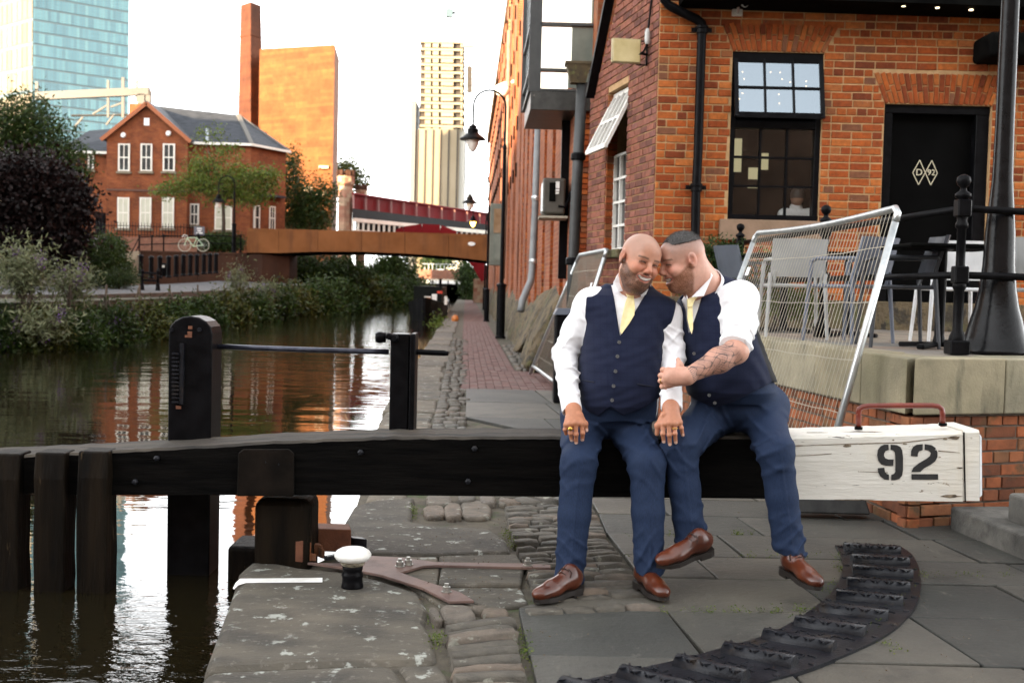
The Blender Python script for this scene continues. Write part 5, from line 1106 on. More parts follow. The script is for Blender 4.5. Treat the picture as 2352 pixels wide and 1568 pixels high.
# leaning white board on the door wall
# ================================================================= people: smooth blended volumes turned into one skin
class Vol:
    def __init__(s, pts, h, pad=.12):
        P = np.array([tuple(p) for p in pts]); s.h = h; s.lo = P.min(0)-pad; n = np.ceil((P.max(0)+pad-s.lo)/h).astype(int)+1
        s.a = np.full(n, .08, np.float32); s.n = n
    def grid(s, lo, hi):
        i0 = np.clip(np.floor((np.array(lo)-s.lo)/s.h).astype(int), 0, s.n-1); i1 = np.clip(np.ceil((np.array(hi)-s.lo)/s.h).astype(int)+1, 1, s.n)
        ax = [(s.lo[k]+s.h*np.arange(i0[k], i1[k])).astype(np.float32) for k in range(3)]
        return tuple(slice(i0[k], i1[k]) for k in range(3)), ax[0][:, None, None], ax[1][None, :, None], ax[2][None, None, :]
    def op(s, f, lo, hi, k=0.0, mode='u'):
        m = max(k, .02)+.012; sl, X, Y, Z = s.grid(np.array(lo)-m, np.array(hi)+m)
        if 0 in s.a[sl].shape: return
        d = f(X, Y, Z).astype(np.float32); a = s.a[sl]
        if mode == 'u':
            r = np.minimum(a, d)
            if k: hh = np.maximum(k-np.abs(a-d), 0)/k; r = r-hh*hh*k*.25
        else:
            d = -d if mode == 's' else d; r = np.maximum(a, d)
            if k: hh = np.maximum(k-np.abs(a-d), 0)/k; r = r+hh*hh*k*.25
        s.a[sl] = r
    def cone(s, a, b, ra, rb, k=.02, mode='u', sq=(1, 1, 1), ridge=0.0, wr=None):
        a = np.array(tuple(a)); b = np.array(tuple(b)); ba = b-a; L2 = float(ba@ba)+1e-9; r = max(ra, rb)
        def f(X, Y, Z):
            px, py, pz = X-a[0], Y-a[1], Z-a[2]; t = np.clip((px*ba[0]+py*ba[1]+pz*ba[2])/L2, 0, 1)
            qx, qy, qz = (px-t*ba[0])*sq[0], (py-t*ba[1])*sq[1], (pz-t*ba[2])*sq[2]
            d = np.sqrt(qx*qx+qy*qy+qz*qz)-(ra+t*(rb-ra))
            if ridge: d = d-ridge*np.exp(-(qx/.007)**2)*(qy < 0)
            if wr is not None: d = d+wr(X, Y, Z, t)
            return d
        s.op(f, np.minimum(a, b)-r*1.4, np.maximum(a, b)+r*1.4, k, mode)
    def ell(s, c, r, k=.02, mode='u', Rm=None):
        c = np.array(tuple(c)); r = np.array(r, float); m = r.max()
        Rn = np.eye(3) if Rm is None else np.array([[Rm[i][j] for j in range(3)] for i in range(3)])
        def f(X, Y, Z):
            p = [X-c[0], Y-c[1], Z-c[2]]; q = [p[0]*Rn[0][j]+p[1]*Rn[1][j]+p[2]*Rn[2][j] for j in range(3)]
            k0 = np.sqrt(sum((q[j]/r[j])**2 for j in range(3))); k1 = np.sqrt(sum((q[j]/r[j]**2)**2 for j in range(3)))+1e-6
            return k0*(k0-1)/k1
        s.op(f, c-m, c+m, k, mode)
    def chain(s, pts, rs, k=.02, **kw):
        for i in range(len(pts)-1): s.cone(pts[i], pts[i+1], rs[i], rs[i+1], k, **kw)
    def mesh(s, name, mat, parent=None):
        a = s.a; neg = a < 0; c = [neg[i:i+a.shape[0]-1, j:j+a.shape[1]-1, k:k+a.shape[2]-1] for i in (0, 1) for j in (0, 1) for k in (0, 1)]
        al = c[0].copy(); an = c[0].copy()
        for q in c[1:]: al &= q; an |= q
        I = np.argwhere(an & ~al); idx = np.full(al.shape, -1, np.int32); idx[I[:, 0], I[:, 1], I[:, 2]] = np.arange(len(I))
        off = np.array([(i, j, k) for i in (0, 1) for j in (0, 1) for k in (0, 1)]); val = np.stack([a[I[:, 0]+o[0], I[:, 1]+o[1], I[:, 2]+o[2]] for o in off], 1)
        acc = np.zeros((len(I), 3)); cnt = np.zeros(len(I))
        for e0 in range(8):
            for ax in range(3):
                e1 = e0 | (4 >> ax)
                if e1 == e0: continue
                v0, v1 = val[:, e0], val[:, e1]; m = (v0 < 0) != (v1 < 0); t = np.where(m, v0/np.where(m, v0-v1, 1), 0)
                p = off[e0][None, :]+t[:, None]*(off[e1]-off[e0])[None, :]; acc += p*m[:, None]; cnt += m
        V = s.lo+s.h*(I+acc/cnt[:, None]); F = []
        for ax in range(3):
            sl0 = [slice(None)]*3; sl1 = [slice(None)]*3; sl0[ax] = slice(0, -1); sl1[ax] = slice(1, None)
            n0, n1 = neg[tuple(sl0)], neg[tuple(sl1)]; E = np.argwhere(n0 != n1); u, w = (ax+1) % 3, (ax+2) % 3
            E = E[(E[:, u] > 0) & (E[:, w] > 0) & (E[:, u] < idx.shape[u]) & (E[:, w] < idx.shape[w])]
            def id_(du, dw): q = E.copy(); q[:, u] -= du; q[:, w] -= dw; return idx[q[:, 0], q[:, 1], q[:, 2]]
            Q = np.stack([id_(1, 1), id_(0, 1), id_(0, 0), id_(1, 0)], 1); fl = n1[E[:, 0], E[:, 1], E[:, 2]]; Q[fl] = Q[fl][:, ::-1]; F.append(Q)
        F = np.concatenate(F); F = F[(F >= 0).all(1)]
        me = arr_mesh(name, V, F, mat, True); o = link(name, me, parent); return o, V
def strands(name, o, mask, n, ln, wd_, mat, parent, down, seed=3, tone=None):
    me = o.data; N = len(me.vertices); co = np.empty(N*3, np.float32); me.vertices.foreach_get('co', co); co = co.reshape(-1, 3); no = np.empty(N*3, np.float32); me.vertices.foreach_get('normal', no); no = no.reshape(-1, 3)
    g = np.random.default_rng(seed); pr = np.clip(mask, 0, 1); pr = pr/pr.sum(); i = g.choice(N, n, p=pr); c = co[i]+g.normal(size=(n, 3))*.0012; d = no[i]*.55+np.array(down)[None, :]*.6+g.normal(size=(n, 3))*.35; d /= np.linalg.norm(d, axis=1)[:, None]
    s_ = np.cross(d, g.normal(size=(n, 3))); s_ /= np.linalg.norm(s_, axis=1)[:, None]; L_ = ln*(.5+.8*g.random(n))[:, None]
    V = np.stack([c-s_*wd_-no[i]*.001, c+s_*wd_-no[i]*.001, c+d*L_], 1).reshape(-1, 3); F = np.arange(n*3).reshape(-1, 3)
    k = link(name, arr_mesh(name, V, F, mat, False, g.random(n)), parent); k['kind'] = 'stuff'; return k
def setcol(o, C):
    at = o.data.attributes.new('Col', 'FLOAT_COLOR', 'POINT'); at.data.foreach_set('color', np.concatenate([C, np.ones((len(C), 1))], 1).astype(np.float32).ravel())
def vn(V, f, seed=0.0):           # cheap smooth pseudo-noise in -1..1
    x, y, z = V[:, 0]*f, V[:, 1]*f, V[:, 2]*f
    return (np.sin(x*1.7+1.3*np.sin(y*1.1+seed)+seed)+np.sin(y*1.9+1.2*np.sin(z*1.3+2*seed))+np.sin(z*1.6+1.4*np.sin(x*1.2+3+seed)))/3
def sm(a, b, x): t = np.clip((x-a)/(b-a), 0, 1); return t*t*(3-2*t)
def foldf(f, amp, ph=0.0, tilt=.6):
    return lambda X, Y, Z, t=None: amp*(np.sin(f*(Z+tilt*X*.6+.3*Y)+2.0*np.sin(f*.37*X+ph)+ph)*.6+np.sin(f*1.7*(Z-.5*X)+1.6*np.sin(f*.5*Z+ph*2))*.4)
def creases(f, amp, ph=0.0, al=.7, lo=0.0, hi=1.0):       # sharp drag lines, strongest between t=lo..hi of a limb
    def g(X, Y, Z, t=None):
        w = 1.0 if t is None else np.clip((t-lo)/.15+.25, .15, 1)*np.clip((hi-t)/.15+.25, .15, 1)
        u = f*(Z+al*X+.25*Y)+1.7*np.sin(f*.31*X+ph)+1.3*np.sin(f*.23*Z+2*ph+f*.2*Y); u2 = f*.77*(Z-al*.8*X)+1.5*np.sin(f*.4*X+ph*3)+ph
        return -amp*w*((.5+.5*np.sin(u))**3*(.55+.45*np.sin(f*.19*X+f*.13*Z+ph*1.7))+.6*(.5+.5*np.sin(u2))**4-.3)
    return g
b1 = lambda x, y: (1240.3+.31636*x, 514.5+.31636*y)
b2 = lambda x, y: (1194.4+.3281*x, 918.75+.3281*y)
b4 = lambda x, y: (1267.9+.16406*x, 780.9+.16406*y)
def A1(x, y, Y): return W(*b1(x, y), Y)
def A2(x, y, Y): return W(*b2(x, y), Y)
def A4(x, y, Y): return W(*b4(x, y), Y)
m_skin = M('skin', (.5, .3, .2), vcol=True, rough=.45, spec=.4, sss=.12, bump=.05, bscale=240)
m_hair = M('dark_cropped_hair', (.030, .029, .030), (.11, .105, .10), 120, rough=.7, bump=.8, bscale=260, bdist=.004)
def cloth(name, c1, c2, check=None, rough=.85, fuzz=.04, vcol=False, bs=900):
    m = M(name, c1, c2, 40, rough=rough, spec=.2, bump=.15, bscale=bs, bdist=.002, vcol=vcol)
    m.node_tree.nodes['Principled BSDF'].inputs['Sheen Weight'].default_value = fuzz; return m
m_shirt = cloth('white_shirt_cotton', (.80, .80, .82), (.86, .86, .88), bs=500); m_trouser = M('blue_wool_trousers', (.0085, .018, .046), (.0145, .029, .070), 260, rough=.8, spec=.25, bump=.35, bscale=420, bdist=.003, stretch=(1, 1, .25))
m_vest = cloth('navy_waistcoat_wool', (.006, .010, .028), (.010, .016, .042), vcol=True)
m_tie = cloth('pale_yellow_silk', (.78, .66, .32), (.84, .73, .42), rough=.45); m_leather = M('brown_leather', (.045, .009, .0035), (.11, .026, .009), 9, rough=.28, spec=.5, coat=.25, bump=.08, bscale=60)
m_sole = M('dark_sole', (.012, .008, .006), rough=.6); m_lace = M('dark_lace', (.03, .012, .008), rough=.8); m_gold = M('gold_ring', (.75, .50, .12), rough=.22, metal=1); m_button = M('dark_button', (.05, .05, .05), (.10, .10, .10), 200, rough=.3)
m_beard1 = M('brown_beard_hair', (.8, .8, .8), (1, 1, 1), 50, rough=.6, tone=[(.018, .010, .007), (.045, .026, .017), (.11, .085, .07)]); m_beard2 = M('ginger_beard_hair', (.8, .8, .8), (1, 1, 1), 50, rough=.6, tone=[(.10, .035, .012), (.22, .08, .028), (.36, .17, .08)])
# ---------------------------------------------------------------- head
def add_head(v, C, Mh, s, heavy=1.0, mouth=1.0):
    def T(x, y, z): return Vector(C)+Mh @ (Vector((x, y, z))*s)
    Rm = Mh
    def E(c, r, k=.02, mode='u'): v.ell(T(*c), [q*s for q in r], k*s, mode, Rm)
    def Cn(a, b, ra, rb, k=.015, mode='u'): v.cone(T(*a), T(*b), ra*s, rb*s, k*s, mode)
    E((0, -.012, .036), (.077*heavy, .094, .086)); E((0, .03, -.04), (.061*heavy, .062, .082), .03); E((0, .008, -.062), (.067*heavy, .062, .05), .03)
    E((0, .062, -.103), (.034*heavy, .028, .024), .03); E((0, .06, .045), (.055, .035, .045), .03)
    Cn((-.038, .077, .021), (.038, .077, .021), .013, .013, .018)
    for sx in (-1, 1):
        E((sx*.041, .066, -.030), (.025, .024, .020), .022)                     # raised cheek
        E((sx*.033, .099, .003), (.018, .011, .0085), .008, 's')                # eye socket
        E((sx*.033, .079, .002), (.015, .013, .0105), .004)                     # lids over the eye
        Cn((sx*.018, .0905, .013), (sx*.048, .078, .012), .0045, .004, .006)    # upper lid fold
        E((sx*.0135, .097, -.036), (.009, .010, .0075), .008)                   # nostril wing
        E((sx*.0055, .1, -.0425), (.0035, .005, .003), .002, 's')
        Cn((sx*.020, .094, -.034), (sx*.040, .080, -.062), .004, .004, .010, 's')   # smile fold
        E((sx*.079*heavy, -.012, .000), (.0085, .020, .031), .006); E((sx*.086*heavy, -.006, .004), (.006, .011, .019), .004, 's'); E((sx*.082*heavy, .004, -.004), (.005, .006, .009), .004)
        E((sx*.079*heavy, -.008, -.026), (.007, .010, .010), .006)
    Cn((0, .089, .016), (0, .109, -.026), .0075, .0115, .012); E((0, .108, -.030), (.0125, .012, .0105), .008)
    Cn((-.026, .085, -.055), (0, .093, -.0575), .0075, .008, .010); Cn((0, .093, -.0575), (.026, .085, -.055), .008, .0075, .010)
    Cn((-.022, .084, -.080), (0, .090, -.083), .008, .009, .010); Cn((0, .090, -.083), (.022, .084, -.080), .009, .008, .010)
    E((0, .097, -.069), (.034, .013, .0085*mouth), .006, 's'); E((0, .082, -.067), (.026, .010, .0075), .002)   # mouth and teeth
    return T
def face_color(V, C, Mh, s, skin, beard, brow, hair_top, bamt, extra=None):
    Mi = np.array([[Mh[i][j] for j in range(3)] for i in range(3)]); P = (V-np.array(tuple(C)))@Mi/s; x, y, z = P[:, 0], P[:, 1], P[:, 2]; ax = np.abs(x)
    inhead = (z > -.15)
    n = np.clip(np.random.default_rng(5).normal(0, .45, len(V)), -1, 1)*.8+vn(V, 120, .3)*.2; col = np.tile(np.array(skin), (len(V), 1)).astype(float)
    col *= (1+.05*vn(V, 60, .9)+.06*n+.05*vn(V, 170, 2.0))[:, None]
    def put(mask, c, m=1.0): m_ = np.clip(mask, 0, 1)[:, None]*m; col[:] = col*(1-m_)+np.array(c)*m_
    red = np.exp(-((ax-.045)/.022)**2-((z+.025)/.02)**2)*(y > .03)+np.exp(-(x/.016)**2-((z+.03)/.016)**2)*(y > .09)+np.exp(-((ax-.08)/.02)**2-(z/.03)**2)*(y < .02)*.8
    put(red*.55, (skin[0]*1.0, skin[1]*.62, skin[2]*.55))
    if hair_top is not None: put(sm(-.01, .012, z-.012-.25*np.maximum(-y-.02, 0)+.004*n)*sm(.11, .06, y)*(z > 0)*(.35+.5*sm(.02, .085, z))*(.75+.25*n), hair_top)
    zb = -.064+(.09-y)*.62; bm = sm(.006, -.008, z-zb+.006*n)*sm(-.014, .004, y)*sm(-.165, -.13, z)
    mo = np.exp(-((z+.049+.15*ax)/.0065)**2)*(ax < .034)*(y > .07); bm = np.maximum(bm, mo)*inhead
    bm *= 1-.6*np.exp(-((ax-.03)/.012)**2-((z+.05)/.012)**2)
    put(bm*bamt*(.80+.55*n), beard)
    zc = -.068+7.5*x*x; hh = .0098*np.sqrt(np.maximum(1-(ax/.036)**2, 0)); dz = np.abs(z-zc); fr = (y > .055)*(ax < .036)
    put(fr*sm(hh+.0075, hh+.002, dz)*.8, (skin[0]*.75, skin[1]*.38, skin[2]*.36)); put(fr*sm(hh+.001, hh-.002, dz), (.05, .015, .012))
    put(fr*sm(hh*.62+.0012, hh*.62-.0012, np.abs(z-zc-.0015))*(ax < .031), (.92, .90, .85)); put(fr*np.exp(-((np.mod(ax, .0075)-.0037)/.0009)**2)*sm(hh*.6, hh*.4, dz)*.25, (.3, .25, .2))
    xe = ax-.033; ze = z-(.0045-18*xe*xe); put(((np.abs(xe) < .0155)*(y > .05))*sm(.0048, .002, np.abs(ze)), (.035, .018, .012))
    put(((np.abs(xe) < .017)*(y > .05))*np.exp(-((ze-.007)/.003)**2)*.35, (skin[0]*.55, skin[1]*.4, skin[2]*.4)); put(((np.abs(xe) < .018)*(y > .05))*np.exp(-((ze+.008)/.004)**2)*.35, (skin[0]*.6, skin[1]*.45, skin[2]*.42))
    zbw = .0225+.10*(.02-np.abs(ax-.036)); put((np.abs(ax-.036) < .021)*(y > .05)*sm(.006, .002, np.abs(z-zbw)), brow, .75)
    put(np.exp(-((ax-.0055)/.004)**2-((z+.0425)/.003)**2)*(y > .085), (.08, .03, .02), .8)
    put(np.exp(-((ax-.084)/.01)**2-((y+.006)/.009)**2-((z-.003)/.016)**2)*.5*inhead, (skin[0]*.5, skin[1]*.32, skin[2]*.3))
    face_color.beard = bm*(1-fr*sm(hh+.008, hh+.004, dz)); return col
def head_matrix(yaw, pitch, roll):     # yaw to +X of a face that looks at the camera; roll clockwise in the picture
    f = Vector((math.sin(yaw)*math.cos(pitch), -math.cos(yaw)*math.cos(pitch), -math.sin(pitch)))
    u = Vector((0, 0, 1)); u = (u-f*u.dot(f)).normalized(); x = f.cross(u)
    Mx = Matrix((x, f, u)).transposed()
    return Matrix.Rotation(roll, 3, Vector((0, 1, 0))) @ Mx
def finger(v, pts, r0, r1, k=.004):
    v.chain(pts, list(np.linspace(r0*.94, r1*.94, len(pts))), k); v.ell(pts[0]+Vector((0, -.003, .002)), (r0*.95,)*3, .006); v.ell(pts[1]+Vector((0, -.0015, 0)), (r0*.98,)*3, .004)
def torso_sdf(zs, xl, xr, yf, yb, n=2.5, grow=0.0, wr=None):
    zs = np.array(zs); o = np.argsort(zs); zs = zs[o]; xl, xr, yf, yb = (np.array(q)[o] for q in (xl, xr, yf, yb))
    def f(X, Y, Z):
        z = Z+0*X*0; l = np.interp(Z, zs, xl); r_ = np.interp(Z, zs, xr); a = (r_-l)/2+grow; cx = (l+r_)/2; f0 = np.interp(Z, zs, yf); b0 = np.interp(Z, zs, yb); b_ = (b0-f0)/2+grow; cy = (f0+b0)/2
        q = ((np.abs(X-cx)/a)**n+(np.abs(Y-cy)/b_)**n)**(1/n); d = (q-1)*np.minimum(a, b_)*.95
        d = np.maximum(d, np.maximum(Z-zs[-1]-grow, zs[0]-grow-Z)*1.0)
        if wr is not None: d = d+wr(X, Y, Z)
        return d
    return f
def wedge(ap, vl, vr):                # region between two lines from ap through vl and vr (XZ plane)
    mx, mz = (vl.x+vr.x)/2, (vl.z+vr.z)/2; f1, f2 = halfplane((ap.x, ap.z), (vl.x, vl.z)), halfplane((ap.x, ap.z), (vr.x, vr.z)); s1 = -1 if f1(mx, mz) > 0 else 1; s2 = -1 if f2(mx, mz) > 0 else 1
    return lambda X, Z: np.maximum(s1*f1(X, Z), s2*f2(X, Z))
def halfplane(p, q, side=1):           # in the XZ plane: negative on the chosen side of the line p->q
    dx, dz = q[0]-p[0], q[1]-p[1]; L_ = math.hypot(dx, dz); nx, nz = -dz/L_*side, dx/L_*side
    return lambda X, Z: (X-p[0])*nx+(Z-p[1])*nz
def shoe(parent, heel, toe, up, s=1.0, mat=None):
    ax = (toe-heel); L_ = ax.length; ax.normalize(); up = (up-ax*up.dot(ax)).normalized(); lat = up.cross(ax); Mx = Matrix((ax, lat, up)).transposed(); q = L_/.30
    def T(x, y, z): return heel+Mx @ (Vector((x, y, z))*q)
    v = Vol([heel, toe, heel+up*.13], .0032, .06)
    def E(c, r, k=.02, mode='u'): v.ell(T(*c), [w*q for w in r], k, mode, Mx)
    E((.058, 0, .058), (.060, .038, .048)); v.cone(T(.075, 0, .064), T(.185, 0, .046), .040*q, .034*q, .03); E((.215, 0, .037), (.085, .044, .030), .03); E((.262, 0, .028), (.036, .030, .022), .02)
    v.cone(T(.075, 0, .07), T(.072, 0, .092), .036*q, .034*q, .02)
    v.cone(T(.115, -.012, .085), T(.115, .012, .085), .010, .010, .015)
    n_ = np.array(tuple(up)); h0 = float(n_@np.array(tuple(T(0, 0, .015))))
    v.op(lambda X, Y, Z: (X*n_[0]+Y*n_[1]+Z*n_[2])-h0, v.lo, v.lo+v.h*v.n, 0, 's')
    o, V = v.mesh('shoe', mat or m_leather, parent)
    mb = MB(); out = [(.0, .0), (.006, .025), (.03, .037), (.08, .037), (.12, .034), (.17, .044), (.21, .049), (.25, .042), (.285, .024), (.302, 0)]
    ring = [(x, y) for x, y in out]+[(x, -y) for x, y in out[-2:0:-1]]; n = len(ring)
    vs = [T(x, y, -.004+.006*max(0, (x-.22)/.08)) for x, y in ring]+[T(x, y, .017) for x, y in ring]; mb.add(vs, [tuple(range(n))[::-1], tuple(range(n, 2*n))]+[(i, (i+1) % n, n+(i+1) % n, n+i) for i in range(n)])
    hl = [(x, y) for x, y in ring if x < .1]; hl = [(.0, .0), (.006, .025), (.03, .036), (.085, .036), (.085, -.036), (.03, -.036), (.006, -.025)]; n = len(hl)
    vs = [T(x, y, -.016) for x, y in hl]+[T(x, y, -.003) for x, y in hl]; mb.add(vs, [tuple(range(n))[::-1], tuple(range(n, 2*n))]+[(i, (i+1) % n, n+(i+1) % n, n+i) for i in range(n)])
    so2 = mb.build('sole', m_sole, o)
    lc = MB()
    for k in range(5): x = .105+.020*k; z = .111-.0125*k; lc.tube([T(x, -.022, z-.008), T(x+.003, 0, z+.002), T(x, .022, z-.008)], .0024, 5)
    for sg in (1, -1): lc.tube([T(.108, 0, .106), T(.10, sg*.02, .110), T(.10, sg*.034, .098), T(.112, sg*.038, .08)], .0024, 5)
    c = lc.build('laces', m_lace, o); c['kind'] = 'stuff'
    wg = MB()          # wing-cap seam
    wg.tube([T(.205, -.0455, .030), T(.20, -.034, .052), T(.215, -.016, .0645), T(.198, 0, .0685), T(.215, .016, .0645), T(.20, .034, .052), T(.205, .0455, .030)], .0012, 4); wg.build('toe_seam', m_lace, o)
    return o
def collar(parent, c, ax, front, r, hb=.050, hf=-.010, gap=26):
    ax = ax.normalized(); fr = (front-ax*front.dot(ax)).normalized(); sd_ = ax.cross(fr); mb = MB(); n = 40; vs = []
    for i in range(n+1):
        a = R(gap+(360-2*gap)*i/n); k = min(1, (1-math.cos(a))/1.1)**.8; h = hf+(hb-hf)*k; d = fr*math.cos(a)*1.06+sd_*math.sin(a)
        for rr, hh in ((r*1.14, -.055), (r*1.04, h), (r*1.005, h-.001), (r*1.05, -.055)): vs.append(c+d*rr+ax*hh)
    mb.add(vs, [(i*4+j, i*4+(j+1) % 4, i*4+4+(j+1) % 4, i*4+4+j) for i in range(n) for j in range(4)]+[(0, 3, 2, 1), (n*4, n*4+1, n*4+2, n*4+3)]); return mb.build('collar', m_shirt, parent, smooth=True)
def disc(parent, name, c, nrm, r, th, mat, n=12):
    nrm = Vector(nrm).normalized(); Mx = nrm.to_track_quat('Z', 'Y').to_matrix(); mb = MB(); mb.lathe(c, [(r, 0), (r, th*.7), (r*.8, th), (r*.55, th*.75)], n, Mx); return mb.build(name, mat, parent)
def ringo(parent, name, c, ax, r, w, mat, box=None):
    ax = Vector(ax).normalized(); Mx = ax.to_track_quat('Z', 'Y').to_matrix(); pts = [c+Mx @ Vector((r*math.cos(t), r*math.sin(t), 0)) for t in np.linspace(0, 2*math.pi, 17)[:-1]]
    mb = MB(); mb.tube(pts, w, 6, closed=True)
    if box: mb.lathe(box[0], [(box[1], -.002), (box[1], .003), (box[1]*.6, .006)], 12, Vector(box[2]).to_track_quat('Z', 'Y').to_matrix())
    return mb.build(name, mat, parent, smooth=True)
# ================================================================= the two men
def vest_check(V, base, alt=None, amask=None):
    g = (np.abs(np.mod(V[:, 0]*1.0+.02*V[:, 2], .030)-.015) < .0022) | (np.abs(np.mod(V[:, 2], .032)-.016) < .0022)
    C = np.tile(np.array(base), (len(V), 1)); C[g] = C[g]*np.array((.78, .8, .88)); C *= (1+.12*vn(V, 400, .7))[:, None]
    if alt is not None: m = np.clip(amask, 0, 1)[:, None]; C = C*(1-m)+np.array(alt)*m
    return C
def man_left():
    p = thing('person', 'bald bearded man in navy waistcoat and yellow tie sitting on the beam', 'person', A2(600, 1300, 5.3), 'seated couple')
    HC_ = A1(724, 268, 5.40); Mh = head_matrix(R(24), R(5), R(15)); hsz = 1.045
    sh = {'R': A1(352, 585, 5.52), 'L': A1(928, 655, 5.50)}; el = {'R': A1(180, 940, 5.52), 'L': A1(965, 960, 5.44)}; wr_ = {'R': A1(232, 1345, 5.31), 'L': A1(957, 1330, 5.24)}
    nb = A1(665, 480, 5.52)
    # --- body skin
    v = Vol([HC_, A4(190, 1440, 5.15), A4(1840, 1470, 5.12), sh['R'], sh['L'], el['R'], nb], .0029, .17)
    T = add_head(v, HC_, Mh, hsz, 1.09)
    v.cone(T(0, -.012, -.055), nb+Vector((0, 0, -.02)), .069, .080, .03); v.cone(T(0, .03, -.10), nb+Vector((-.01, -.03, -.01)), .045, .06, .03)
    v.cone(nb+Vector((0, .02, -.05)), sh['R'], .06, .045, .04); v.cone(nb+Vector((0, .02, -.05)), sh['L'], .06, .045, .04)
    for s in 'RL': v.chain([sh[s], el[s], wr_[s]], [.036, .034, .029], .02)
    Yh = 5.21
    w4 = A4(300, 985, 5.27); kn = {'p': A4(198, 1185, Yh), 'r': A4(255, 1172, Yh-.012), 'm': A4(330, 1162, Yh-.015), 'i': A4(412, 1172, Yh-.008)}
    v.cone(wr_['R'], w4, .031, .030, .02)
    for q in kn.values(): v.cone(w4, q, .026, .0135, .022)
    finger(v, [kn['p'], A4(182, 1250, Yh-.002), A4(196, 1310, Yh+.01)], .0105, .0085); finger(v, [kn['r'], A4(258, 1300, Yh-.012), A4(276, 1400, Yh+.004)], .0122, .0092)
    finger(v, [kn['m'], A4(336, 1318, Yh-.014), A4(338, 1432, Yh+.004)], .0125, .0095); finger(v, [kn['i'], A4(428, 1298, Yh-.008), A4(425, 1392, Yh+.006)], .0122, .0093)
    finger(v, [A4(385, 1050, Yh+.02), A4(458, 1170, Yh+.012), A4(482, 1262, Yh+.012)], .017, .0095, .01)
    Yl = 5.15; w5 = A4(1662, 945, 5.20); kn2 = {'i': A4(1560, 1178, Yl), 'm': A4(1640, 1165, Yl-.008), 'r': A4(1718, 1170, Yl-.006), 'p': A4(1788, 1150, Yl+.004)}
    v.cone(wr_['L'], w5, .031, .030, .02)
    for q in kn2.values(): v.cone(w5, q, .027, .0135, .022)
    finger(v, [kn2['i'], A4(1552, 1308, Yl-.006), A4(1566, 1420, Yl+.010)], .0124, .0092); finger(v, [kn2['m'], A4(1640, 1325, Yl-.01), A4(1650, 1455, Yl+.010)], .0125, .0095)
    finger(v, [kn2['r'], A4(1718, 1306, Yl-.008), A4(1732, 1430, Yl+.010)], .0122, .0092); finger(v, [kn2['p'], A4(1808, 1225, Yl+.002), A4(1832, 1328, Yl+.016)], .011, .0085)
    finger(v, [A4(1560, 1050, Yl+.02), A4(1480, 1195, Yl+.012), A4(1468, 1315, Yl+.016)], .0165, .0098, .01)
    body, V = v.mesh('body', m_skin, p)
    skin = np.array((.46, .215, .135)); col = face_color(V, HC_, Mh, hsz, skin, (.040, .024, .016), (.06, .035, .025), (.30, .20, .16), .85)
    low = V[:, 2] < 1.0; hl = low & (V[:, 0] < A1(600, 1300, 5.3).x); col[hl] = col[hl]*np.array((.92, .82, .70)); col[low & ~hl] *= np.array((1, .93, .86))
    for (x, y, Yq) in [(276, 1412, Yh), (338, 1446, Yh), (426, 1404, Yh), (484, 1268, Yh), (1568, 1432, Yl), (1651, 1466, Yl), (1733, 1442, Yl), (1834, 1336, Yl)]:
        c = np.array(tuple(A4(x, y, Yq))); d = np.linalg.norm((V-c)*np.array((1, .55, .8)), axis=1); m = sm(.0095, .006, d)[:, None]; col = col*(1-m)+np.array((.72, .50, .42))*m
    setcol(body, col); strands('beard', body, face_color.beard*(V[:, 2] > 1.0), 6000, .0032, .0004, m_beard1, p, (.1, -.2, -1))
    ringo(p, 'gold_signet_ring', A4(256, 1242, Yh-.010), kn['r']-A4(258, 1300, Yh-.012), .0135, .0026, m_gold, (A4(256, 1242, Yh-.026), .0105, (0, -1, 0))); ringo(p, 'wedding_ring', A4(1718, 1234, Yl-.006), kn2['r']-A4(1718, 1306, Yl-.008), .0132, .0023, m_gold)
    # --- torso profile
    ys_ = [470, 520, 600, 800, 1000, 1150, 1300, 1420]; xl_ = [520, 400, 330, 318, 292, 276, 282, 300]; xr_ = [800, 880, 938, 918, 902, 893, 886, 880]
    zs = [A1(600, y, 5.5).z for y in ys_]; XL = [A1(x, y, 5.45).x for x, y in zip(xl_, ys_)]; XR = [A1(x, y, 5.45).x for x, y in zip(xr_, ys_)]
    YFr = [5.45, 5.41, 5.385, 5.345, 5.305, 5.285, 5.29, 5.33]; YBk = [5.60, 5.64, 5.68, 5.72, 5.75, 5.77, 5.78, 5.78]
    yfront = lambda z: float(np.interp(z, zs[::-1], YFr[::-1]))
    # --- shirt
    v = Vol([nb, sh['R'], sh['L'], el['R'], wr_['R'], wr_['L'], A1(300, 1400, 5.3), A1(880, 1400, 5.75)], .0042, .17)
    v.op(torso_sdf(zs, XL, XR, YFr, YBk, 2.5, -.007), (min(XL), 5.2, zs[-1]), (max(XR), 5.85, zs[0]+.05))
    _a, _b = creases(110, .010, .4, .5, .3, 1.2), creases(100, .010, 1.9, .6, .3, 1.2); sf = lambda X, Y, Z, t: _a(X, Y, Z, t)*np.minimum(1, t*2.2); sf2 = lambda X, Y, Z, t: _b(X, Y, Z, t)*np.minimum(1, t*2.2)
    v.cone(nb+Vector((0, .03, -.05)), sh['R'], .075, .066, .06); v.cone(nb+Vector((0, .03, -.05)), sh['L'], .075, .062, .06)
    v.cone(sh['R']+Vector((.02, 0, .01)), A1(265, 760, 5.53), .068, .064, .05, wr=sf2); v.cone(A1(265, 760, 5.53), el['R'], .064, .058, .03, wr=sf2); v.cone(el['R'], A1(212, 1240, 5.36), .059, .049, .02, wr=sf); v.cone(A1(212, 1240, 5.36), A1(231, 1345, 5.315), .0475, .0475, .004)
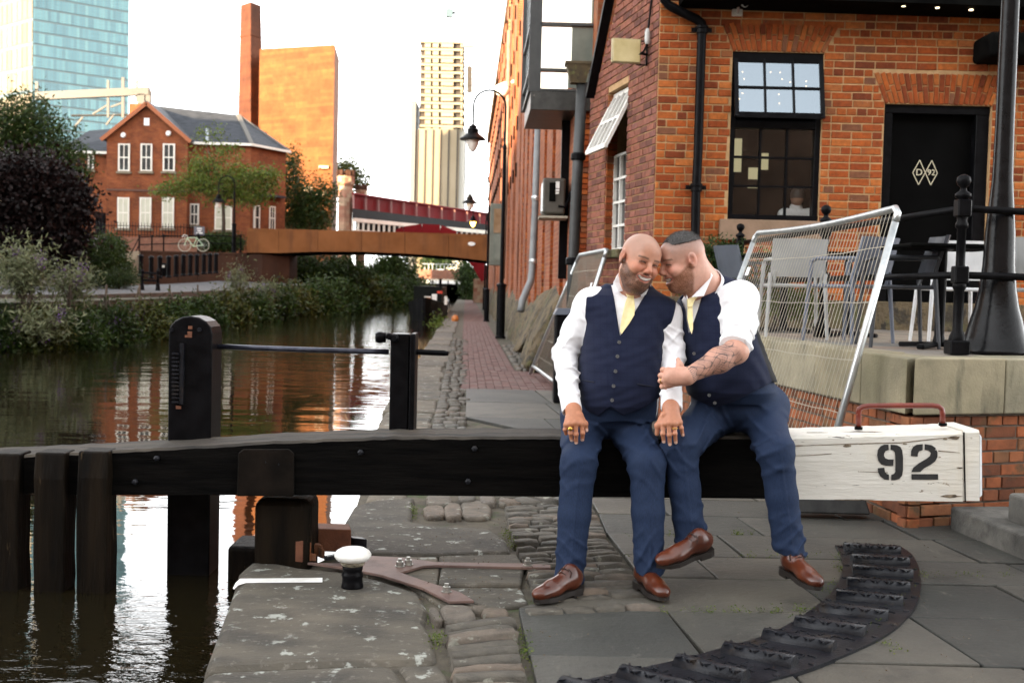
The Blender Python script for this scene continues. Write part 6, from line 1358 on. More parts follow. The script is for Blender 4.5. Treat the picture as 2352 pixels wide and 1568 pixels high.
    v.cone(sh['L']+Vector((.012, .02, -.01)), el['L']+Vector((.008, 0, 0)), .056, .052, .05, wr=sf); v.cone(el['L'], A1(955, 1210, 5.29), .052, .049, .02, wr=sf2); v.cone(A1(955, 1230, 5.29), A1(955, 1330, 5.245), .050, .050, .004)
    collar(p, nb+Vector((.004, .004, .004)), T(0, -.02, -.06)-nb, Vector((.1, -1, 0)), .083)
    for wv, dv in ((wr_['R'], wr_['R']-el['R']), (A1(955, 1330, 5.245), wr_['L']-el['L'])):   # open cuffs
        d = dv.normalized(); n_ = np.array(tuple(d)); h0 = float(n_@np.array(tuple(wv+d*.012)))
        v.op(lambda X, Y, Z: h0-(X*n_[0]+Y*n_[1]+Z*n_[2]), np.array(tuple(wv))-.08, np.array(tuple(wv))+.08, 0, 's'); v.cone(wv-d*.02, wv+d*.08, .038, .040, .003, 's')
    zq = A1(600, 1235, 5.4).z; xa, xb = A1(330, 1235, 5.4).x, A1(850, 1235, 5.4).x
    v.op(lambda X, Y, Z: np.maximum(np.maximum(Z-zq, xa-X), X-xb)+0*Y, (xa-.2, 5.1, zq-.3), (xb+.2, 5.95, zq), 0, 's')
    v.op(lambda X, Y, Z: np.maximum(Z-zq, 5.42-Y)+0*X, v.lo, v.lo+v.h*v.n, 0, 's')
    v.mesh('shirt', m_shirt, p)
    # --- waistcoat
    v = Vol([A1(300, 420, 5.4), A1(1000, 1420, 5.4), Vector((XL[3], 5.28, zs[3])), Vector((XR[3], 5.80, zs[3]))], .0038, .07)
    v.op(torso_sdf(zs, XL, XR, YFr, YBk, 2.5, .004, foldf(60, .0022, 3.0, 1.2)), (min(XL), 5.2, zs[-1]), (max(XR), 5.9, zs[0]+.05))
    v.cone(nb+Vector((0, .03, -.05)), sh['R'], .083, .076, .06); v.cone(nb+Vector((0, .03, -.05)), sh['L'], .083, .072, .06)
    ap, vl, vr = A1(582, 812, 5.34), A1(522, 415, 5.42), A1(792, 470, 5.42); big = (v.lo, v.lo+v.h*v.n)
    vw = wedge(ap, vl, vr)
    v.op(lambda X, Y, Z: np.maximum(vw(X, Z), Y-5.56), *big, .004, 's')
    a, b_ = A1(332, 470, 5.5), A1(308, 860, 5.5); h2 = halfplane((a.x, a.z), (b_.x, b_.z), 1); a2, b2_ = A1(985, 560, 5.5), A1(902, 860, 5.5); h3 = halfplane((a2.x, a2.z), (b2_.x, b2_.z), -1)
    zc_ = A1(300, 880, 5.5).z
    s1_ = 1 if h2(A1(100, 600, 5.5).x, A1(100, 600, 5.5).z) < 0 else -1; s2_ = 1 if h3(A1(1200, 700, 5.5).x, A1(1200, 700, 5.5).z) < 0 else -1
    v.op(lambda X, Y, Z: np.maximum(s1_*h2(X, Z), zc_-Z), *big, .006, 's'); v.op(lambda X, Y, Z: np.maximum(s2_*h3(X, Z), zc_-Z), *big, .006, 's')
    hx = [A1(x, y, 5.3).x for x, y in ((240, 1335), (430, 1398), (512, 1322), (604, 1388), (760, 1330), (900, 1262))]; hz_ = [A1(x, y, 5.3).z for x, y in ((240, 1335), (430, 1398), (512, 1322), (604, 1388), (760, 1330), (900, 1262))]
    v.op(lambda X, Y, Z: Z-np.interp(X, hx, hz_)+0*Y, *big, 0, 's')
    o, V = v.mesh('waistcoat', m_vest, p); setcol(o, vest_check(V, (.0085, .0125, .034)))
    for (x, y) in ((575, 857), (562, 960), (548, 1068), (534, 1175), (523, 1278)): z = A1(x, y, 5.3).z; disc(p, 'button', A1(x, y, yfront(z)-.008), (0, -1, .05), .0085, .004, m_button)
    for (x0, y0, x1, y1) in ((275, 1140, 395, 1150), (705, 1158, 820, 1180)):
        mb = MB(); q = [A1(x0+(x1-x0)*k/6, y0+(y1-y0)*k/6, 5.3) for k in range(7)]; q = [Vector((r_.x, r_.y-.0, r_.z)) for r_ in q]
        xc = (XL[5]+XR[5])/2; hw = (XR[5]-XL[5])/2
        q = [Vector((r_.x, 5.53-(.245+.004)*(max(0, 1-(abs(r_.x-xc)/hw)**2.5))**(1/2.5)-.004, r_.z)) for r_ in q]; mb.tube(q, .0035, 5); mb.build('pocket_welt', M('navy_welt', (.005, .008, .02), rough=.9), p)
    # --- tie and collar
    def strip(pts, off, mat, nm, th=.006, par=p):
        mb = MB(); P = []
        for x, y in pts: q = A1(x, y, 5.36); yq = yfront(q.z)+off; P.append(A1(x, y, yq))
        mb.sheet(P, th, (0, -1, 0)); return mb.build(nm, mat, par, bevel=.002, seg=2)
    strip([(636, 520), (680, 522), (690, 600), (686, 660), (650, 720), (592, 800), (580, 780), (592, 690), (612, 600)], -.012, m_tie, 'tie'); strip([(598, 480), (650, 476), (714, 492), (690, 515), (680, 530), (634, 526), (622, 505)], -.022, m_tie, 'tie_knot', .02)
    strip([(566, 372), (532, 420), (530, 470), (566, 496), (632, 476), (600, 430)], -.030, m_shirt, 'collar_flap', .005); strip([(712, 490), (788, 470), (770, 510), (740, 530)], -.024, m_shirt, 'collar_flap', .005)
    # --- trousers
    hipR, hipL = A2(440, 150, 5.60), A2(745, 150, 5.60); kR, kL = A2(412, 440, 5.24), A2(890, 450, 5.22); aR, aL = A2(342, 1255, 5.17), A2(903, 1195, 5.15)
    v = Vol([hipR, hipL, kR, kL, aR, aL, A1(600, 1300, 5.7)], .0046, .19); tf_ = creases(74, .015, .8, .9, .25, 1.1); tf2 = creases(70, .015, 2.2, -.9, .25, 1.1)
    v.ell(A2(590, 80, 5.55), (.205, .20, .12), .04); v.op(torso_sdf(zs[4:], XL[4:], XR[4:], YFr[4:], YBk[4:], 2.5, -.010), (min(XL), 5.2, zs[-1]), (max(XR), 5.9, zs[4]), .03); zq2 = A1(600, 1225, 5.4).z; v.op(lambda X, Y, Z: zq2-Z+0*X+0*Y, v.lo, v.lo+v.h*v.n, 0, 's')
    hb_ = lambda X, Y, Z, t: .35*tf_(X, Y, Z)
    for hp_, kn_, an_, wf in ((hipR, kR, aR, tf_), (hipL, kL, aL, tf2)):
        v.cone(hp_, kn_, .108, .083, .05, wr=wf); mid = kn_.lerp(an_, .45); v.cone(kn_, mid, .081, .074, .03, ridge=.004, wr=lambda X, Y, Z, t, w=wf: w(X, Y, Z, t)*(1-t)**1.5); v.cone(mid, an_, .073, .067, .02, ridge=.005, wr=lambda X, Y, Z, t, w=wf: w(X, Y, Z, t)*(.25+.9*t**3))
    for an_, py in ((aR, 1262), (aL, 1205)):
        zc2 = an_.z+.0; v.op(lambda X, Y, Z, q=zc2, ax_=an_: np.maximum(Z-q-.25*(Y-ax_.y), np.sqrt((X-ax_.x)**2+(Y-ax_.y)**2)-.13), np.array(tuple(an_))-.13, np.array(tuple(an_))+.13, 0, 's'); v.cone(an_+Vector((0, 0, -.12)), an_+Vector((0, 0, .03)), .055, .055, .004, 's')
    v.mesh('trousers', m_trouser, p)
    # --- shoes
    hR, tR = G(*b2(425, 1350)), G(*b2(120, 1432)); hL, tL = G(*b2(820, 1300)), G(*b2(1060, 1452))
    for h_, t_ in ((hR, tR), (hL, tL)):
        d = (t_-h_).normalized(); t_ = h_+d*.305; shoe(p, h_+Vector((0, 0, .020)), t_+Vector((0, 0, .010)), Vector((0, 0, 1)))
    return p
def man_right():
    p = thing('person', 'fair bearded man with cropped dark hair and tattooed forearm leaning his forehead in', 'person', A2(1700, 1000, 5.5), 'seated couple')
    HC_ = A1(1040, 268, 5.43); Mh = head_matrix(R(-76), R(13), R(-2)); hsz = 1.07
    shL = A1(1455, 545, 5.46); elL = A1(1425, 925, 5.20); wrL = A4(1885, 505, 5.13); nb = A1(1190, 480, 5.54); shR = A1(1080, 640, 5.66)
    v = Vol([HC_, shL, elL, wrL, nb, shR, A4(1500, 640, 5.1), A4(1765, 250, 5.1)], .0029, .16)
    T = add_head(v, HC_, Mh, hsz, 1.0, 1.1)
    v.cone(T(0, -.03, -.045), nb+Vector((.03, .02, -.02)), .066, .078, .03); v.cone(T(0, .02, -.085), nb+Vector((-.02, -.02, -.02)), .05, .06, .03); v.cone(T(0, -.06, -.03), nb+Vector((.06, .03, .0)), .05, .06, .03)
    v.cone(nb+Vector((.03, .02, -.06)), shL, .06, .045, .04); v.cone(nb+Vector((0, .02, -.06)), shR, .06, .045, .04)
    v.cone(shL, elL, .045, .05, .03); v.cone(elL, elL.lerp(wrL, .35), .052, .054, .03); v.cone(elL.lerp(wrL, .35), wrL, .054, .033, .03)
    Yp = 5.155; hc = A4(1730, 505, Yp-.03)
    ks = [A4(1625, 425, Yp), A4(1600, 495, Yp-.012), A4(1600, 562, Yp-.010), A4(1630, 628, Yp+.004)]
    for q in ks: v.cone(wrL, q, .030, .0155, .022)
    v.ell(hc, (.042, .020, .038), .02)
    tips = [(1552, 415), (1520, 495), (1520, 568), (1545, 648)]
    for q, (x, y) in zip(ks, tips): finger(v, [q, A4(x, y, Yp+.012), A4(x+2, y+6, Yp+.035), A4(x+45, y+16, Yp+.060)], .0130, .0105, .004)
    finger(v, [A4(1800, 430, Yp-.01), A4(1790, 350, Yp-.005), A4(1766, 272, Yp+.010)], .018, .0105, .012)
    body, V = v.mesh('body', m_skin, p)
    skin = np.array((.55, .295, .215)); col = face_color(V, HC_, Mh, hsz, skin, (.15, .048, .014), (.10, .055, .03), (.15, .12, .11), .85)
    # tattooed forearm: shading, outlines of bird, clouds and a band of letters at the wrist
    a, b_ = np.array(tuple(elL)), np.array(tuple(wrL)); ba = b_-a; L_ = np.linalg.norm(ba); t = ((V-a)@ba)/L_**2; rel = V-a-np.clip(t, 0, 1)[:, None]*ba; dist = np.linalg.norm(rel, axis=1)
    lat = rel[:, 2]; arm = (t > -.05) & (t < .97) & (dist < .07) & (V[:, 2] < elL.z+.13) & (V[:, 0] > wrL.x-.005)
    uu, ww = t*L_*100, lat*100          # cm along and across
    fi = np.sin(uu*.85+2.0*np.sin(ww*.75+.5)+1.0)*np.cos(ww*.9+1.3*np.sin(uu*.45)); lines = np.exp(-(fi/.13)**2)*.75+np.exp(-((np.sin(uu*.5+ww*.9)-.2)/.10)**2)*.35
    wing = np.exp(-(((uu-9)*.5+(ww-1.2)*.5)/2.0)**2)*(np.abs(np.sin((uu*.8-ww*1.1)*2.2)) < .28)*.6
    shade = np.clip(.24+.22*np.sin(uu*.55+1)*np.cos(ww*.8), 0, .5)
    rose = np.exp(-((np.sin(np.hypot(uu-16.5, ww-1.0)*3.0)-.1)/.25)**2)*(np.hypot(uu-16.5, ww-1.0) < 3)*.55
    m = np.clip(np.maximum.reduce([lines*1.25, wing*1.3, shade*.9, rose*1.3]), 0, .85)*arm*sm(.0, .08, t)
    band = arm & (t > .90) & (t < .965); m = np.where(band, (np.sin(ww*9) > .1)*.75, m)
    col = col*(1-m[:, None])+np.array((.035, .035, .04))*m[:, None]; setcol(body, col); strands('beard', body, face_color.beard*(V[:, 2] > 1.0), 5500, .0036, .0004, m_beard2, p, (-.3, -.1, -1))
    rp = ks[2].lerp(A4(1520, 568, Yp+.012), .75); ringo(p, 'wedding_ring', rp, ks[2]-A4(1520, 568, Yp+.012), .0128, .0022, m_gold)
    mb = MB(); wv = wrL.lerp(elL, .03); d = (elL-wrL).normalized(); Mx = d.to_track_quat('Z', 'Y').to_matrix(); mb.tube([wv+Mx @ Vector((.0375*math.cos(q), .0375*math.sin(q), .004*math.sin(3*q))) for q in np.linspace(0, 2*math.pi, 25)[:-1]], .0014, 5, closed=True); mb.build('bracelet', m_chrome, p)
    # hair: cropped cap on the crown
    v = Vol([T(0, 0, .1)], .0032, .16)
    v.ell(T(0, -.010, .038), [q*hsz for q in (.081, .097, .0905)], 0, 'u', Mh)
    n1 = np.array(tuple(Mh @ Vector((0, -.02, 1)))); h1_ = float(n1@np.array(tuple(T(0, -.02, .080)))); n2 = np.array(tuple(Mh @ Vector((0, 1, .25)))); h2_ = float(n2@np.array(tuple(T(0, .094, .07))))
    nz_ = lambda X, Y, Z: .0018*np.sin(X*410+Y*190)*np.sin(Z*370+Y*230)
    v.op(lambda X, Y, Z: X*n1[0]+Y*n1[1]+Z*n1[2]-h1_+nz_(X, Y, Z), v.lo, v.lo+v.h*v.n, 0, 's'); v.op(lambda X, Y, Z: h2_-(X*n2[0]+Y*n2[1]+Z*n2[2]), v.lo, v.lo+v.h*v.n, .01, 's')
    v.ell(T(0, -.012, .034), [q*hsz for q in (.074, .090, .083)], 0, 's', Mh)
    ho, HV = v.mesh('hair', m_hair, p); strands('hair_strands', ho, np.ones(len(HV)), 9000, .009, .0005, m_hair, p, (-.5, -.1, .3))
    # torso
    ys_ = [490, 540, 620, 800, 950, 1100, 1200, 1300]; xl_ = [1130, 1060, 1010, 1020, 1040, 1066, 1090, 1120]; xr_ = [1290, 1420, 1530, 1600, 1650, 1715, 1745, 1760]
    zs = [A1(1400, y, 5.55).z for y in ys_]; XL = [A1(x, y, 5.5).x for x, y in zip(xl_, ys_)]; XR = [A1(x, y, 5.5).x for x, y in zip(xr_, ys_)]
    YFr = [5.48, 5.44, 5.41, 5.36, 5.33, 5.315, 5.32, 5.37]; YBk = [5.66, 5.68, 5.72, 5.78, 5.81, 5.83, 5.84, 5.84]
    yfront = lambda z: float(np.interp(z, zs[::-1], YFr[::-1]))
    v = Vol([nb, shL, shR, elL, A1(1100, 1300, 5.3), A1(1770, 1300, 5.85)], .0042, .16)
    v.op(torso_sdf(zs, XL, XR, YFr, YBk, 2.3, -.007), (min(XL), 5.2, zs[-1]), (max(XR), 5.9, zs[0]+.05))
    _a = creases(88, .011, 1.1, .5, .35, 1.2); sf = lambda X, Y, Z, t: _a(X, Y, Z, t)*np.minimum(1, t*2); v.cone(nb+Vector((.04, .03, -.06)), shL, .07, .075, .06); v.cone(nb+Vector((0, .03, -.06)), shR, .07, .06, .06)
    m1 = A1(1450, 720, 5.36); v.cone(shL, m1, .086, .079, .04, wr=sf); v.cone(m1, A1(1420, 885, 5.22), .078, .068, .03, wr=sf)
    for k in range(4): c = A1(1421-4*k, 850+16*k, 5.235-.006*k); v.ell(c, (.071, .066, .012), .008)
    collar(p, nb+Vector((.018, .010, .0)), T(0, -.035, -.05)-nb, Vector((-.75, -.6, 0)), .086, .055, -.006, 20)
    d = (elL-shL).normalized(); n_ = np.array(tuple((d+Vector((-.35, -.1, 0))).normalized())); h0 = float(n_@np.array(tuple(A1(1415, 905, 5.21)))); c_ = np.array(tuple(elL))
    v.op(lambda X, Y, Z: np.maximum(h0-(X*n_[0]+Y*n_[1]+Z*n_[2]), Y-5.34), c_-.13, c_+.13, 0, 's')
    zq = A1(1400, 1130, 5.4).z; v.op(lambda X, Y, Z: Z-zq+0*X+0*Y, v.lo, v.lo+v.h*v.n, 0, 's')
    v.mesh('shirt', m_shirt, p)
    # waistcoat
    v = Vol([A1(1000, 330, 5.4), A1(1780, 1360, 5.4), Vector((XL[3], 5.25, zs[3])), Vector((XR[3], 5.88, zs[3]))], .0038, .07)
    v.op(torso_sdf(zs, XL, XR, YFr, YBk, 2.3, .005, foldf(55, .0026, 1.0, 1.5)), (min(XL), 5.2, zs[-1]), (max(XR), 5.95, zs[0]+.05))
    v.cone(nb+Vector((.04, .03, -.06)), shL+Vector((0, .03, 0)), .079, .082, .06); v.cone(nb+Vector((0, .03, -.06)), shR, .079, .07, .06); v.cone(A1(1265, 430, 5.56), A1(1420, 500, 5.56), .05, .06, .05)
    ap, vl, vr = A1(1100, 806, 5.36), A1(1055, 540, 5.42), A1(1240, 340, 5.46); big = (v.lo, v.lo+v.h*v.n)
    vw = wedge(ap, vl, vr)
    v.op(lambda X, Y, Z: np.maximum(vw(X, Z), Y-5.58), *big, .004, 's')
    v.cone(shL+Vector((.015, -.12, -.01)), shL+Vector((.015, .03, -.01)), .092, .092, .004, 's'); v.cone(shL+Vector((.015, -.12, -.01)), A1(1450, 780, 5.25), .092, .075, .004, 's')
    hp5 = ((1040, 1225), (1085, 1245), (1180, 1300), (1270, 1345), (1400, 1290), (1560, 1200), (1700, 1150), (1800, 1172)); hx = [A1(x, y, 5.35).x for x, y in hp5]; hz_ = [A1(x, y, 5.35).z for x, y in hp5]
    v.op(lambda X, Y, Z: Z-np.interp(X, hx, hz_)+0*Y, *big, 0, 's')
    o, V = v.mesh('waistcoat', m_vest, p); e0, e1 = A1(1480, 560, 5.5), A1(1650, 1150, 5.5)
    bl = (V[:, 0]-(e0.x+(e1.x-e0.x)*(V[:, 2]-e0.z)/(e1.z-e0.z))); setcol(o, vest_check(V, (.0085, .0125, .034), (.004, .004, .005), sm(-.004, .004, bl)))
    for (x, y) in ((1118, 940), (1228, 1242), (1268, 1298)): z = A1(x, y, 5.33).z; disc(p, 'button', A1(x, y, yfront(z)+(.006 if x < 1200 else -.004)), (0, -1, .05), .008, .004, m_button)
    def strip(pts, off, mat, nm, th=.006):
        mb = MB(); P = []
        for x, y in pts: q = A1(x, y, 5.38); P.append(A1(x, y, yfront(q.z)+off+.10*max(0, (A1(1100, 800, 5.4).x-q.x))))
        mb.sheet(P, th, (0, -1, 0)); return mb.build(nm, mat, p, bevel=.002, seg=2)
    strip([(1072, 600), (1108, 595), (1112, 680), (1112, 760), (1102, 800), (1090, 770), (1070, 690)], -.010, m_tie, 'tie'); strip([(1070, 545), (1110, 526), (1150, 522), (1120, 560), (1108, 598), (1072, 604)], -.022, m_tie, 'tie_knot', .02)
    strip([(1225, 330), (1256, 372), (1190, 522), (1098, 532), (1130, 498)], -.05, m_shirt, 'collar_flap', .005); strip([(1062, 500), (1075, 540), (1068, 548), (1060, 530)], -.03, m_shirt, 'collar_flap', .005)
    # trousers
    hR_, hL_ = A2(1370, 90, 5.62), A2(1690, 70, 5.62); kR, kL = A2(1118, 330, 5.26), A2(1790, 360, 5.22); aR, aL = A2(1192, 960, 5.22), A2(1885, 1058, 5.20)
    v = Vol([hR_, hL_, kR, kL, aR, aL, A1(1480, 1250, 5.8)], .0046, .19); tf_ = creases(72, .016, 2.8, .9, .2, 1.1); tf2 = creases(68, .015, .3, -.9, .2, 1.1)
    v.ell(A2(1560, 30, 5.60), (.225, .20, .13), .04); v.op(torso_sdf(zs[4:], XL[4:], XR[4:], YFr[4:], YBk[4:], 2.3, -.010), (min(XL), 5.2, zs[-1]), (max(XR), 5.9, zs[4]), .03); zq2 = A1(1400, 1110, 5.4).z; v.op(lambda X, Y, Z: zq2-Z+0*X+0*Y, v.lo, v.lo+v.h*v.n, 0, 's')
    for hp_, kn_, an_, wf in ((hR_, kR, aR, tf_), (hL_, kL, aL, tf2)):
        v.cone(hp_, kn_, .112, .084, .05, wr=wf); mid = kn_.lerp(an_, .45); v.cone(kn_, mid, .080, .071, .03, ridge=.004, wr=lambda X, Y, Z, t, w=wf: w(X, Y, Z, t)*(1-t)**1.5); v.cone(mid, an_, .071, .073, .02, ridge=.004, wr=lambda X, Y, Z, t, w=wf: w(X, Y, Z, t)*(.25+.9*t**3))
    for an_ in (aR, aL):
        tl_ = .35 if an_ is aR else -.1
        v.op(lambda X, Y, Z, q=an_.z, ax_=an_, k_=tl_: np.maximum(Z-q-.2*(Y-ax_.y)-k_*(X-ax_.x), np.sqrt((X-ax_.x)**2+(Y-ax_.y)**2)-.13), np.array(tuple(an_))-.14, np.array(tuple(an_))+.14, 0, 's'); v.cone(an_+Vector((0, 0, -.12)), an_+Vector((0, 0, .03)), .058, .058, .004, 's')
    v.mesh('trousers', m_trouser, p)
    h_, t_ = A2(1345, 1045, 5.16), A2(945, 1178, 5.03); d = (t_-h_).normalized(); shoe(p, h_, h_+d*.30, Vector((.25, -.10, 1)))
    h_, t_ = A2(1838, 1180, 5.24), A2(2040, 1300, 5.02); d = (t_-h_).normalized(); shoe(p, h_, h_+d*.30, Vector((.1, -.35, 1)))
    return p
man_left(); man_right()
# person seated inside, seen from behind through the lower right pane
pw = thing('person', 'person in a white shirt seen from behind through the pub window', 'person', W(1828, 540, YF+.45))
Yw = YF+.5; c = W(1830, 455, Yw)
v = Vol([c, W(1785, 560, Yw), W(1870, 560, Yw)], .006, .2); v.ell(c+Vector((0, -.02, .02)), (.078, .095, .11)); v.cone(c+Vector((0, .02, -.06)), c+Vector((0, .02, -.16)), .055, .06)
o, V = v.mesh('body', m_skin, pw); C = np.tile(np.array((.40, .22, .15)), (len(V), 1)); C[V[:, 2] > c.z-.01] = (.05, .04, .035); setcol(o, C)
v = Vol([W(1770, 500, Yw), W(1880, 620, Yw)], .007, .2); a, b_ = W(1802, 494, Yw), W(1860, 494, Yw); v.cone(a, b_, .07, .07, .05); v.ell(W(1830, 572, Yw), (.21, .13, .34), .05); v.cone(a, W(1778, 600, Yw), .07, .06, .04); v.cone(b_, W(1884, 600, Yw), .07, .06, .04); v.cone(c+Vector((0, .02, -.11)), c+Vector((0, .02, -.15)), .072, .08, .01)
v.mesh('shirt', m_shirt, pw)
# ================================================================= foliage tools
def leaf_mesh(name, blobs, n, size, mat, seed=1, gap=.35, asp=.55, shell=.55, droop=0.0, clump=7):
    """leaf-sized quads in clumps through the volume of ellipsoid blobs [(cx,cy,cz,rx,ry,rz)]"""
    g = np.random.default_rng(seed); B = np.array(blobs, float); w = B[:, 3]*B[:, 4]+B[:, 5]*B[:, 3]; w /= w.sum(); nc = max(n//clump, 1)
    b = B[g.choice(len(B), nc, p=w)]; d = g.normal(size=(nc, 3)); d /= np.linalg.norm(d, axis=1)[:, None]; r = shell+(1-shell)*g.random(nc)**.5
    r *= 1+.16*np.sin(d[:, 0]*5+b[:, 0]*3)*np.sin(d[:, 2]*6+b[:, 1])+.10*g.normal(size=nc)
    c = b[:, :3]+d*r[:, None]*b[:, 3:]
    k = np.sin(c[:, 0]*2.3/size*.06+seed)*np.sin(c[:, 2]*2.9/size*.06+1.3*seed)+.5*np.sin(c[:, 1]*2.1/size*.06+c[:, 0]); c = c[k > -1.5+gap*2.2*0-1+gap*2]; d = d[k > -2.5+gap*2]
    m = len(c); P = np.repeat(c, clump, 0)+g.normal(size=(m*clump, 3))*size*1.5; dd = np.repeat(d, clump, 0); N = len(P)
    ax = g.normal(size=(N, 3))+dd*.8; ax[:, 2] -= droop; ax /= np.linalg.norm(ax, axis=1)[:, None]; s2 = np.cross(ax, g.normal(size=(N, 3))); s2 /= np.linalg.norm(s2, axis=1)[:, None]
    L_ = size*(.7+.6*g.random(N))[:, None]; wd_ = L_*asp*.5
    V = np.stack([P-ax*L_*.5, P+s2*wd_, P+ax*L_*.5, P-s2*wd_], 1).reshape(-1, 3); F = np.arange(N*4).reshape(-1, 4)
    ct = np.repeat(g.random(m), clump); tone = np.clip(.65*ct+.35*g.random(N), 0, 1)
    return arr_mesh(name, V, F, mat, False, tone)
def leaf_mat(name, cols, trans=.25, rough=.55):
    m = M(name, (.7, .7, .7), (1.1, 1.1, 1.1), 3, rough=rough, spec=.3, tone=cols); b = m.node_tree.nodes['Principled BSDF']; b.inputs['Transmission Weight'].default_value = 0
    nt = m.node_tree; t = nt.nodes.new('ShaderNodeBsdfTranslucent'); x = nt.nodes.new('ShaderNodeMixShader'); x.inputs[0].default_value = trans; out = nt.nodes['Material Output']
    src = b.inputs['Base Color'].links[0].from_socket; nt.links.new(src, t.inputs[0]); nt.links.new(b.outputs[0], x.inputs[1]); nt.links.new(t.outputs[0], x.inputs[2]); nt.links.new(x.outputs[0], out.inputs[0]); return m
lm_green = leaf_mat('mid_green_leaf', [(.012, .026, .005), (.028, .055, .008), (.055, .09, .014)]); lm_dark = leaf_mat('dark_green_leaf', [(.007, .017, .003), (.020, .042, .006), (.06, .095, .014)])
lm_lime = leaf_mat('yellow_green_leaf', [(.04, .07, .010), (.09, .135, .016), (.18, .21, .03)]); lm_red = leaf_mat('dark_purple_leaf', [(.003, .0015, .0015), (.007, .0025, .0025), (.018, .005, .004)])
lm_pale = leaf_mat('pale_grey_green_leaf', [(.06, .075, .035), (.13, .145, .07), (.24, .25, .14)]); lm_olive = leaf_mat('olive_leaf', [(.012, .020, .003), (.040, .052, .007), (.11, .11, .016)])
lm_flower = leaf_mat('violet_flower', [(.10, .04, .17), (.18, .08, .28), (.22, .12, .32)])
m_bark = M('bark', (.03, .022, .015), (.09, .065, .045), 12, rough=.95, bump=.8, bscale=40, stretch=(1, 1, .25))
def tree(name, label, cat, base, trunk_h, blobs, n, size, mat, seed, r0=.18, group=None, flowers=None, **kw):
    t = thing(name, label, cat, base, group); base = Vector(base); rr = random.Random(seed)
    mb = MB(); top = base+Vector((rr.uniform(-.1, .1)*trunk_h*.3, 0, trunk_h)); mb.tube([base-Vector((0, 0, .2)), base.lerp(top, .4)+Vector((rr.uniform(-.06, .06), 0, 0)), top], [r0, r0*.8, r0*.6], 8)
    for b in blobs[:10]:
        c = Vector(b[:3]); s0 = base.lerp(top, rr.uniform(.6, 1)); mb.tube([s0, s0.lerp(c, .5)+Vector((0, 0, -.1*b[5])), c], [r0*.42, r0*.26, r0*.08], 6)
    mb.build('trunk' if cat == 'tree' else 'stem', m_bark, t, smooth=True)
    link('crown' if cat == 'tree' else 'foliage', leaf_mesh('crown', blobs, n, size, mat, seed, **kw), t)
    if flowers:
        g = np.random.default_rng(seed+50); B = np.array(blobs); b = B[g.choice(len(B), flowers)]; d = g.normal(size=(flowers, 3)); d[:, 1] = -np.abs(d[:, 1]); d /= np.linalg.norm(d, axis=1)[:, None]; c = b[:, :3]+d*b[:, 3:]*1.02
        link('flower_spikes', leaf_mesh('flowers', [(*q, .05, .05, .16) for q in c], flowers*40, .045, lm_flower, seed, gap=0), t)['kind'] = 'stuff'
    return t
def PB(px, py, Y, rx, ry=None, rz=None):       # blob centred on a frame point, radii in frame pixels
    p = W(px, py, Y); k = Y/FPX; return (p.x, p.y, p.z, rx*k, (ry or rx)*k, (rz or rx)*k)
# ================================================================= left bank
m_asph = M('path_tarmac', (.05, .054, .06), (.085, .09, .096), 3, rough=.9, bump=.3, bscale=120, dirt=[((.10, .085, .06), 2, .55, .7, .6)])
m_soil = M('bank_soil', (.03, .025, .016), (.06, .05, .03), 2, rough=.95, dirt=[((.03, .05, .012), 1.2, .45, .6, .8)])
m_brownwall = M('brown_retaining_wall', (.040, .018, .011), (.065, .030, .018), .9, 6, rough=.85, spec=.15, bump=.3, bscale=20, dirt=[((.035, .02, .014), .8, .5, .7, .8, (1, 1, .3))])
LBX = -9.9
lb = thing('left_bank', None, None, (-15, 40, .9)); lb['kind'] = 'structure'
mb = MB(); mb.prism([(-60, -8), (LBX-1.2, -8), (LBX, 30), (LBX+.2, 45), (LBX+1.1, 62), (LBX+1.4, 120), (-60, 120)], -1.2, .80); mb.build('bank', m_soil, lb)
# gently rising path
def strip(mb, rows):
    vs = []; 
    for r in rows: vs += r
    n = len(rows[0]); mb.add(vs, [(i*n+j, i*n+j+1, (i+1)*n+j+1, (i+1)*n+j) for i in range(len(rows)-1) for j in range(n-1)])
P_near = [G(-60, 702, .86), G(170, 698, .88), G(360, 692, .92), G(480, 682, .98), G(560, 664, 1.05), G(600, 652, 1.12)]
mb = MB(); near = [(-22, 22, .86), (-13, 26, .87), (-11.2, 30, .88), (-10.9, 36, .92), (-10.6, 42, .98), (-10.4, 50, 1.1), (-10.3, 60, 1.25)]; far_ = [(-40, 30, .9), (-24, 36, .92), (-17.5, 40, .96), (-16, 44, 1.0), (-15.5, 50, 1.1), (-15.5, 57, 1.22), (-15.5, 60.5, 1.32)]
strip(mb, [[Vector(a) for a in near], [Vector(b) for b in far_]][::-1]); tag(mb.build('bank_path', m_asph), kind='structure')
mb = MB()
for a, b in zip(near, near[1:]): mb.bar(Vector(a)+Vector((.1, 0, -.06)), Vector(b)+Vector((.1, 0, -.06)), .3, .16)
tag(mb.build('bank_kerb', M('bank_kerb_stone', (.06, .055, .05), (.11, .10, .085), 3, rough=.9)), kind='structure')
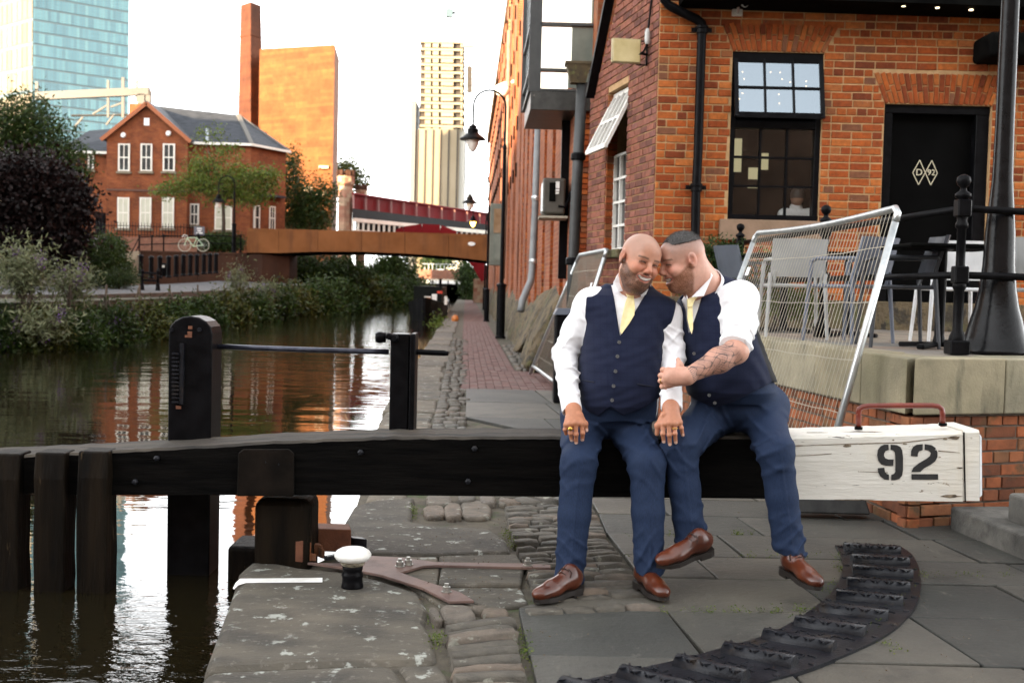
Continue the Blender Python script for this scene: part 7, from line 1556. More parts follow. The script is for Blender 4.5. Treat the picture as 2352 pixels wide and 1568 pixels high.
# upper terrace in front of the house with brown wall
YT = 61.0; zT = W(400, 577, YT).z; x0w, x1w = W(322, 600, YT).x, W(560, 600, YT).x
tc = thing('retaining_wall', 'dark brown panelled retaining wall below the house terrace', 'wall', (x0w, YT, 1.3))
n = 6
for i in range(n):
    a, b_ = x0w+(x1w+.6-x0w)*i/n, x0w+(x1w+.6-x0w)*(i+1)/n; mb = MB(); mb.bb(a+.012, b_-.012, YT, YT+.4, 1.0, zT-.1); mb.build('panel', m_brownwall, tc)
mb = MB(); mb.bb(x0w-.05, x1w+.65, YT-.04, YT+.45, zT-.1, zT); mb.build('coping', m_brownwall, tc)
mb = MB(); mb.prism([(-60, 55), (x0w-1.6, 55), (x0w-1.5, YT+.4), (x1w+.6, YT+.4), (x1w+.9, 66), (x1w+1.2, 110), (-60, 110)], .2, zT-.03); tag(mb.build('upper_terrace', M('terrace_paving', (.16, .15, .135), (.24, .22, .19), 1, rough=.9)), kind='structure')
# ---------------------------------------------------------------- house
YH = 68.0; m_hbrick = brick_tex('house_brick', [(.24, .068, .022), (.17, .044, .017)], (.20, .10, .05), .27, .09, 'XZ', dark=(.5, 1.15)); m_hbrick_s = brick_tex('house_side_brick', [(.23, .065, .022), (.17, .045, .017)], (.19, .095, .05), .27, .09, 'SUM', dark=(.5, 1.15))
m_slate = M('roof_slate', (.022, .026, .032), (.045, .05, .06), 2.2, 6, rough=.6, spec=.2, bump=.5, bscale=5, bdist=.03, stretch=(1, 1, 3)); m_cream2 = M('cream_joinery', (.66, .63, .55), (.74, .71, .64), 3, rough=.5)
m_hglass = M('house_window_glass', (.02, .025, .028), (.05, .055, .055), 1, rough=.06, spec=.9); m_hblind = M('window_blind', (.48, .47, .37), (.58, .57, .46), 2, rough=.25, spec=.7)
z1 = zf(0, 0, 2.24)
def HW(x, y, Y=YH): return W(*z1(x, y), Y)
hs2 = thing('brick_house', 'two storey red brick house with front gable and grey slate roof', 'house', (HW(820, 1310).x, YH, zT))
gx0, gx1 = HW(597, 900).x, HW(1050, 900).x; ge = HW(820, 778).z; ga = HW(828, 582); hb0 = zT-.1
mb = MB(); vs = [Vector((gx0, YH, hb0)), Vector((gx1, YH, hb0)), Vector((gx1, YH, ge)), Vector((ga.x, YH, ga.z-.15)), Vector((gx0, YH, ge))]; mb.sheet(vs, 6, (0, -1, 0)); mb.build('gable_wall', m_hbrick, hs2)
for a, b_ in (((gx0-.25, ge-.15), (ga.x, ga.z)), ((ga.x, ga.z), (gx1+.25, ge-.15))):
    mb = MB(); A_, B_ = Vector((a[0], YH-.25, a[1])), Vector((b_[0], YH-.25, b_[1])); d = Vector((0, 8, 0)); up = Vector((0, 0, .14)); mb.hexa([A_, B_, B_+d, A_+d], [A_+up, B_+up, B_+d+up, A_+d+up]); mb.build('roof', m_slate, hs2)
    mb = MB(); mb.bar(A_+Vector((0, -.03, .0)), B_+Vector((0, -.03, .0)), .06, .22); mb.build('bargeboard', M('orange_bargeboard', (.30, .09, .03), rough=.7), hs2)
# right wing with hipped roof
rx1 = HW(1390, 900).x; re = HW(1160, 795).z; mb = MB(); mb.bb(gx1-.1, rx1, YH+.7, YH+6, hb0, re); mb.build('wing_wall', m_hbrick, hs2)
cor = Vector((rx1, YH+.7, 0)); cr2 = W(653, 600, YH+3.2); sdv = Vector((cr2.x, YH+3.2, 0))
mb = MB(); q = [cor, sdv, sdv+Vector((-2, 4, 0)), cor+Vector((-2, 5, 0))]; mb.hexa([p+Vector((0, 0, hb0)) for p in q], [p+Vector((0, 0, re-.06)) for p in q]); mb.build('side_wall', m_hbrick_s, hs2)
rid0 = HW(850, 590, YH+3.5); rid1 = HW(1335, 645, YH+3.5)
mb = MB(); ev0 = Vector((gx1-.1, YH+.45, re)); ev1 = Vector((rx1+.1, YH+.45, re-.02)); ev2 = Vector((sdv.x+.3, sdv.y-.1, re-.1)); bk = Vector((sdv.x-2, YH+8, re)); gk = Vector((gx0, YH+8, re))
mb.add([ev0, ev1, ev2, bk, gk, rid0, rid1, Vector((gx1-2.0, YH+.45, ge+.6))], [(0, 1, 6, 5), (1, 2, 6), (2, 3, 6), (3, 4, 5, 6)]); mb.build('hip_roof', m_slate, hs2)
mb = MB(); 
for a, b_ in ((ev0, ev1), (ev1, ev2)): mb.bar(a+Vector((0, -.04, -.03)), b_+Vector((0, -.04, -.03)), .12, .14)
mb.build('gutter', m_cream2, hs2)
mb = MB(); mb.bar(ev1, rid1, .25, .12); mb.bar(ev2, rid1, .25, .12); mb.build('ridge_tiles', M('grey_ridge', (.12, .115, .105), rough=.8), hs2)
mb = MB(); mb.bar(HW(1160, 655, YH+3.4), HW(1160, 790, YH+.5), .16, .06); mb.build('lead_flashing', M('lead', (.25, .28, .31), rough=.5), hs2)
# left wing
lx0 = HW(300, 900).x; le = HW(470, 838).z; mb = MB(); mb.bb(lx0, gx0+.05, YH+1.5, YH+6, hb0, le); mb.build('left_wing_wall', m_hbrick, hs2)
mb = MB(); mb.add([Vector((lx0-.3, YH+1.2, le)), Vector((gx0+.3, YH+1.2, le)), Vector((gx0+1.6, YH+4.5, HW(690, 690, YH+4).z)), Vector((HW(480, 740, YH+4).x, YH+4.5, HW(560, 728, YH+4).z)), Vector((lx0-.3, YH+8, le)), Vector((gx0+1.6, YH+8, le))], [(0, 1, 2, 3), (0, 3, 4), (4, 3, 2, 5)]); mb.build('left_roof', m_slate, hs2)
mb = MB(); mb.bar(Vector((lx0-.3, YH+1.15, le-.03)), Vector((gx0, YH+1.15, le-.03)), .12, .14); mb.build('gutter', m_cream2, hs2)
def window(x0, x1, y0, y1, Y=YH, mullion=True, blind=False, par=hs2, M3=None, base=None):
    a, b_ = HW(x0, y0, Y), HW(x1, y1, Y); w, h = abs(b_.x-a.x), abs(a.z-b_.z); c = Vector(((a.x+b_.x)/2, Y-.03, (a.z+b_.z)/2))
    Mx = M3 or Matrix.Identity(3)
    mb = MB(); t = .085
    for dx in (-w/2+t/2, w/2-t/2): mb.box(c+Mx @ Vector((dx, 0, 0)), (t, .12, h), Mx)
    for dz in (-h/2+t/2, h/2-t/2, 0): mb.box(c+Mx @ Vector((0, -.003, dz)), (w-.004, .12, t*.8), Mx)
    if mullion: mb.box(c+Mx @ Vector((0, -.006, 0)), (.045, .11, h-.02), Mx)
    o = mb.build('window', m_cream2, par); mb = MB(); mb.box(c+Mx @ Vector((0, -.025, 0)), (w-.05, .04, h-.05), Mx); mb.build('pane', m_hblind if blind else m_hglass, o)
    mb = MB(); mb.box(c+Mx @ Vector((0, -.02, -h/2-.08)), (w+.2, .2, .12), Mx); mb.build('sill', M('sill_stone', (.20, .16, .11), rough=.9) if not hasattr(window, 'm') else window.m, o)
window.m = M('house_sill_stone', (.20, .16, .11), rough=.9)
for (x0, x1) in ((665, 728), (790, 853), (915, 980)): window(x0, x1, 805, 960)
for (x0, x1) in ((660, 725), (785, 848), (910, 975)): window(x0, x1, 1105, 1278, blind=True)
window(1065, 1115, 1140, 1260, YH+.7, blind=False); window(1205, 1300, 1150, 1288, YH+.7, blind=True); window(495, 527, 860, 952, YH+1.5, False)
sd_ = (sdv-cor).normalized(); SM = Matrix((sd_, Vector((-sd_.y, sd_.x, 0)), Vector((0, 0, 1)))).transposed()
for (x0, x1, y0, y1, Y, mu) in ((1463, 1506, 840, 965, YH+1.85, True), (1418, 1458, 1150, 1286, YH+1.1, False), (1500, 1545, 1155, 1290, YH+2.3, True)): window(x0, x1, y0, y1, Y, mu, False, hs2, SM)
mb = MB(); a, b_ = HW(535, 1190, YH+1.45), HW(590, 1310, YH+1.45); mb.bb(a.x, b_.x, YH+1.42, YH+1.5, b_.z, a.z); mb.build('door', m_blackpaint, hs2)
mb = MB(); a, b_ = HW(808, 662), HW(837, 704); mb.bb(a.x, b_.x, YH-.05, YH+.02, b_.z, a.z); mb.build('wall_plaque', m_whitepaint, hs2)
for (x, y) in ((690, 757), (943, 747)): mb = MB(); mb.lathe(HW(x, y, YH-.1), [(.12, -.08), (.16, 0), (.12, .08)], 12, Matrix.Rotation(R(90), 3, 'X')); mb.build('wall_dome', m_whitepaint, hs2)
mb = MB(); mb.bb(gx0, gx1, YH-.05, YH+.02, HW(800, 1072).z, HW(800, 1062).z); mb.build('string_course', M('dark_brick_band', (.10, .05, .035), rough=.9), hs2)
mb = MB(); a, b_ = HW(735, 585, YH+3), HW(800, 650, YH+3); mb.bb(a.x, b_.x, YH+2.6, YH+3.4, b_.z-.8, a.z); mb.build('chimney', m_hbrick, hs2)
mb = MB(); a = HW(1490, 1098, YH+2.0); mb.box(a, (2.2, 1.2, .12), SM); mb.build('bay_roof', m_slate, hs2)
# ---------------------------------------------------------------- things on the house terrace
gw = thing('garden_wall', 'low brick garden wall topped with black spiked railings before the house', 'wall', HW(700, 1400, YH-3))
Yg = YH-3; a, b_ = HW(560, 1322, Yg), HW(1110, 1415, Yg); mb = MB(); mb.bb(a.x-4, b_.x, Yg, Yg+.3, zT-.2, a.z); mb.build('brick_base', brick_tex('garden_brick', [(.30, .13, .08), (.22, .09, .06)], (.26, .18, .13)), gw)
mb = MB(); zr0, zr1 = a.z, HW(700, 1252, Yg).z; x = a.x-4
while x < b_.x: mb.tube([(x, Yg+.15, zr0), (x, Yg+.15, zr1), (x, Yg+.15, zr1+.12)], [.02, .02, .003], 5, False); x += .17
for z in (zr0+.12, zr1-.12): mb.bar((a.x-4, Yg+.15, z), (b_.x, Yg+.15, z), .04, .04)
o = mb.build('railings', m_blackpaint, gw); o['kind'] = 'stuff'
rl2 = thing('path_handrail', 'black two bar handrail along the terrace edge and down its steps', 'railing', W(330, 560, YT+.3))
def post2(px, py0, py1, Y): 
    a, b_ = W(px, py0, Y), W(px, py1, Y); mb = MB(); mb.tube([(a.x, Y, b_.z-.1), (a.x, Y, a.z)], .045, 6); mb.lathe((a.x, Y, a.z), [(.03, 0), (.07, .05), (.03, .12)], 8); mb.build('post', m_blackpaint, rl2)
for px, y0, y1 in ((296, 592, 612), (320, 545, 578), (349, 545, 577), (376, 543, 577), (455, 540, 576), (553, 543, 578)): post2(px, y0, y1, YT+.3)
for ya, yb in ((545, 541), (562, 558)):
    mb = MB(); mb.tube([W(320, ya, YT+.3), W(455, yb, YT+.3), W(556, yb+2, YT+.3)], .03, 6); mb.build('rail', m_blackpaint, rl2); mb = MB(); mb.tube([W(296, ya+46, YT-.5), W(320, ya, YT+.3)], .03, 6); mb.build('rail', m_blackpaint, rl2)
st_ = thing('bank_steps', 'pale stone steps rising beside the brown retaining wall', 'steps', W(300, 630, YT-.5)); 
for i in range(7): mb = MB(); xa, xb = W(300, 600, YT).x, x0w-.02; mb.bb(xa-1.6+i*.02, xb, YT-2.2+i*.34, YT-2.2+(i+1)*.34+.0, 1.0, 1.3+(i+1)*(zT-1.35)/7); mb.build('step', M('pale_step', (.30, .25, .18), rough=.9) if i == 0 else bpy.data.materials['pale_step'], st_)
# bicycle
bk_ = thing('bicycle', 'white and green bicycle leaning on the terrace handrail', 'bicycle', W(450, 577, YT+.2)); Yb = YT+.18
wc = [W(424, 563, Yb), W(466, 563, Yb)]
for c in wc:
    mb = MB(); mb.tube([c+Vector((.33*math.cos(t), 0, .33*math.sin(t))) for t in np.linspace(0, 2*math.pi, 25)[:-1]], .02, 6, closed=True); w_ = mb.build('wheel', M('pale_tyre', (.42, .42, .33), rough=.7), bk_); sp_ = MB()
    for k in range(8): t = k*math.pi/8; sp_.tube([c+Vector((.32*math.cos(t), 0, .32*math.sin(t))), c-Vector((.32*math.cos(t), 0, .32*math.sin(t)))], .004, 3)
    tag(sp_.build('spokes', m_chrome, w_), kind='stuff')
bb_, st2, hd = W(444, 566, Yb), W(452, 546, Yb), W(430, 546, Yb); mb = MB()
for a, b_ in ((bb_, st2), (bb_, hd), (st2, hd), (hd, wc[0]), (st2, wc[1]), (bb_, wc[1])): mb.tube([a, b_], .022, 6)
mb.build('frame', M('mint_frame', (.45, .62, .42), rough=.35), bk_); mb = MB(); mb.box(st2+Vector((.02, 0, .08)), (.26, .12, .05)); mb.build('saddle', m_blackpaint, bk_); mb = MB(); mb.tube([hd, hd+Vector((0, 0, .12)), hd+Vector((-.12, -.2, .14)), hd+Vector((-.2, -.22, .02))], .02, 6); mb.tube([hd+Vector((0, 0, .12)), hd+Vector((-.12, .2, .14)), hd+Vector((-.2, .22, .02))], .02, 6); mb.build('handlebar', m_whitepaint, bk_)
# sign board
sg = thing('notice_sign', 'small grey notice board behind the bicycle', 'sign', W(458, 575, YT+1)); a, b_ = W(446, 520, YT+1), W(470, 540, YT+1)
mb = MB(); mb.bb(a.x, b_.x, YT+.98, YT+1.02, b_.z, a.z); mb.build('board', M('grey_board', (.12, .12, .14), rough=.6), sg); mb = MB(); mb.bb((a.x+b_.x)/2-.03, (a.x+b_.x)/2+.03, YT+1.02, YT+1.06, zT, a.z); mb.build('post', m_blackpaint, sg)
mb = MB()
for yy, ww_ in ((525, 12), (530, 9), (535, 14)): p = W(458, yy, YT+.97); mb.box(p, (ww_*YT/FPX, .01, .055))
tag(mb.build('print_lines', m_whitepaint, sg), kind='stuff')
# bollards
pb = []
def bollard_far(px, py, Y, lab):
    r = thing('path_bollard', lab, 'bollard', (0, 0, 0), 'black bollards on the bank path'); mb = MB(); mb.lathe((0, 0, 0), [(.13, 0), (.13, .06), (.10, .1), (.095, .86), (.12, .88), (.12, .93), (.10, .96), (.06, 1.0), (.01, 1.01)], 12); mb.build('shaft', m_blackpaint, r, smooth=False); return r
blist = [(323, 636, 50), (347, 640, 49.5), (367, 639, 50.5), (387, 638, 51), (404, 636, 51.5), (421, 634, 52), (437, 633, 52.5), (452, 632, 53), (468, 630, 54), (482, 629, 54.5), (496, 628, 55)]
ordn = ['first', 'second', 'third', 'fourth', 'fifth', 'sixth', 'seventh', 'eighth', 'ninth', 'tenth', 'eleventh']
pr0 = None
for i, (px, py, Y) in enumerate(blist):
    lab = ordn[i]+' black bollard from the left in the row on the bank path'
    o = bollard_far(px, py, Y, lab) if pr0 is None else copy_tree(pr0); pr0 = pr0 or o; o['label'] = lab; p = W(px, py, Y); o.location = p; o.scale = (1, 1, .98)
bn2 = thing('bank_bin', 'black round litter bin among the path bollards', 'bin', W(378, 640, 52)); c = W(378, 622, 52); mb = MB(); mb.lathe((c.x, 52, c.z-.25), [(.24, 0), (.26, .5), (.28, .52), (.2, .6)], 14); mb.build('body', m_blackpaint, bn2); mb = MB(); mb.box((c.x, 51.73, c.z+.2), (.16, .02, .1)); mb.build('label', m_cream2, bn2)
br = thing('bank_barrier', 'short black two post barrier at the edge of the bank path', 'barrier', W(344, 664, 40)); 
for px in (327, 363):
    a = W(px, 620, 39); b_ = W(px, 668, 39); mb = MB(); mb.tube([(a.x, 39, b_.z), (a.x, 39, a.z-.08)], .05, 8); mb.lathe((a.x, 39, a.z-.1), [(.07, -.1), (.05, -.06), (.03, 0), (.07, .06), (.03, .13)], 10); mb.lathe((a.x, 39, b_.z), [(.09, 0), (.06, .2), (.08, .22), (.05, .25)], 10); mb.build('post', m_blackpaint, br)
for py in (628, 645): mb = MB(); mb.tube([W(327, py-2, 39), W(363, py, 39)], .035, 6); mb.build('rail', m_blackpaint, br)
lpL = lamp_proto(3.9, m_lampglass, -1); b_ = W(537, 580, YT+.5); lpL.location = (b_.x, b_.y, zT); lpL.scale = (1, 1, 1.08); lpL['label'] = 'black swan neck lamp post in front of the brick house'
# ================================================================= footbridge of weathered steel
m_corten = M('weathered_rusty_steel', (.15, .058, .019), (.22, .09, .032), .9, 6, rough=.8, spec=.12, bump=.15, bscale=12, dirt=[((.09, .04, .02), 1.4, .5, .7, .7, (1, 1, .12)), ((.22, .11, .055), .7, .55, .75, .5)])
fb = thing('footbridge', 'rust brown steel footbridge with solid parapet spanning the canal', 'bridge', W(840, 590, 60))
YA, YBr = 60.0, 62.0
xs_ = [567, 640, 730, 830, 930, 1030, 1125]; top_ = [531, 529, 529, 531, 535, 540, 546]; bot_ = [580, 581, 578, 578, 582, 589, 600]
for i in range(6):
    ya, yb = YA, YA; mb = MB(); q = []
    A_, B_, C_, D_ = W(xs_[i]+.4, bot_[i], YA), W(xs_[i+1]-.4, bot_[i+1], YA), W(xs_[i+1]-.4, top_[i+1], YA), W(xs_[i]+.4, top_[i], YA); d = Vector((0, .35, 0)); mb.hexa([A_, B_, B_+d, A_+d], [D_, C_, C_+d, D_+d]); mb.build('parapet_panel', m_corten, fb)
mb = MB()
for i in range(6): A_, B_ = W(xs_[i], bot_[i]-8, YA+.36), W(xs_[i+1], bot_[i+1]-8, YA+.36); d = Vector((0, 2.2, 0)); mb.hexa([A_-Vector((0, 0, .3)), B_-Vector((0, 0, .3)), B_-Vector((0, 0, .3))+d, A_-Vector((0, 0, .3))+d], [A_, B_, B_+d, A_+d])
mb.build('deck', m_dark, fb)
mb = MB(); A_, B_ = W(570, 545, YA+2.8), W(1118, 560, YA+2.8); mb.bar(A_, B_, .2, 1.0); mb.build('far_parapet', m_corten, fb)
mb = MB(); a, b_ = W(572, 581, YA), W(655, 790, YA); mb.prism([(a.x, YA+.1), (W(600, 700, YA).x, YA+.1), (b_.x, YA+.8), (b_.x, YA+3), (a.x, YA+3)], WZ-.5, W(600, 579, YA).z-.1); mb.build('abutment', m_brownwall, fb)
mb = MB(); c = W(1083, 560, YA-.04); mb.lathe(c, [(.19, -.02), (.19, .02)], 20, Matrix.Rotation(R(90), 3, 'X') @ Matrix.Diagonal((1, .52, 1))); mb.build('oval_plate', m_whitepaint, fb)
# ================================================================= chimney and brick tower
m_tbrick = brick_tex('tower_brick', [(.155, .054, .014), (.115, .037, .010)], (.075, .034, .014), .85, .26, 'SUM', dark=(.6, 1.15)); m_cbrick = brick_tex('chimney_brick', [(.095, .029, .011), (.07, .022, .009)], (.05, .024, .012), .8, .26, 'SUM', dark=(.55, 1.1))
ch = thing('chimney', 'tall square brick mill chimney rising behind the house', 'chimney', W(570, 520, 96)); Yc = 96.0
def corner_block(mb, pl, pc, pr, pyt, pyb, Y, dl=3, dr=3, taper=0, ti=0):
    """two visible faces meeting at pc; left face to pl, right face to pr"""
    def ring(py, k): c = W(pc+k*0, py, Y); l = W(pl+k, py, Y+dl); r = W(pr-k, py, Y+dr); b = l+r-c; return [c, Vector((r.x, r.y, c.z)), Vector((b.x, b.y, c.z)), Vector((l.x, l.y, c.z))]
    mb.hexa(ring(pyb, -taper), ring(pyt, 0))
mb = MB(); corner_block(mb, 553, 576, 599, 5, 560, Yc, 1.2, 1.2, 13); mb.build('shaft', m_cbrick, ch)
mb = MB(); corner_block(mb, 550, 576, 599, 76, 80, Yc-.1, 1.2, 1.2); mb.build('band', m_cbrick, ch)
tw_ = thing('brick_tower', 'broad windowless brick tower glowing orange in the sun', 'tower', W(690, 520, 92)); 
mb = MB(); A_, B_ = W(591, 520, 94), W(762, 520, 90); C_ = W(773, 520, 95); Tl, Tr, Tc = W(598, 113, 94).z, W(762, 103, 90).z, W(773, 108, 95).z
bz = 1.0; q = [A_, B_, C_, A_+Vector((0, 8, 0))]; zt_ = [Tl, Tr, Tr-.2, Tl]; mb.hexa([Vector((p.x, p.y, bz)) for p in q], [Vector((p.x-.0, p.y, z)) for p, z in zip(q, zt_)]); mb.build('wall', m_tbrick, tw_)
for (x0, y0, x1, y1) in ((735, 382, 757, 389), (690, 427, 715, 437), (705, 440, 752, 450)): mb = MB(); a, b_ = W(x0, y0, 90.6), W(x1, y1, 90.6); mb.bb(a.x, b_.x, 90.0+2*(757-x1)/80, 91.5, b_.z, a.z); mb.build('stone_band', M('pale_band', (.42, .33, .23), rough=.9) if x0 == 735 else bpy.data.materials['pale_band'], tw_)
# viaduct turret
m_gothic = brick_tex('turret_brick', [(.25, .095, .06), (.36, .27, .18)], (.16, .1, .07), .5, .3, 'SUM', dark=(.5, 1.1))
def turret(px0, px1, pyt, Y, lab):
    r = thing('viaduct_turret', lab, 'turret', W((px0+px1)/2, 520, Y), 'crenellated viaduct turrets'); a, b_ = W(px0, 430, Y), W(px1, 430, Y); cx, rr = (a.x+b_.x)/2, (b_.x-a.x)/2; zt = W(px0, pyt, Y).z
    mb = MB(); mb.lathe((cx, Y, 0), [(rr*.92, 0), (rr*.92, zt-1.2), (rr*1.12, zt-1.0), (rr*1.12, zt-.4)], 8); mb.build('drum', m_gothic, r)
    for k in range(8): t = (k+.5)*math.pi/4; mb = MB(); mb.box((cx+rr*math.cos(t), Y+rr*math.sin(t), zt-.2), (rr*.4, rr*.4, .45), Matrix.Rotation(t, 3, 'Z')); mb.build('merlon', m_brownwall, r)
    return r
turret(776, 812, 392, 88, 'larger crenellated stone turret beside the brick tower'); turret(818, 842, 425, 97, 'smaller crenellated turret behind the red parapet')
# ================================================================= red railway viaduct
m_red = M('viaduct_red_paint', (.11, .0035, .006), (.14, .006, .008), .8, rough=.6, spec=.08); m_white_iron = M('viaduct_cream_iron', (.58, .54, .46), (.68, .64, .56), 1, rough=.5); m_girder = M('black_girder', (.003, .003, .004), (.006, .006, .007), 2, rough=.5, spec=.06)
vd = thing('red_viaduct', 'red iron railway viaduct with white arcaded trim crossing behind the footbridge', 'bridge', W(960, 530, 95))
def VY(px): return 87+(px-810)*.058
def VP_(px, k):     # k: height row
    rows = {'t': ([810, 1130], [445, 492]), 'r0': ([810, 1130], [479, 517]), 'g0': ([810, 1130], [503, 533]), 'w0': ([810, 1130], [530, 556])}
    return W(px, float(np.interp(px, *rows[k])), VY(px))
def vstrip(a, b_, mat, nm, dep=.3, off=0.0):
    mb = MB()
    for x in np.linspace(810, 1120, 11)[:-1]:
        xa, xb = x, x+31; P = [VP_(xa, b_), VP_(xb, b_), VP_(xb, a), VP_(xa, a)]; P = [p+Vector((0, off, 0)) for p in P]; d = Vector((0, dep, 0)); mb.hexa([P[0], P[1], P[1]+d, P[0]+d], [P[3], P[2], P[2]+d, P[3]+d])
    return mb.build(nm, mat, vd)
vstrip('t', 'r0', m_red, 'red_parapet', .3, .3)
for k in range(11): x = 812+k*29; mb = MB(); mb.bar(VP_(x, 'r0')-Vector((0, .05, 0)), VP_(x, 't')-Vector((0, .05, 0)), .1, .12); mb.build('parapet_post', M('pink_white_post', (.22, .10, .09), rough=.6) if k == 0 else bpy.data.materials['pink_white_post'], vd)
mb = MB(); mb.tube([VP_(810, 't'), VP_(960, 't'), VP_(1125, 't')], .09, 6); mb.build('top_rail', m_red, vd)
vstrip('r0', 'g0', m_girder, 'girder', .6, -.1)
mb = MB(); N_ = 26
for k in range(N_):
    x = 811+k*309/N_; x2 = x+309/N_; dx = x2-x
    arch = 14*max(0, 1-((x-985)/70)**2)
    t0, b0 = VP_(x, 'g0'), VP_(x, 'w0'); t1 = VP_(x2, 'g0'); h = (t0-b0).z; hh = h*(.45 if abs(x-985) < 62 else 1.0)
    mb.bar(t0-Vector((0, 0, .06)), t1-Vector((0, 0, .06)), .2, .3); mb.bar(t0, t0-Vector((0, 0, hh)), .15, .2, up=(0, 1, 0)); mb.bar(t0-Vector((0, 0, hh)), t1-Vector((0, 0, hh*1.0)), .2, .22)
o = mb.build('arcade_trim', m_white_iron, vd); o['kind'] = 'stuff'
mb = MB(); mb.bar(VP_(815, 'w0')+Vector((0, 1.2, .3)), VP_(1125, 'w0')+Vector((0, 1.2, .3)), .3, 1.6); mb.build('inner_girder', m_girder, vd)
arc = MB(); pts = [W(x, y, 93) for x, y in ((900, 548), (930, 535), (970, 529), (1010, 531), (1045, 545), (1075, 575), (1098, 605), (1118, 640))]
for a, b_ in zip(pts, pts[1:]): arc.bar(a, b_, .8, 1.0)
arc.build('arch_rib', m_red, vd); 
mb = MB(); a, b_ = W(1062, 560, 96), W(1120, 700, 96); mb.bb(a.x+1, b_.x+4, 96, 100, -.5, W(1080, 640, 96).z); mb.build('pier', m_gothic, vd)
mb = MB(); mb.bb(W(700, 600, 90).x, W(770, 600, 90).x, 90.5, 96, -.5, W(740, 590, 92).z); mb.build('left_pier', m_tbrick, vd)
# ================================================================= tower blocks
hr2 = thing('high_rise', 'pale concrete high rise under construction with open upper floors', 'tower block', W(1005, 480, 420)); Yr_ = 420.0
m_conc = M('warm_concrete', (.19, .155, .10), (.22, .185, .13), .05, rough=.9); m_clad = M('tan_cladding', (.155, .118, .068), (.185, .145, .09), .08, rough=.7, bump=.0); m_void = M('dark_void', (.035, .028, .022), rough=.9)  # concrete in its own warm mottled tone
def R3(px, py, Y=Yr_): return W(px, py, Y)
a, b_ = R3(962, 300), R3(1052, 480); mb = MB(); mb.bb(a.x, b_.x, Yr_, Yr_+18, -1, R3(1000, 296).z); mb.build('clad_lower', m_clad, hr2)
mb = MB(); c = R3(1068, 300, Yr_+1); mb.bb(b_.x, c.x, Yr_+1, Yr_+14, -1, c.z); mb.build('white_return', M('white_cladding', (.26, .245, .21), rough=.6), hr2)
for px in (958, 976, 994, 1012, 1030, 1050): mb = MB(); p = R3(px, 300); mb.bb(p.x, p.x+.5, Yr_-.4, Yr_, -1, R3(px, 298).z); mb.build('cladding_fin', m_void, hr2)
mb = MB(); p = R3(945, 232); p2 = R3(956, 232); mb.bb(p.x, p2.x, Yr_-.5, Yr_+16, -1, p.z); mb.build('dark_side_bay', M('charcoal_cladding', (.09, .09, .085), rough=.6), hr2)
mb = MB(); p = R3(982, 90); p2 = R3(1045, 90); mb.bb(p.x, p2.x, Yr_+2, Yr_+16, R3(1000, 300).z, p.z); mb.build('core', m_conc, hr2)
for i in range(12):
    py = 92+i*17.6; mb = MB(); p, p2 = R3(964, py), R3(1064, py); mb.bb(p.x, p2.x, Yr_, Yr_+18, p.z-.9, p.z-.1); mb.build('floor_slab', m_conc, hr2)
    for px, pw_ in ((976, 13), (994, 13), (1013, 28), (1058, 4)): mb = MB(); q1 = R3(px, py+2), R3(px+pw_, py+17); mb.bb(q1[0].x, q1[1].x, Yr_+.3, Yr_+1.5, q1[1].z, q1[0].z-.8); mb.build('column', m_conc, hr2)
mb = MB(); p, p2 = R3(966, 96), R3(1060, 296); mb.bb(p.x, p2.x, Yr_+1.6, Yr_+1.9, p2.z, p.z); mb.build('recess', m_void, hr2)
mb = MB()
for px in (1073, 1078): p = R3(px, 115); mb.bb(p.x, p.x+.35, Yr_+3, Yr_+3.4, -1, p.z)
for py in range(118, 480, 9): p = R3(1073, py); mb.bar(p+Vector((0, 3.2, 0)), R3(1079, py+4)+Vector((0, 3.2, 0)), .25, .25)
o = mb.build('hoist_mast', M('grey_steelwork', (.08, .08, .075), rough=.6), hr2); o['kind'] = 'stuff'
for py in (150, 165, 180, 195): mb = MB(); p = R3(1074, py); mb.bb(p.x, p.x+1.6, Yr_+2, Yr_+4, p.z-2.2, p.z); mb.build('hoist_car', m_void, hr2)
mb = MB(); mb.bar(R3(1060, 107), R3(1090, 108), .8, .8); mb.build('loading_arm', bpy.data.materials['grey_steelwork'], hr2)
cr = thing('tower_crane', 'slim crane mast standing above the high rise', 'crane', R3(1032, 85)); mb = MB()
for px in (1028, 1036): mb.bar(R3(px, -20), R3(px, 92), .3, .3)
for py in range(-15, 92, 8): mb.bar(R3(1028, py), R3(1036, py+8), .25, .25); mb.bar(R3(1036, py), R3(1028, py+8), .25, .25)
mb.build('mast', M('pale_crane_paint', (.05, .055, .06), rough=.5), cr); mb = MB(); a = R3(1024, 22); b_ = R3(1040, 40); mb.bb(a.x, b_.x, Yr_-1, Yr_+1, b_.z, a.z); mb.build('slew_cab', M('teal_grey', (.03, .06, .075), rough=.5), cr); mb = MB(); mb.bar(R3(1036, 30), R3(1046, 30), 1.0, 1.0); mb.build('counter_arm', m_girder, cr)
gt = thing('glass_tower', 'blue glass skyscraper with cream panelled left face', 'skyscraper', W(150, 400, 260)); Yt = 260.0
pc = W(76, 0, Yt); pr_ = W(297, 0, Yt+14); plf = W(-90, 0, Yt+22); ztp = W(76, -250, Yt).z; 
mb = MB(); q = [pc, pr_, pr_+plf-pc, plf]; mb.hexa([Vector((p.x, p.y, -1)) for p in q], [Vector((p.x-.0, p.y, ztp)) for p in q]); mb.build('core', M('tower_core', (.05, .075, .085), rough=.4), gt)
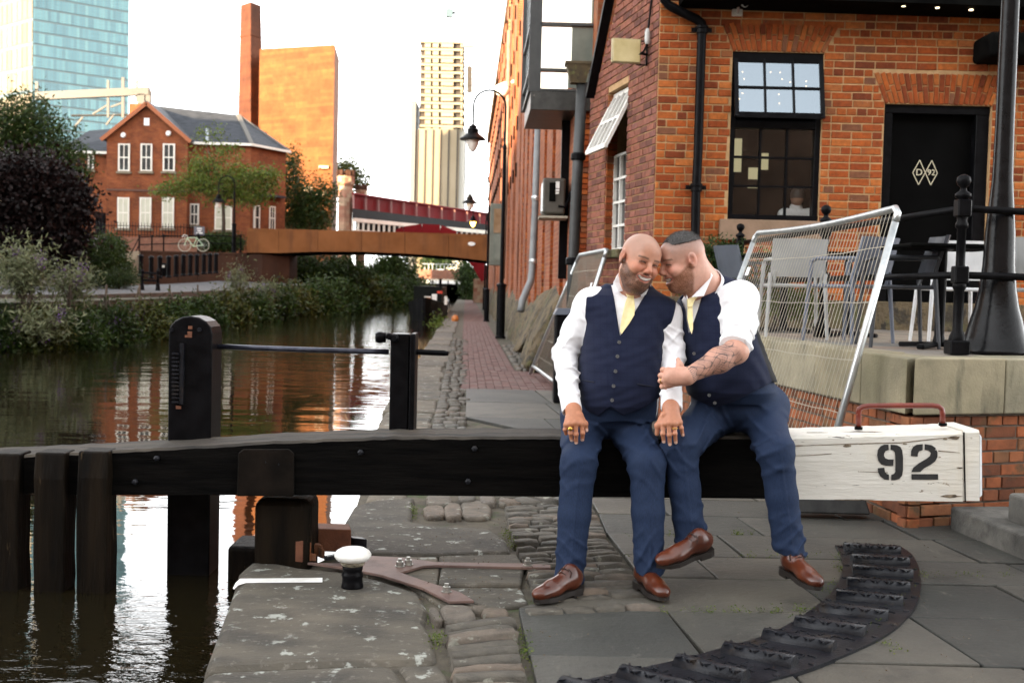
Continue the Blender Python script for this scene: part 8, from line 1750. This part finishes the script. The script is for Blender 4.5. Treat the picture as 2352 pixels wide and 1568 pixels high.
m_tglass = M('blue_glass_panel', (.85, .85, .85), (1.1, 1.1, 1.1), .03, rough=.12, spec=.9, tone=[(.022, .075, .098), (.032, .10, .128), (.046, .13, .155), (.066, .155, .175)]); m_tcream = M('cream_panel', (.85, .85, .85), (1.1, 1.1, 1.1), .03, rough=.5, tone=[(.10, .078, .042), (.15, .127, .08), (.18, .16, .115)])
def panels(A_, B_, nc, rowh, mat, nm, seed):
    rr = random.Random(seed); mb = MB(); u = (B_-A_); u.z = 0; L_ = u.length; u.normalize(); nrm = Vector((u.y, -u.x, 0)); nrm = nrm if nrm.y < 0 else -nrm; z = 0; w = L_/nc
    while z < ztp-rowh:
        for i in range(nc):
            o_ = Vector((A_.x, A_.y, 0))+u*(i*w+w*.05)+nrm*.12; P = [o_+Vector((0, 0, z+.12*rowh)), o_+u*w*.9+Vector((0, 0, z+.12*rowh)), o_+u*w*.9+Vector((0, 0, z+rowh*.97)), o_+Vector((0, 0, z+rowh*.97))]
            mb.add(P, [(0, 1, 2, 3)], rr.random()*.8+.2*(i % 3 == 0))
        z += rowh
    o = mb.build(nm, mat, gt); o['kind'] = 'stuff'
panels(pc, pr_, 34, 2.65, m_tglass, 'glass_panels', 2); panels(plf, pc, 15, 2.65*2, m_tcream, 'cream_panels', 3)
# overhead line gantry
gy = thing('rail_gantry', 'grey steel overhead line gantry above the house roof', 'gantry', W(340, 260, 85)); Yq = 85.0; m_gan = M('gantry_steel', (.016, .014, .011), (.026, .023, .018), .8, rough=.5)
mb = MB(); mb.bar(HW(210, 540, Yq), HW(838, 512, Yq), .5, .55); mb.build('beam', m_gan, gy)
for (x0, y0, x1, y1, w) in ((690, 435, 690, 660, .2), (606, 450, 606, 660, .16), (207, 460, 207, 560, .2), (767, 450, 767, 570, .16), (832, 510, 832, 640, .35), (795, 530, 795, 600, .5)): mb = MB(); mb.bar(HW(x0, y0, Yq), HW(x1, y1, Yq), w, w, up=(0, 1, 0)); mb.build('upright', m_gan, gy)
for (x0, y0, x1, y1) in ((230, 590, 270, 555), (420, 710, 465, 655), (595, 700, 640, 640), (520, 640, 600, 590), (620, 600, 690, 575)): mb = MB(); mb.bar(HW(x0, y0, Yq), HW(x1, y1, Yq), .12, .12, up=(0, 1, 0)); mb.build('strut', m_gan, gy)
mb = MB(); mb.tube([HW(400, 648, Yq), HW(730, 645, Yq)], .08, 5); mb.build('arm_tube', m_gan, gy)
# ================================================================= far road bridge, buildings, narrowboat
fbr = thing('road_bridge', 'far brick road bridge with white steel beam over the dark canal opening', 'bridge', W(1020, 660, 118)); Yf_ = 118.0
a, b_ = W(962, 630, Yf_), W(1085, 645, Yf_); mb = MB(); mb.bb(a.x, b_.x+3, Yf_, Yf_+.8, W(1000, 640, Yf_).z, W(1000, 626, Yf_).z+.3); mb.build('brick_parapet', brick_tex('bridge_brick', [(.30, .12, .07), (.22, .09, .06)], (.25, .18, .14)), fbr)
mb = MB(); a, b_ = W(972, 643, Yf_-.2), W(1072, 653, Yf_-.2); mb.bb(a.x, b_.x, Yf_-.25, Yf_+.1, b_.z, a.z); mb.build('white_beam', m_whitepaint, fbr)
for k in range(6): mb = MB(); p = W(974+k*18, 643, Yf_-.3); mb.bb(p.x, p.x+.12, Yf_-.3, Yf_-.24, b_.z, a.z); mb.build('stiffener', m_girder, fbr)
mb = MB(); mb.bb(a.x-6, b_.x+6, Yf_+6, Yf_+6.5, -1, b_.z); mb.bb(a.x-8, a.x-.5, Yf_+.2, Yf_+6, -1, b_.z+.5); mb.bb(b_.x+.2, b_.x+8, Yf_+.2, Yf_+6, -1, b_.z+.5); mb.bb(a.x-.5, b_.x+.3, Yf_+.85, Yf_+6, b_.z+.1, a.z); mb.build('dark_opening', m_dark, fbr)
mb = MB()
for k in range(12): p = W(975+k*9, 628, Yf_+.4); mb.bar(p-Vector((0, 0, .6)), p+Vector((0, 0, 1.0)), .08, .08, up=(0, 1, 0))
for dz in (.3, 1.0): mb.bar(W(970, 628, Yf_+.4)+Vector((0, 0, dz)), W(1085, 630, Yf_+.4)+Vector((0, 0, dz)), .08, .08)
o = mb.build('railing', m_steel, fbr); o['kind'] = 'stuff'
mb = MB(); mb.prism([(-60, 124), (40, 124), (40, 400), (-60, 400)], -1, W(1020, 632, 124).z); tag(mb.build('far_ground', m_asph), kind='structure')
def far_block(lab, px0, px1, pyt, Y, mat, roof=None, wins=0, cat='building'):
    r = thing('far_building', lab, cat, W((px0+px1)/2, 640, Y), 'buildings beyond the road bridge'); a, b_ = W(px0, pyt, Y), W(px1, pyt, Y); mb = MB(); mb.bb(a.x, b_.x, Y, Y+8, 0, a.z); mb.build('wall', mat, r)
    if roof: mb = MB(); mb.add([Vector((a.x-.3, Y-.3, a.z)), Vector((b_.x+.3, Y-.3, a.z)), Vector((b_.x, Y+4, a.z+2)), Vector((a.x, Y+4, a.z+2))], [(0, 1, 2, 3)]); mb.build('roof', roof, r)
    for k in range(wins):
        mb = MB(); x = a.x+(b_.x-a.x)*(k+.5)/wins; mb.bb(x-.35, x+.35, Y-.04, Y+.02, a.z-2.6, a.z-1.0); mb.build('window', m_hglass, r)
    return r
far_block('pink brick terrace beyond the far road bridge', 975, 1024, 592, 150, brick_tex('far_pink_brick', [(.34, .18, .13), (.28, .14, .1)], (.3, .22, .18)), m_slate, 5)
far_block('cream rendered house beyond the far road bridge', 1026, 1062, 598, 142, m_cream2, m_slate, 2)
for lab, px0, px1, py0, py1, m_ in (('white van parked on the far road bridge', 1004, 1018, 618, 632, m_whitepaint), ('orange and white van on the far road bridge', 1030, 1042, 615, 630, M('apricot_panel', (.75, .45, .25), rough=.5))):
    r = thing('parked_van', lab, 'van', W(px0, py1, 121), 'vans on the road bridge'); a, b_ = W(px0, py0, 121), W(px1, py1, 121); mb = MB(); mb.bb(a.x, b_.x, 121, 122.6, b_.z, a.z); mb.build('body', m_, r, bevel=.12, seg=2); mb = MB(); mb.bb(a.x+.1, b_.x-.1, 120.97, 121, (a.z+b_.z)/2+.05, a.z-.12); mb.build('windscreen', m_hglass, r)
    for x in (a.x+.15, b_.x-.15): mb = MB(); mb.lathe((x, 121.2, b_.z), [(.2, -.08), (.2, .08)], 10, Matrix.Rotation(R(90), 3, 'Y')); mb.build('wheel', m_dark, r)
# narrowboat
nbt = thing('narrowboat', 'dark narrowboat with cream and orange bow moored at the towpath', 'boat', CXY(-1.4, 52, WZ)); cc0 = -1.66
m_hull = M('black_hull', (.003, .003, .0035), (.007, .007, .008), 3, rough=.4, spec=.08); 
def NB(c, Y, z): return CXY(cc0+c, Y, z)
secs = [(46.0, .05, .85), (46.4, .28, .80), (47.2, .55, .70), (48.2, .74, .62), (50, .80, .56), (60, .80, .56), (64, .75, .6)]; mb = MB(); vs = []
for Y, w, zt in secs: vs += [NB(-w*.85, Y+.15, WZ-.1), NB(w*.85, Y+.15, WZ-.1), NB(w, Y, zt), NB(-w, Y, zt)]
mb.add(vs, [(i*4+j, i*4+(j+1) % 4, i*4+4+(j+1) % 4, i*4+4+j) for i in range(len(secs)-1) for j in range(4)]+[(3, 2, 1, 0), tuple(len(vs)-4+j for j in range(4))]); mb.build('hull', m_hull, nbt)
mb = MB(); q = [NB(-.62, 50.5, 0), NB(.62, 50.5, 0), NB(.62, 63, 0), NB(-.62, 63, 0)]; mb.hexa([p+Vector((0, 0, .5)) for p in q], [p*1+Vector((0, 0, 1.3)) for p in q]); mb.build('cabin', M('dark_green_cabin', (.004, .006, .005), rough=.4, spec=.1), nbt)
m_ora = M('orange_panel', (.5, .16, .03), rough=.5); m_redp = M('red_cushion', (.55, .04, .015), rough=.6)
for (x0, x1, y0, y1, m_, nm) in ((976, 988, 683, 700, m_ora, 'orange_panel'), (975, 990, 680, 684, m_cream2, 'cream_trim'), (974, 977, 682, 702, m_cream2, 'cream_trim'), (992, 1003, 675, 696, m_whitepaint, 'white_bow_flag'), (1021, 1027, 680, 700, m_cream2, 'cream_trim'), (1004, 1016, 668, 674, m_redp, 'red_cover')):
    Yn = 47.4; a, b_ = W(x0, y0, Yn), W(x1, y1, Yn); mb = MB(); mb.bb(a.x, b_.x, Yn, Yn+.06, b_.z, a.z); mb.build(nm, m_, nbt)
mb = MB(); p = W(1008, 655, 50); mb.lathe((p.x, 51, 1.1), [(.08, 0), (.06, .5), (.09, .55)], 8); mb.build('stove_pipe', m_hull, nbt)
mb = MB(); a = W(1046, 704, 44); mb.lathe((a.x, 44, -.0), [(.12, 0), (.14, .1), (.10, .2), (.02, .24)], 10); o = mb.build('mooring_post', m_ora, None); tag(o, 'small orange topped mooring post on the towpath edge by the boat', 'mooring post')
# ================================================================= trees and shrubs
def fan(*a): return [PB(*q) for q in a]
tree('conifer_tree', 'green bushy conifer at the left edge behind the purple tree', 'tree', (W(60, 640, 44).x, 44, .9), 5.5, fan((60, 280, 44, 60, 60, 45), (20, 330, 44, 70, 60, 60), (110, 330, 44, 60, 50, 55), (150, 370, 44, 45, 45, 40), (40, 400, 44, 80, 60, 60), (130, 410, 44, 60, 50, 50), (75, 245, 44, 22, 22, 26), (175, 400, 44, 22, 22, 20), (-20, 300, 44, 60, 60, 60)), 16000, .20, lm_green, 3, r0=.25, gap=.3, asp=.3)
tree('purple_tree', 'dense dark purple leaved tree at the left edge of the frame', 'tree', (W(60, 660, 38).x, 38, .85), 3.2, fan((60, 420, 38, 90, 70, 60), (0, 460, 38, 110, 80, 90), (120, 440, 38, 70, 60, 60), (160, 470, 38, 45, 45, 50), (90, 520, 38, 100, 70, 70), (20, 560, 38, 110, 70, 60), (150, 540, 38, 45, 45, 40), (60, 590, 38, 110, 70, 40), (185, 470, 38, 20, 20, 20)), 34000, .17, lm_red, 5, r0=.25, gap=.1, shell=.2)
tree('young_tree', 'light green young tree with layered branches in front of the house', 'tree', (W(512, 560, 63.5).x, 63.5, zT), 4.2, fan((500, 420, 63.5, 70, 60, 26), (440, 420, 63.5, 60, 50, 18), (560, 400, 63.5, 60, 50, 22), (600, 425, 63.5, 45, 40, 18), (470, 380, 63.5, 50, 40, 18), (530, 450, 63.5, 70, 50, 20), (400, 440, 63.5, 45, 40, 12), (620, 400, 63.5, 30, 30, 14), (580, 450, 63.5, 50, 40, 16), (470, 320, 63.5, 22, 20, 26), (520, 350, 63.5, 40, 30, 16), (370, 438, 63.5, 22, 20, 7), (450, 350, 63.5, 26, 20, 10), (505, 305, 63.5, 14, 14, 12)), 10000, .15, lm_lime, 8, r0=.13, gap=.55, shell=.15, clump=9)
tree('birch_tree', 'feathery green tree between the house and the brick tower', 'tree', (W(690, 560, 76).x, 76, 2), 5.0, fan((690, 450, 76, 45, 45, 50), (670, 400, 76, 22, 30, 50), (720, 480, 76, 45, 45, 40), (660, 480, 76, 30, 40, 50), (745, 450, 76, 28, 30, 36), (700, 510, 76, 60, 45, 24), (672, 360, 76, 12, 20, 24)), 13000, .17, lm_green, 12, r0=.15, gap=.32, shell=.2)
tree('tower_tree', 'small tree half hidden behind the viaduct turret', 'tree', (W(790, 450, 108).x, 108, 3), 6, fan((775, 415, 108, 24, 30, 30), (800, 400, 108, 20, 30, 26), (830, 420, 108, 14, 20, 20)), 4000, .28, lm_olive, 14, gap=.3)
tree('bank_tree', 'tall dark tree overhanging the water under the footbridge', 'tree', (W(700, 720, 66).x, 66, .8), 3.0, fan((690, 630, 66, 70, 60, 50), (760, 650, 66, 70, 60, 60), (640, 680, 66, 50, 50, 45), (720, 690, 66, 80, 60, 36), (800, 630, 66, 45, 50, 40), (670, 600, 66, 40, 40, 26), (800, 680, 66, 40, 40, 30)), 24000, .17, lm_dark, 21, r0=.2, gap=.12, shell=.25)
tree('canal_tree', 'round dark green tree on the far canal bend under the bridge', 'tree', (W(900, 690, 92).x, 92, .5), 4, fan((890, 640, 92, 55, 50, 50), (930, 660, 92, 40, 40, 40), (860, 660, 92, 45, 40, 40), (910, 610, 92, 40, 40, 26), (950, 680, 92, 24, 30, 22), (880, 690, 92, 60, 40, 18)), 18000, .24, lm_green, 23, gap=.15, shell=.25)
tree('bridge_tree', 'bright green tree at the right end of the far road bridge', 'tree', (W(1072, 680, 112).x, 112, .3), 3, fan((1070, 625, 112, 18, 30, 24), (1078, 655, 112, 16, 24, 26)), 4500, .24, lm_green, 25, gap=.2)
tree('far_tree', 'dark shrubby tree beyond the far road bridge', 'tree', (W(1012, 640, 135).x, 135, 2), 3, fan((1010, 600, 135, 34, 40, 14), (990, 605, 135, 20, 30, 14)), 3500, .3, lm_dark, 26, gap=.15)
def shrub(name, label, base, blobs, n, size, mat, seed, **kw): return tree(name, label, 'shrub', base, .6, blobs, n, size, mat, seed, r0=.04, group='shrubs on the left bank', **kw)
shrub('rounded_shrub', 'clipped dark green shrub beside the purple tree', (W(225, 640, 42).x, 42, .9), fan((220, 590, 42, 55, 50, 48), (255, 620, 42, 45, 50, 32), (190, 600, 42, 40, 50, 45)), 15000, .09, lm_green, 31, shell=.6)
shrub('low_juniper', 'low spreading juniper at the edge of the bank path', (W(275, 650, 40).x, 40, .9), fan((285, 640, 40, 40, 40, 14), (250, 645, 40, 50, 40, 14)), 6000, .08, lm_dark, 32, asp=.25, shell=.4)
shrub('box_hedge', 'clipped box hedge against the garden wall behind the bicycle', (W(510, 575, YT+2).x, YT+2, zT), fan((480, 558, YT+2, 20, 30, 16), (505, 558, YT+2, 22, 30, 17), (535, 558, YT+2, 22, 30, 17)), 7000, .11, lm_green, 33, shell=.6)
shrub('square_hedge', 'square dark hedge behind the rounded shrub at the steps', (W(262, 590, 58).x, 58, 1.2), fan((250, 570, 58, 26, 30, 26), (262, 575, 58, 24, 30, 26)), 5000, .12, lm_dark, 34, shell=.6)
# near bank: pale buddleia at left, then a long hanging hedge made of many bushes
def buddleia(label, px, py, Y, hpx, n, seed, mat=lm_pale, flowers=7, spread=60):
    r = thing('buddleia_bush', label, 'shrub', W(px, py, Y), 'buddleia bushes on the left bank'); rr = random.Random(seed); st = MB(); blobs = []; tips = []
    b = W(px, py, Y)
    for k in range(16):
        e = W(px+rr.uniform(-1, 1)*spread, py-hpx*rr.uniform(.55, 1.05), Y+rr.uniform(-.5, .5)); m = b.lerp(e, .55)+Vector((rr.uniform(-.1, .1), 0, .12)); st.tube([b, m, e], [.012, .009, .004], 4); tips.append(e)
        for t in np.linspace(.35, 1, 7): q = b.lerp(m, t*2) if t < .5 else m.lerp(e, t*2-1); blobs.append((q.x, q.y, q.z, .10, .10, .10))
    st.build('stems', m_bark, r)['kind'] = 'stuff'
    link('foliage', leaf_mesh('foliage', blobs, n, .13, mat, seed, gap=0, asp=.26, shell=.1, clump=3), r)
    fl_ = [(*(e+Vector((0, 0, .08))), .035, .035, .13) for e in rr.sample(tips, flowers)]; link('flower_spikes', leaf_mesh('flowers', fl_, flowers*70, .035, lm_flower, seed, gap=0), r)['kind'] = 'stuff'
buddleia('large pale leaved buddleia at the lower left bank', 50, 700, 23.0, 125, 2300, 41, flowers=3, spread=62); buddleia('pale buddleia leaning over the bank near the path barrier', 165, 700, 24.0, 75, 1100, 42, flowers=5, spread=42)
buddleia('pale tipped buddleia below the footbridge end', 548, 705, 41.0, 88, 1100, 43, flowers=4, spread=22); buddleia('small buddleia with violet spikes beside the abutment', 610, 705, 45.0, 55, 900, 44, flowers=6, spread=28)
buddleia('low pale buddleia hanging near the water at far left', 100, 790, 22.4, 60, 900, 45, flowers=3, spread=70)
hb = [(-20, 765, 22.6, 85), (70, 768, 22.9, 85), (160, 764, 23.6, 85), (245, 757, 25.5, 78), (320, 750, 28, 72), (390, 742, 31, 66), (455, 732, 34.5, 60), (515, 720, 38, 52), (570, 712, 42, 50), (625, 700, 47, 50), (660, 703, 49.5, 66), (718, 696, 53.5, 70), (772, 692, 59, 70), (826, 688, 66, 62), (876, 686, 77, 54), (921, 683, 90, 44), (955, 683, 103, 34)]
nm_ = ['at the far left edge', 'below the large buddleia', 'second from the left', 'third from the left', 'left of the tall black post', 'behind the tall black post', 'right of the tall black post', 'below the bank kerb mid way', 'below the pale tipped buddleia', 'beside the brown abutment', 'below the left end of the footbridge', 'under the left half of the footbridge', 'under the middle of the footbridge', 'right of the dark bank tree', 'before the round canal tree', 'below the round canal tree', 'at the far bend of the canal']
for i, (px, py, Y, r) in enumerate(hb):
    shrub('bank_bush', 'dark straggling bush hanging over the water '+nm_[i], (W(px, 690, Y).x, Y, .6), fan((px, py, Y, r*.62, r*.5, r*.42), (px-r*.45, py+r*.3, Y-.2, r*.5, r*.4, r*.35), (px+r*.45, py+r*.25, Y-.2, r*.5, r*.4, r*.35), (px, py+r*.5, Y-.3, r*.6, r*.4, r*.3), (px+r*.2, py-r*.35, Y, r*.35, r*.3, r*.16)), 9000, .11*Y/30+.02, (lm_dark, lm_olive, lm_green)[i % 3], 60+i, shell=.25, gap=.2, asp=.32, flowers=4)
# weeds on the quay and hedge on the terrace
tw2 = thing('quay_weeds', 'tuft of green weeds on the towpath edge beside the boat', 'plant', CXY(-.8, 41)); link('foliage', leaf_mesh('weeds', [(*CXY(-.86, 36+k*.7, .08), .12, .2, .13) for k in range(5)], 420, .11, lm_lime, 71, gap=0, asp=.25), tw2)
tree('terrace_shrub', 'dense green box shrub behind the right mans head', 'shrub', (W(1650, 700, 11.6).x, 11.6, TZ), .4, fan((1640, 610, 11.6, 45, 40, 45), (1670, 590, 11.6, 35, 35, 30), (1620, 650, 11.6, 45, 40, 45), (1690, 640, 11.6, 30, 30, 40)), 9000, .035, lm_green, 81, r0=.02, shell=.55)
tree('fence_shrub', 'yellow green potted shrub behind the fence mesh', 'shrub', (W(1780, 760, 11.3).x, 11.3, TZ), .3, fan((1780, 640, 11.3, 26, 30, 50), (1800, 690, 11.3, 60, 40, 30), (1850, 700, 11.3, 40, 40, 26), (1770, 600, 11.3, 16, 20, 24)), 5000, .035, lm_lime, 82, r0=.02, shell=.3, gap=.25)
# moss and weeds in the joints
g_ = np.random.default_rng(9); sp_ = []
for (a, b_, n) in ((GB(480, 350), GB(1170, 345), 16), (GB(480, 450), GB(1480, 445), 20), (GB(640, 712), GB(1330, 705), 34), (GB(1490, 440), GB(1500, 520), 16), (GB(1880, 545), GB(2300, 538), 14), (GA(1510, 960), GA(1560, 1250), 14), (GA(2000, 460), GA(2060, 560), 18), (GB(10, 780), GB(50, 1000), 14), (GB(1700, 850), GB(1770, 900), 8), (GA(1400, 300), GA(1400, 410), 12), (GB(1480, 560), GB(1250, 780), 14), (GB(1880, 520), GB(1560, 900), 14)):
    for k in range(n): p = a.lerp(b_, g_.random()); sp_.append((p.x+g_.normal()*.008, p.y+g_.normal()*.008, .0, .016, .012, .008))
o = link('joint_moss', leaf_mesh('moss', sp_, len(sp_)*16, .009, lm_lime, 91, gap=0, shell=0)); o['kind'] = 'stuff'; o['label'] = 'tiny moss and weeds growing in the paving joints'; o['category'] = 'moss'

lm_litter = leaf_mat('dry_litter', [(.05, .03, .015), (.12, .075, .035), (.25, .20, .13)])
gl = []
for k in range(260):
    u, w_ = g_.random(), g_.random(); p = GB(-400+2700*u, 130+900*w_*w_) if k % 2 else GA(1350+900*u, 240+700*w_); gl.append((p.x, p.y, .004, .05, .05, .002))
o = link('leaf_litter', leaf_mesh('litter', gl, len(gl)*4, .008, lm_litter, 95, gap=0, shell=0, clump=2)); o['kind'] = 'stuff'; o['label'] = 'specks of dry leaf litter scattered on the paving'; o['category'] = 'leaf litter'
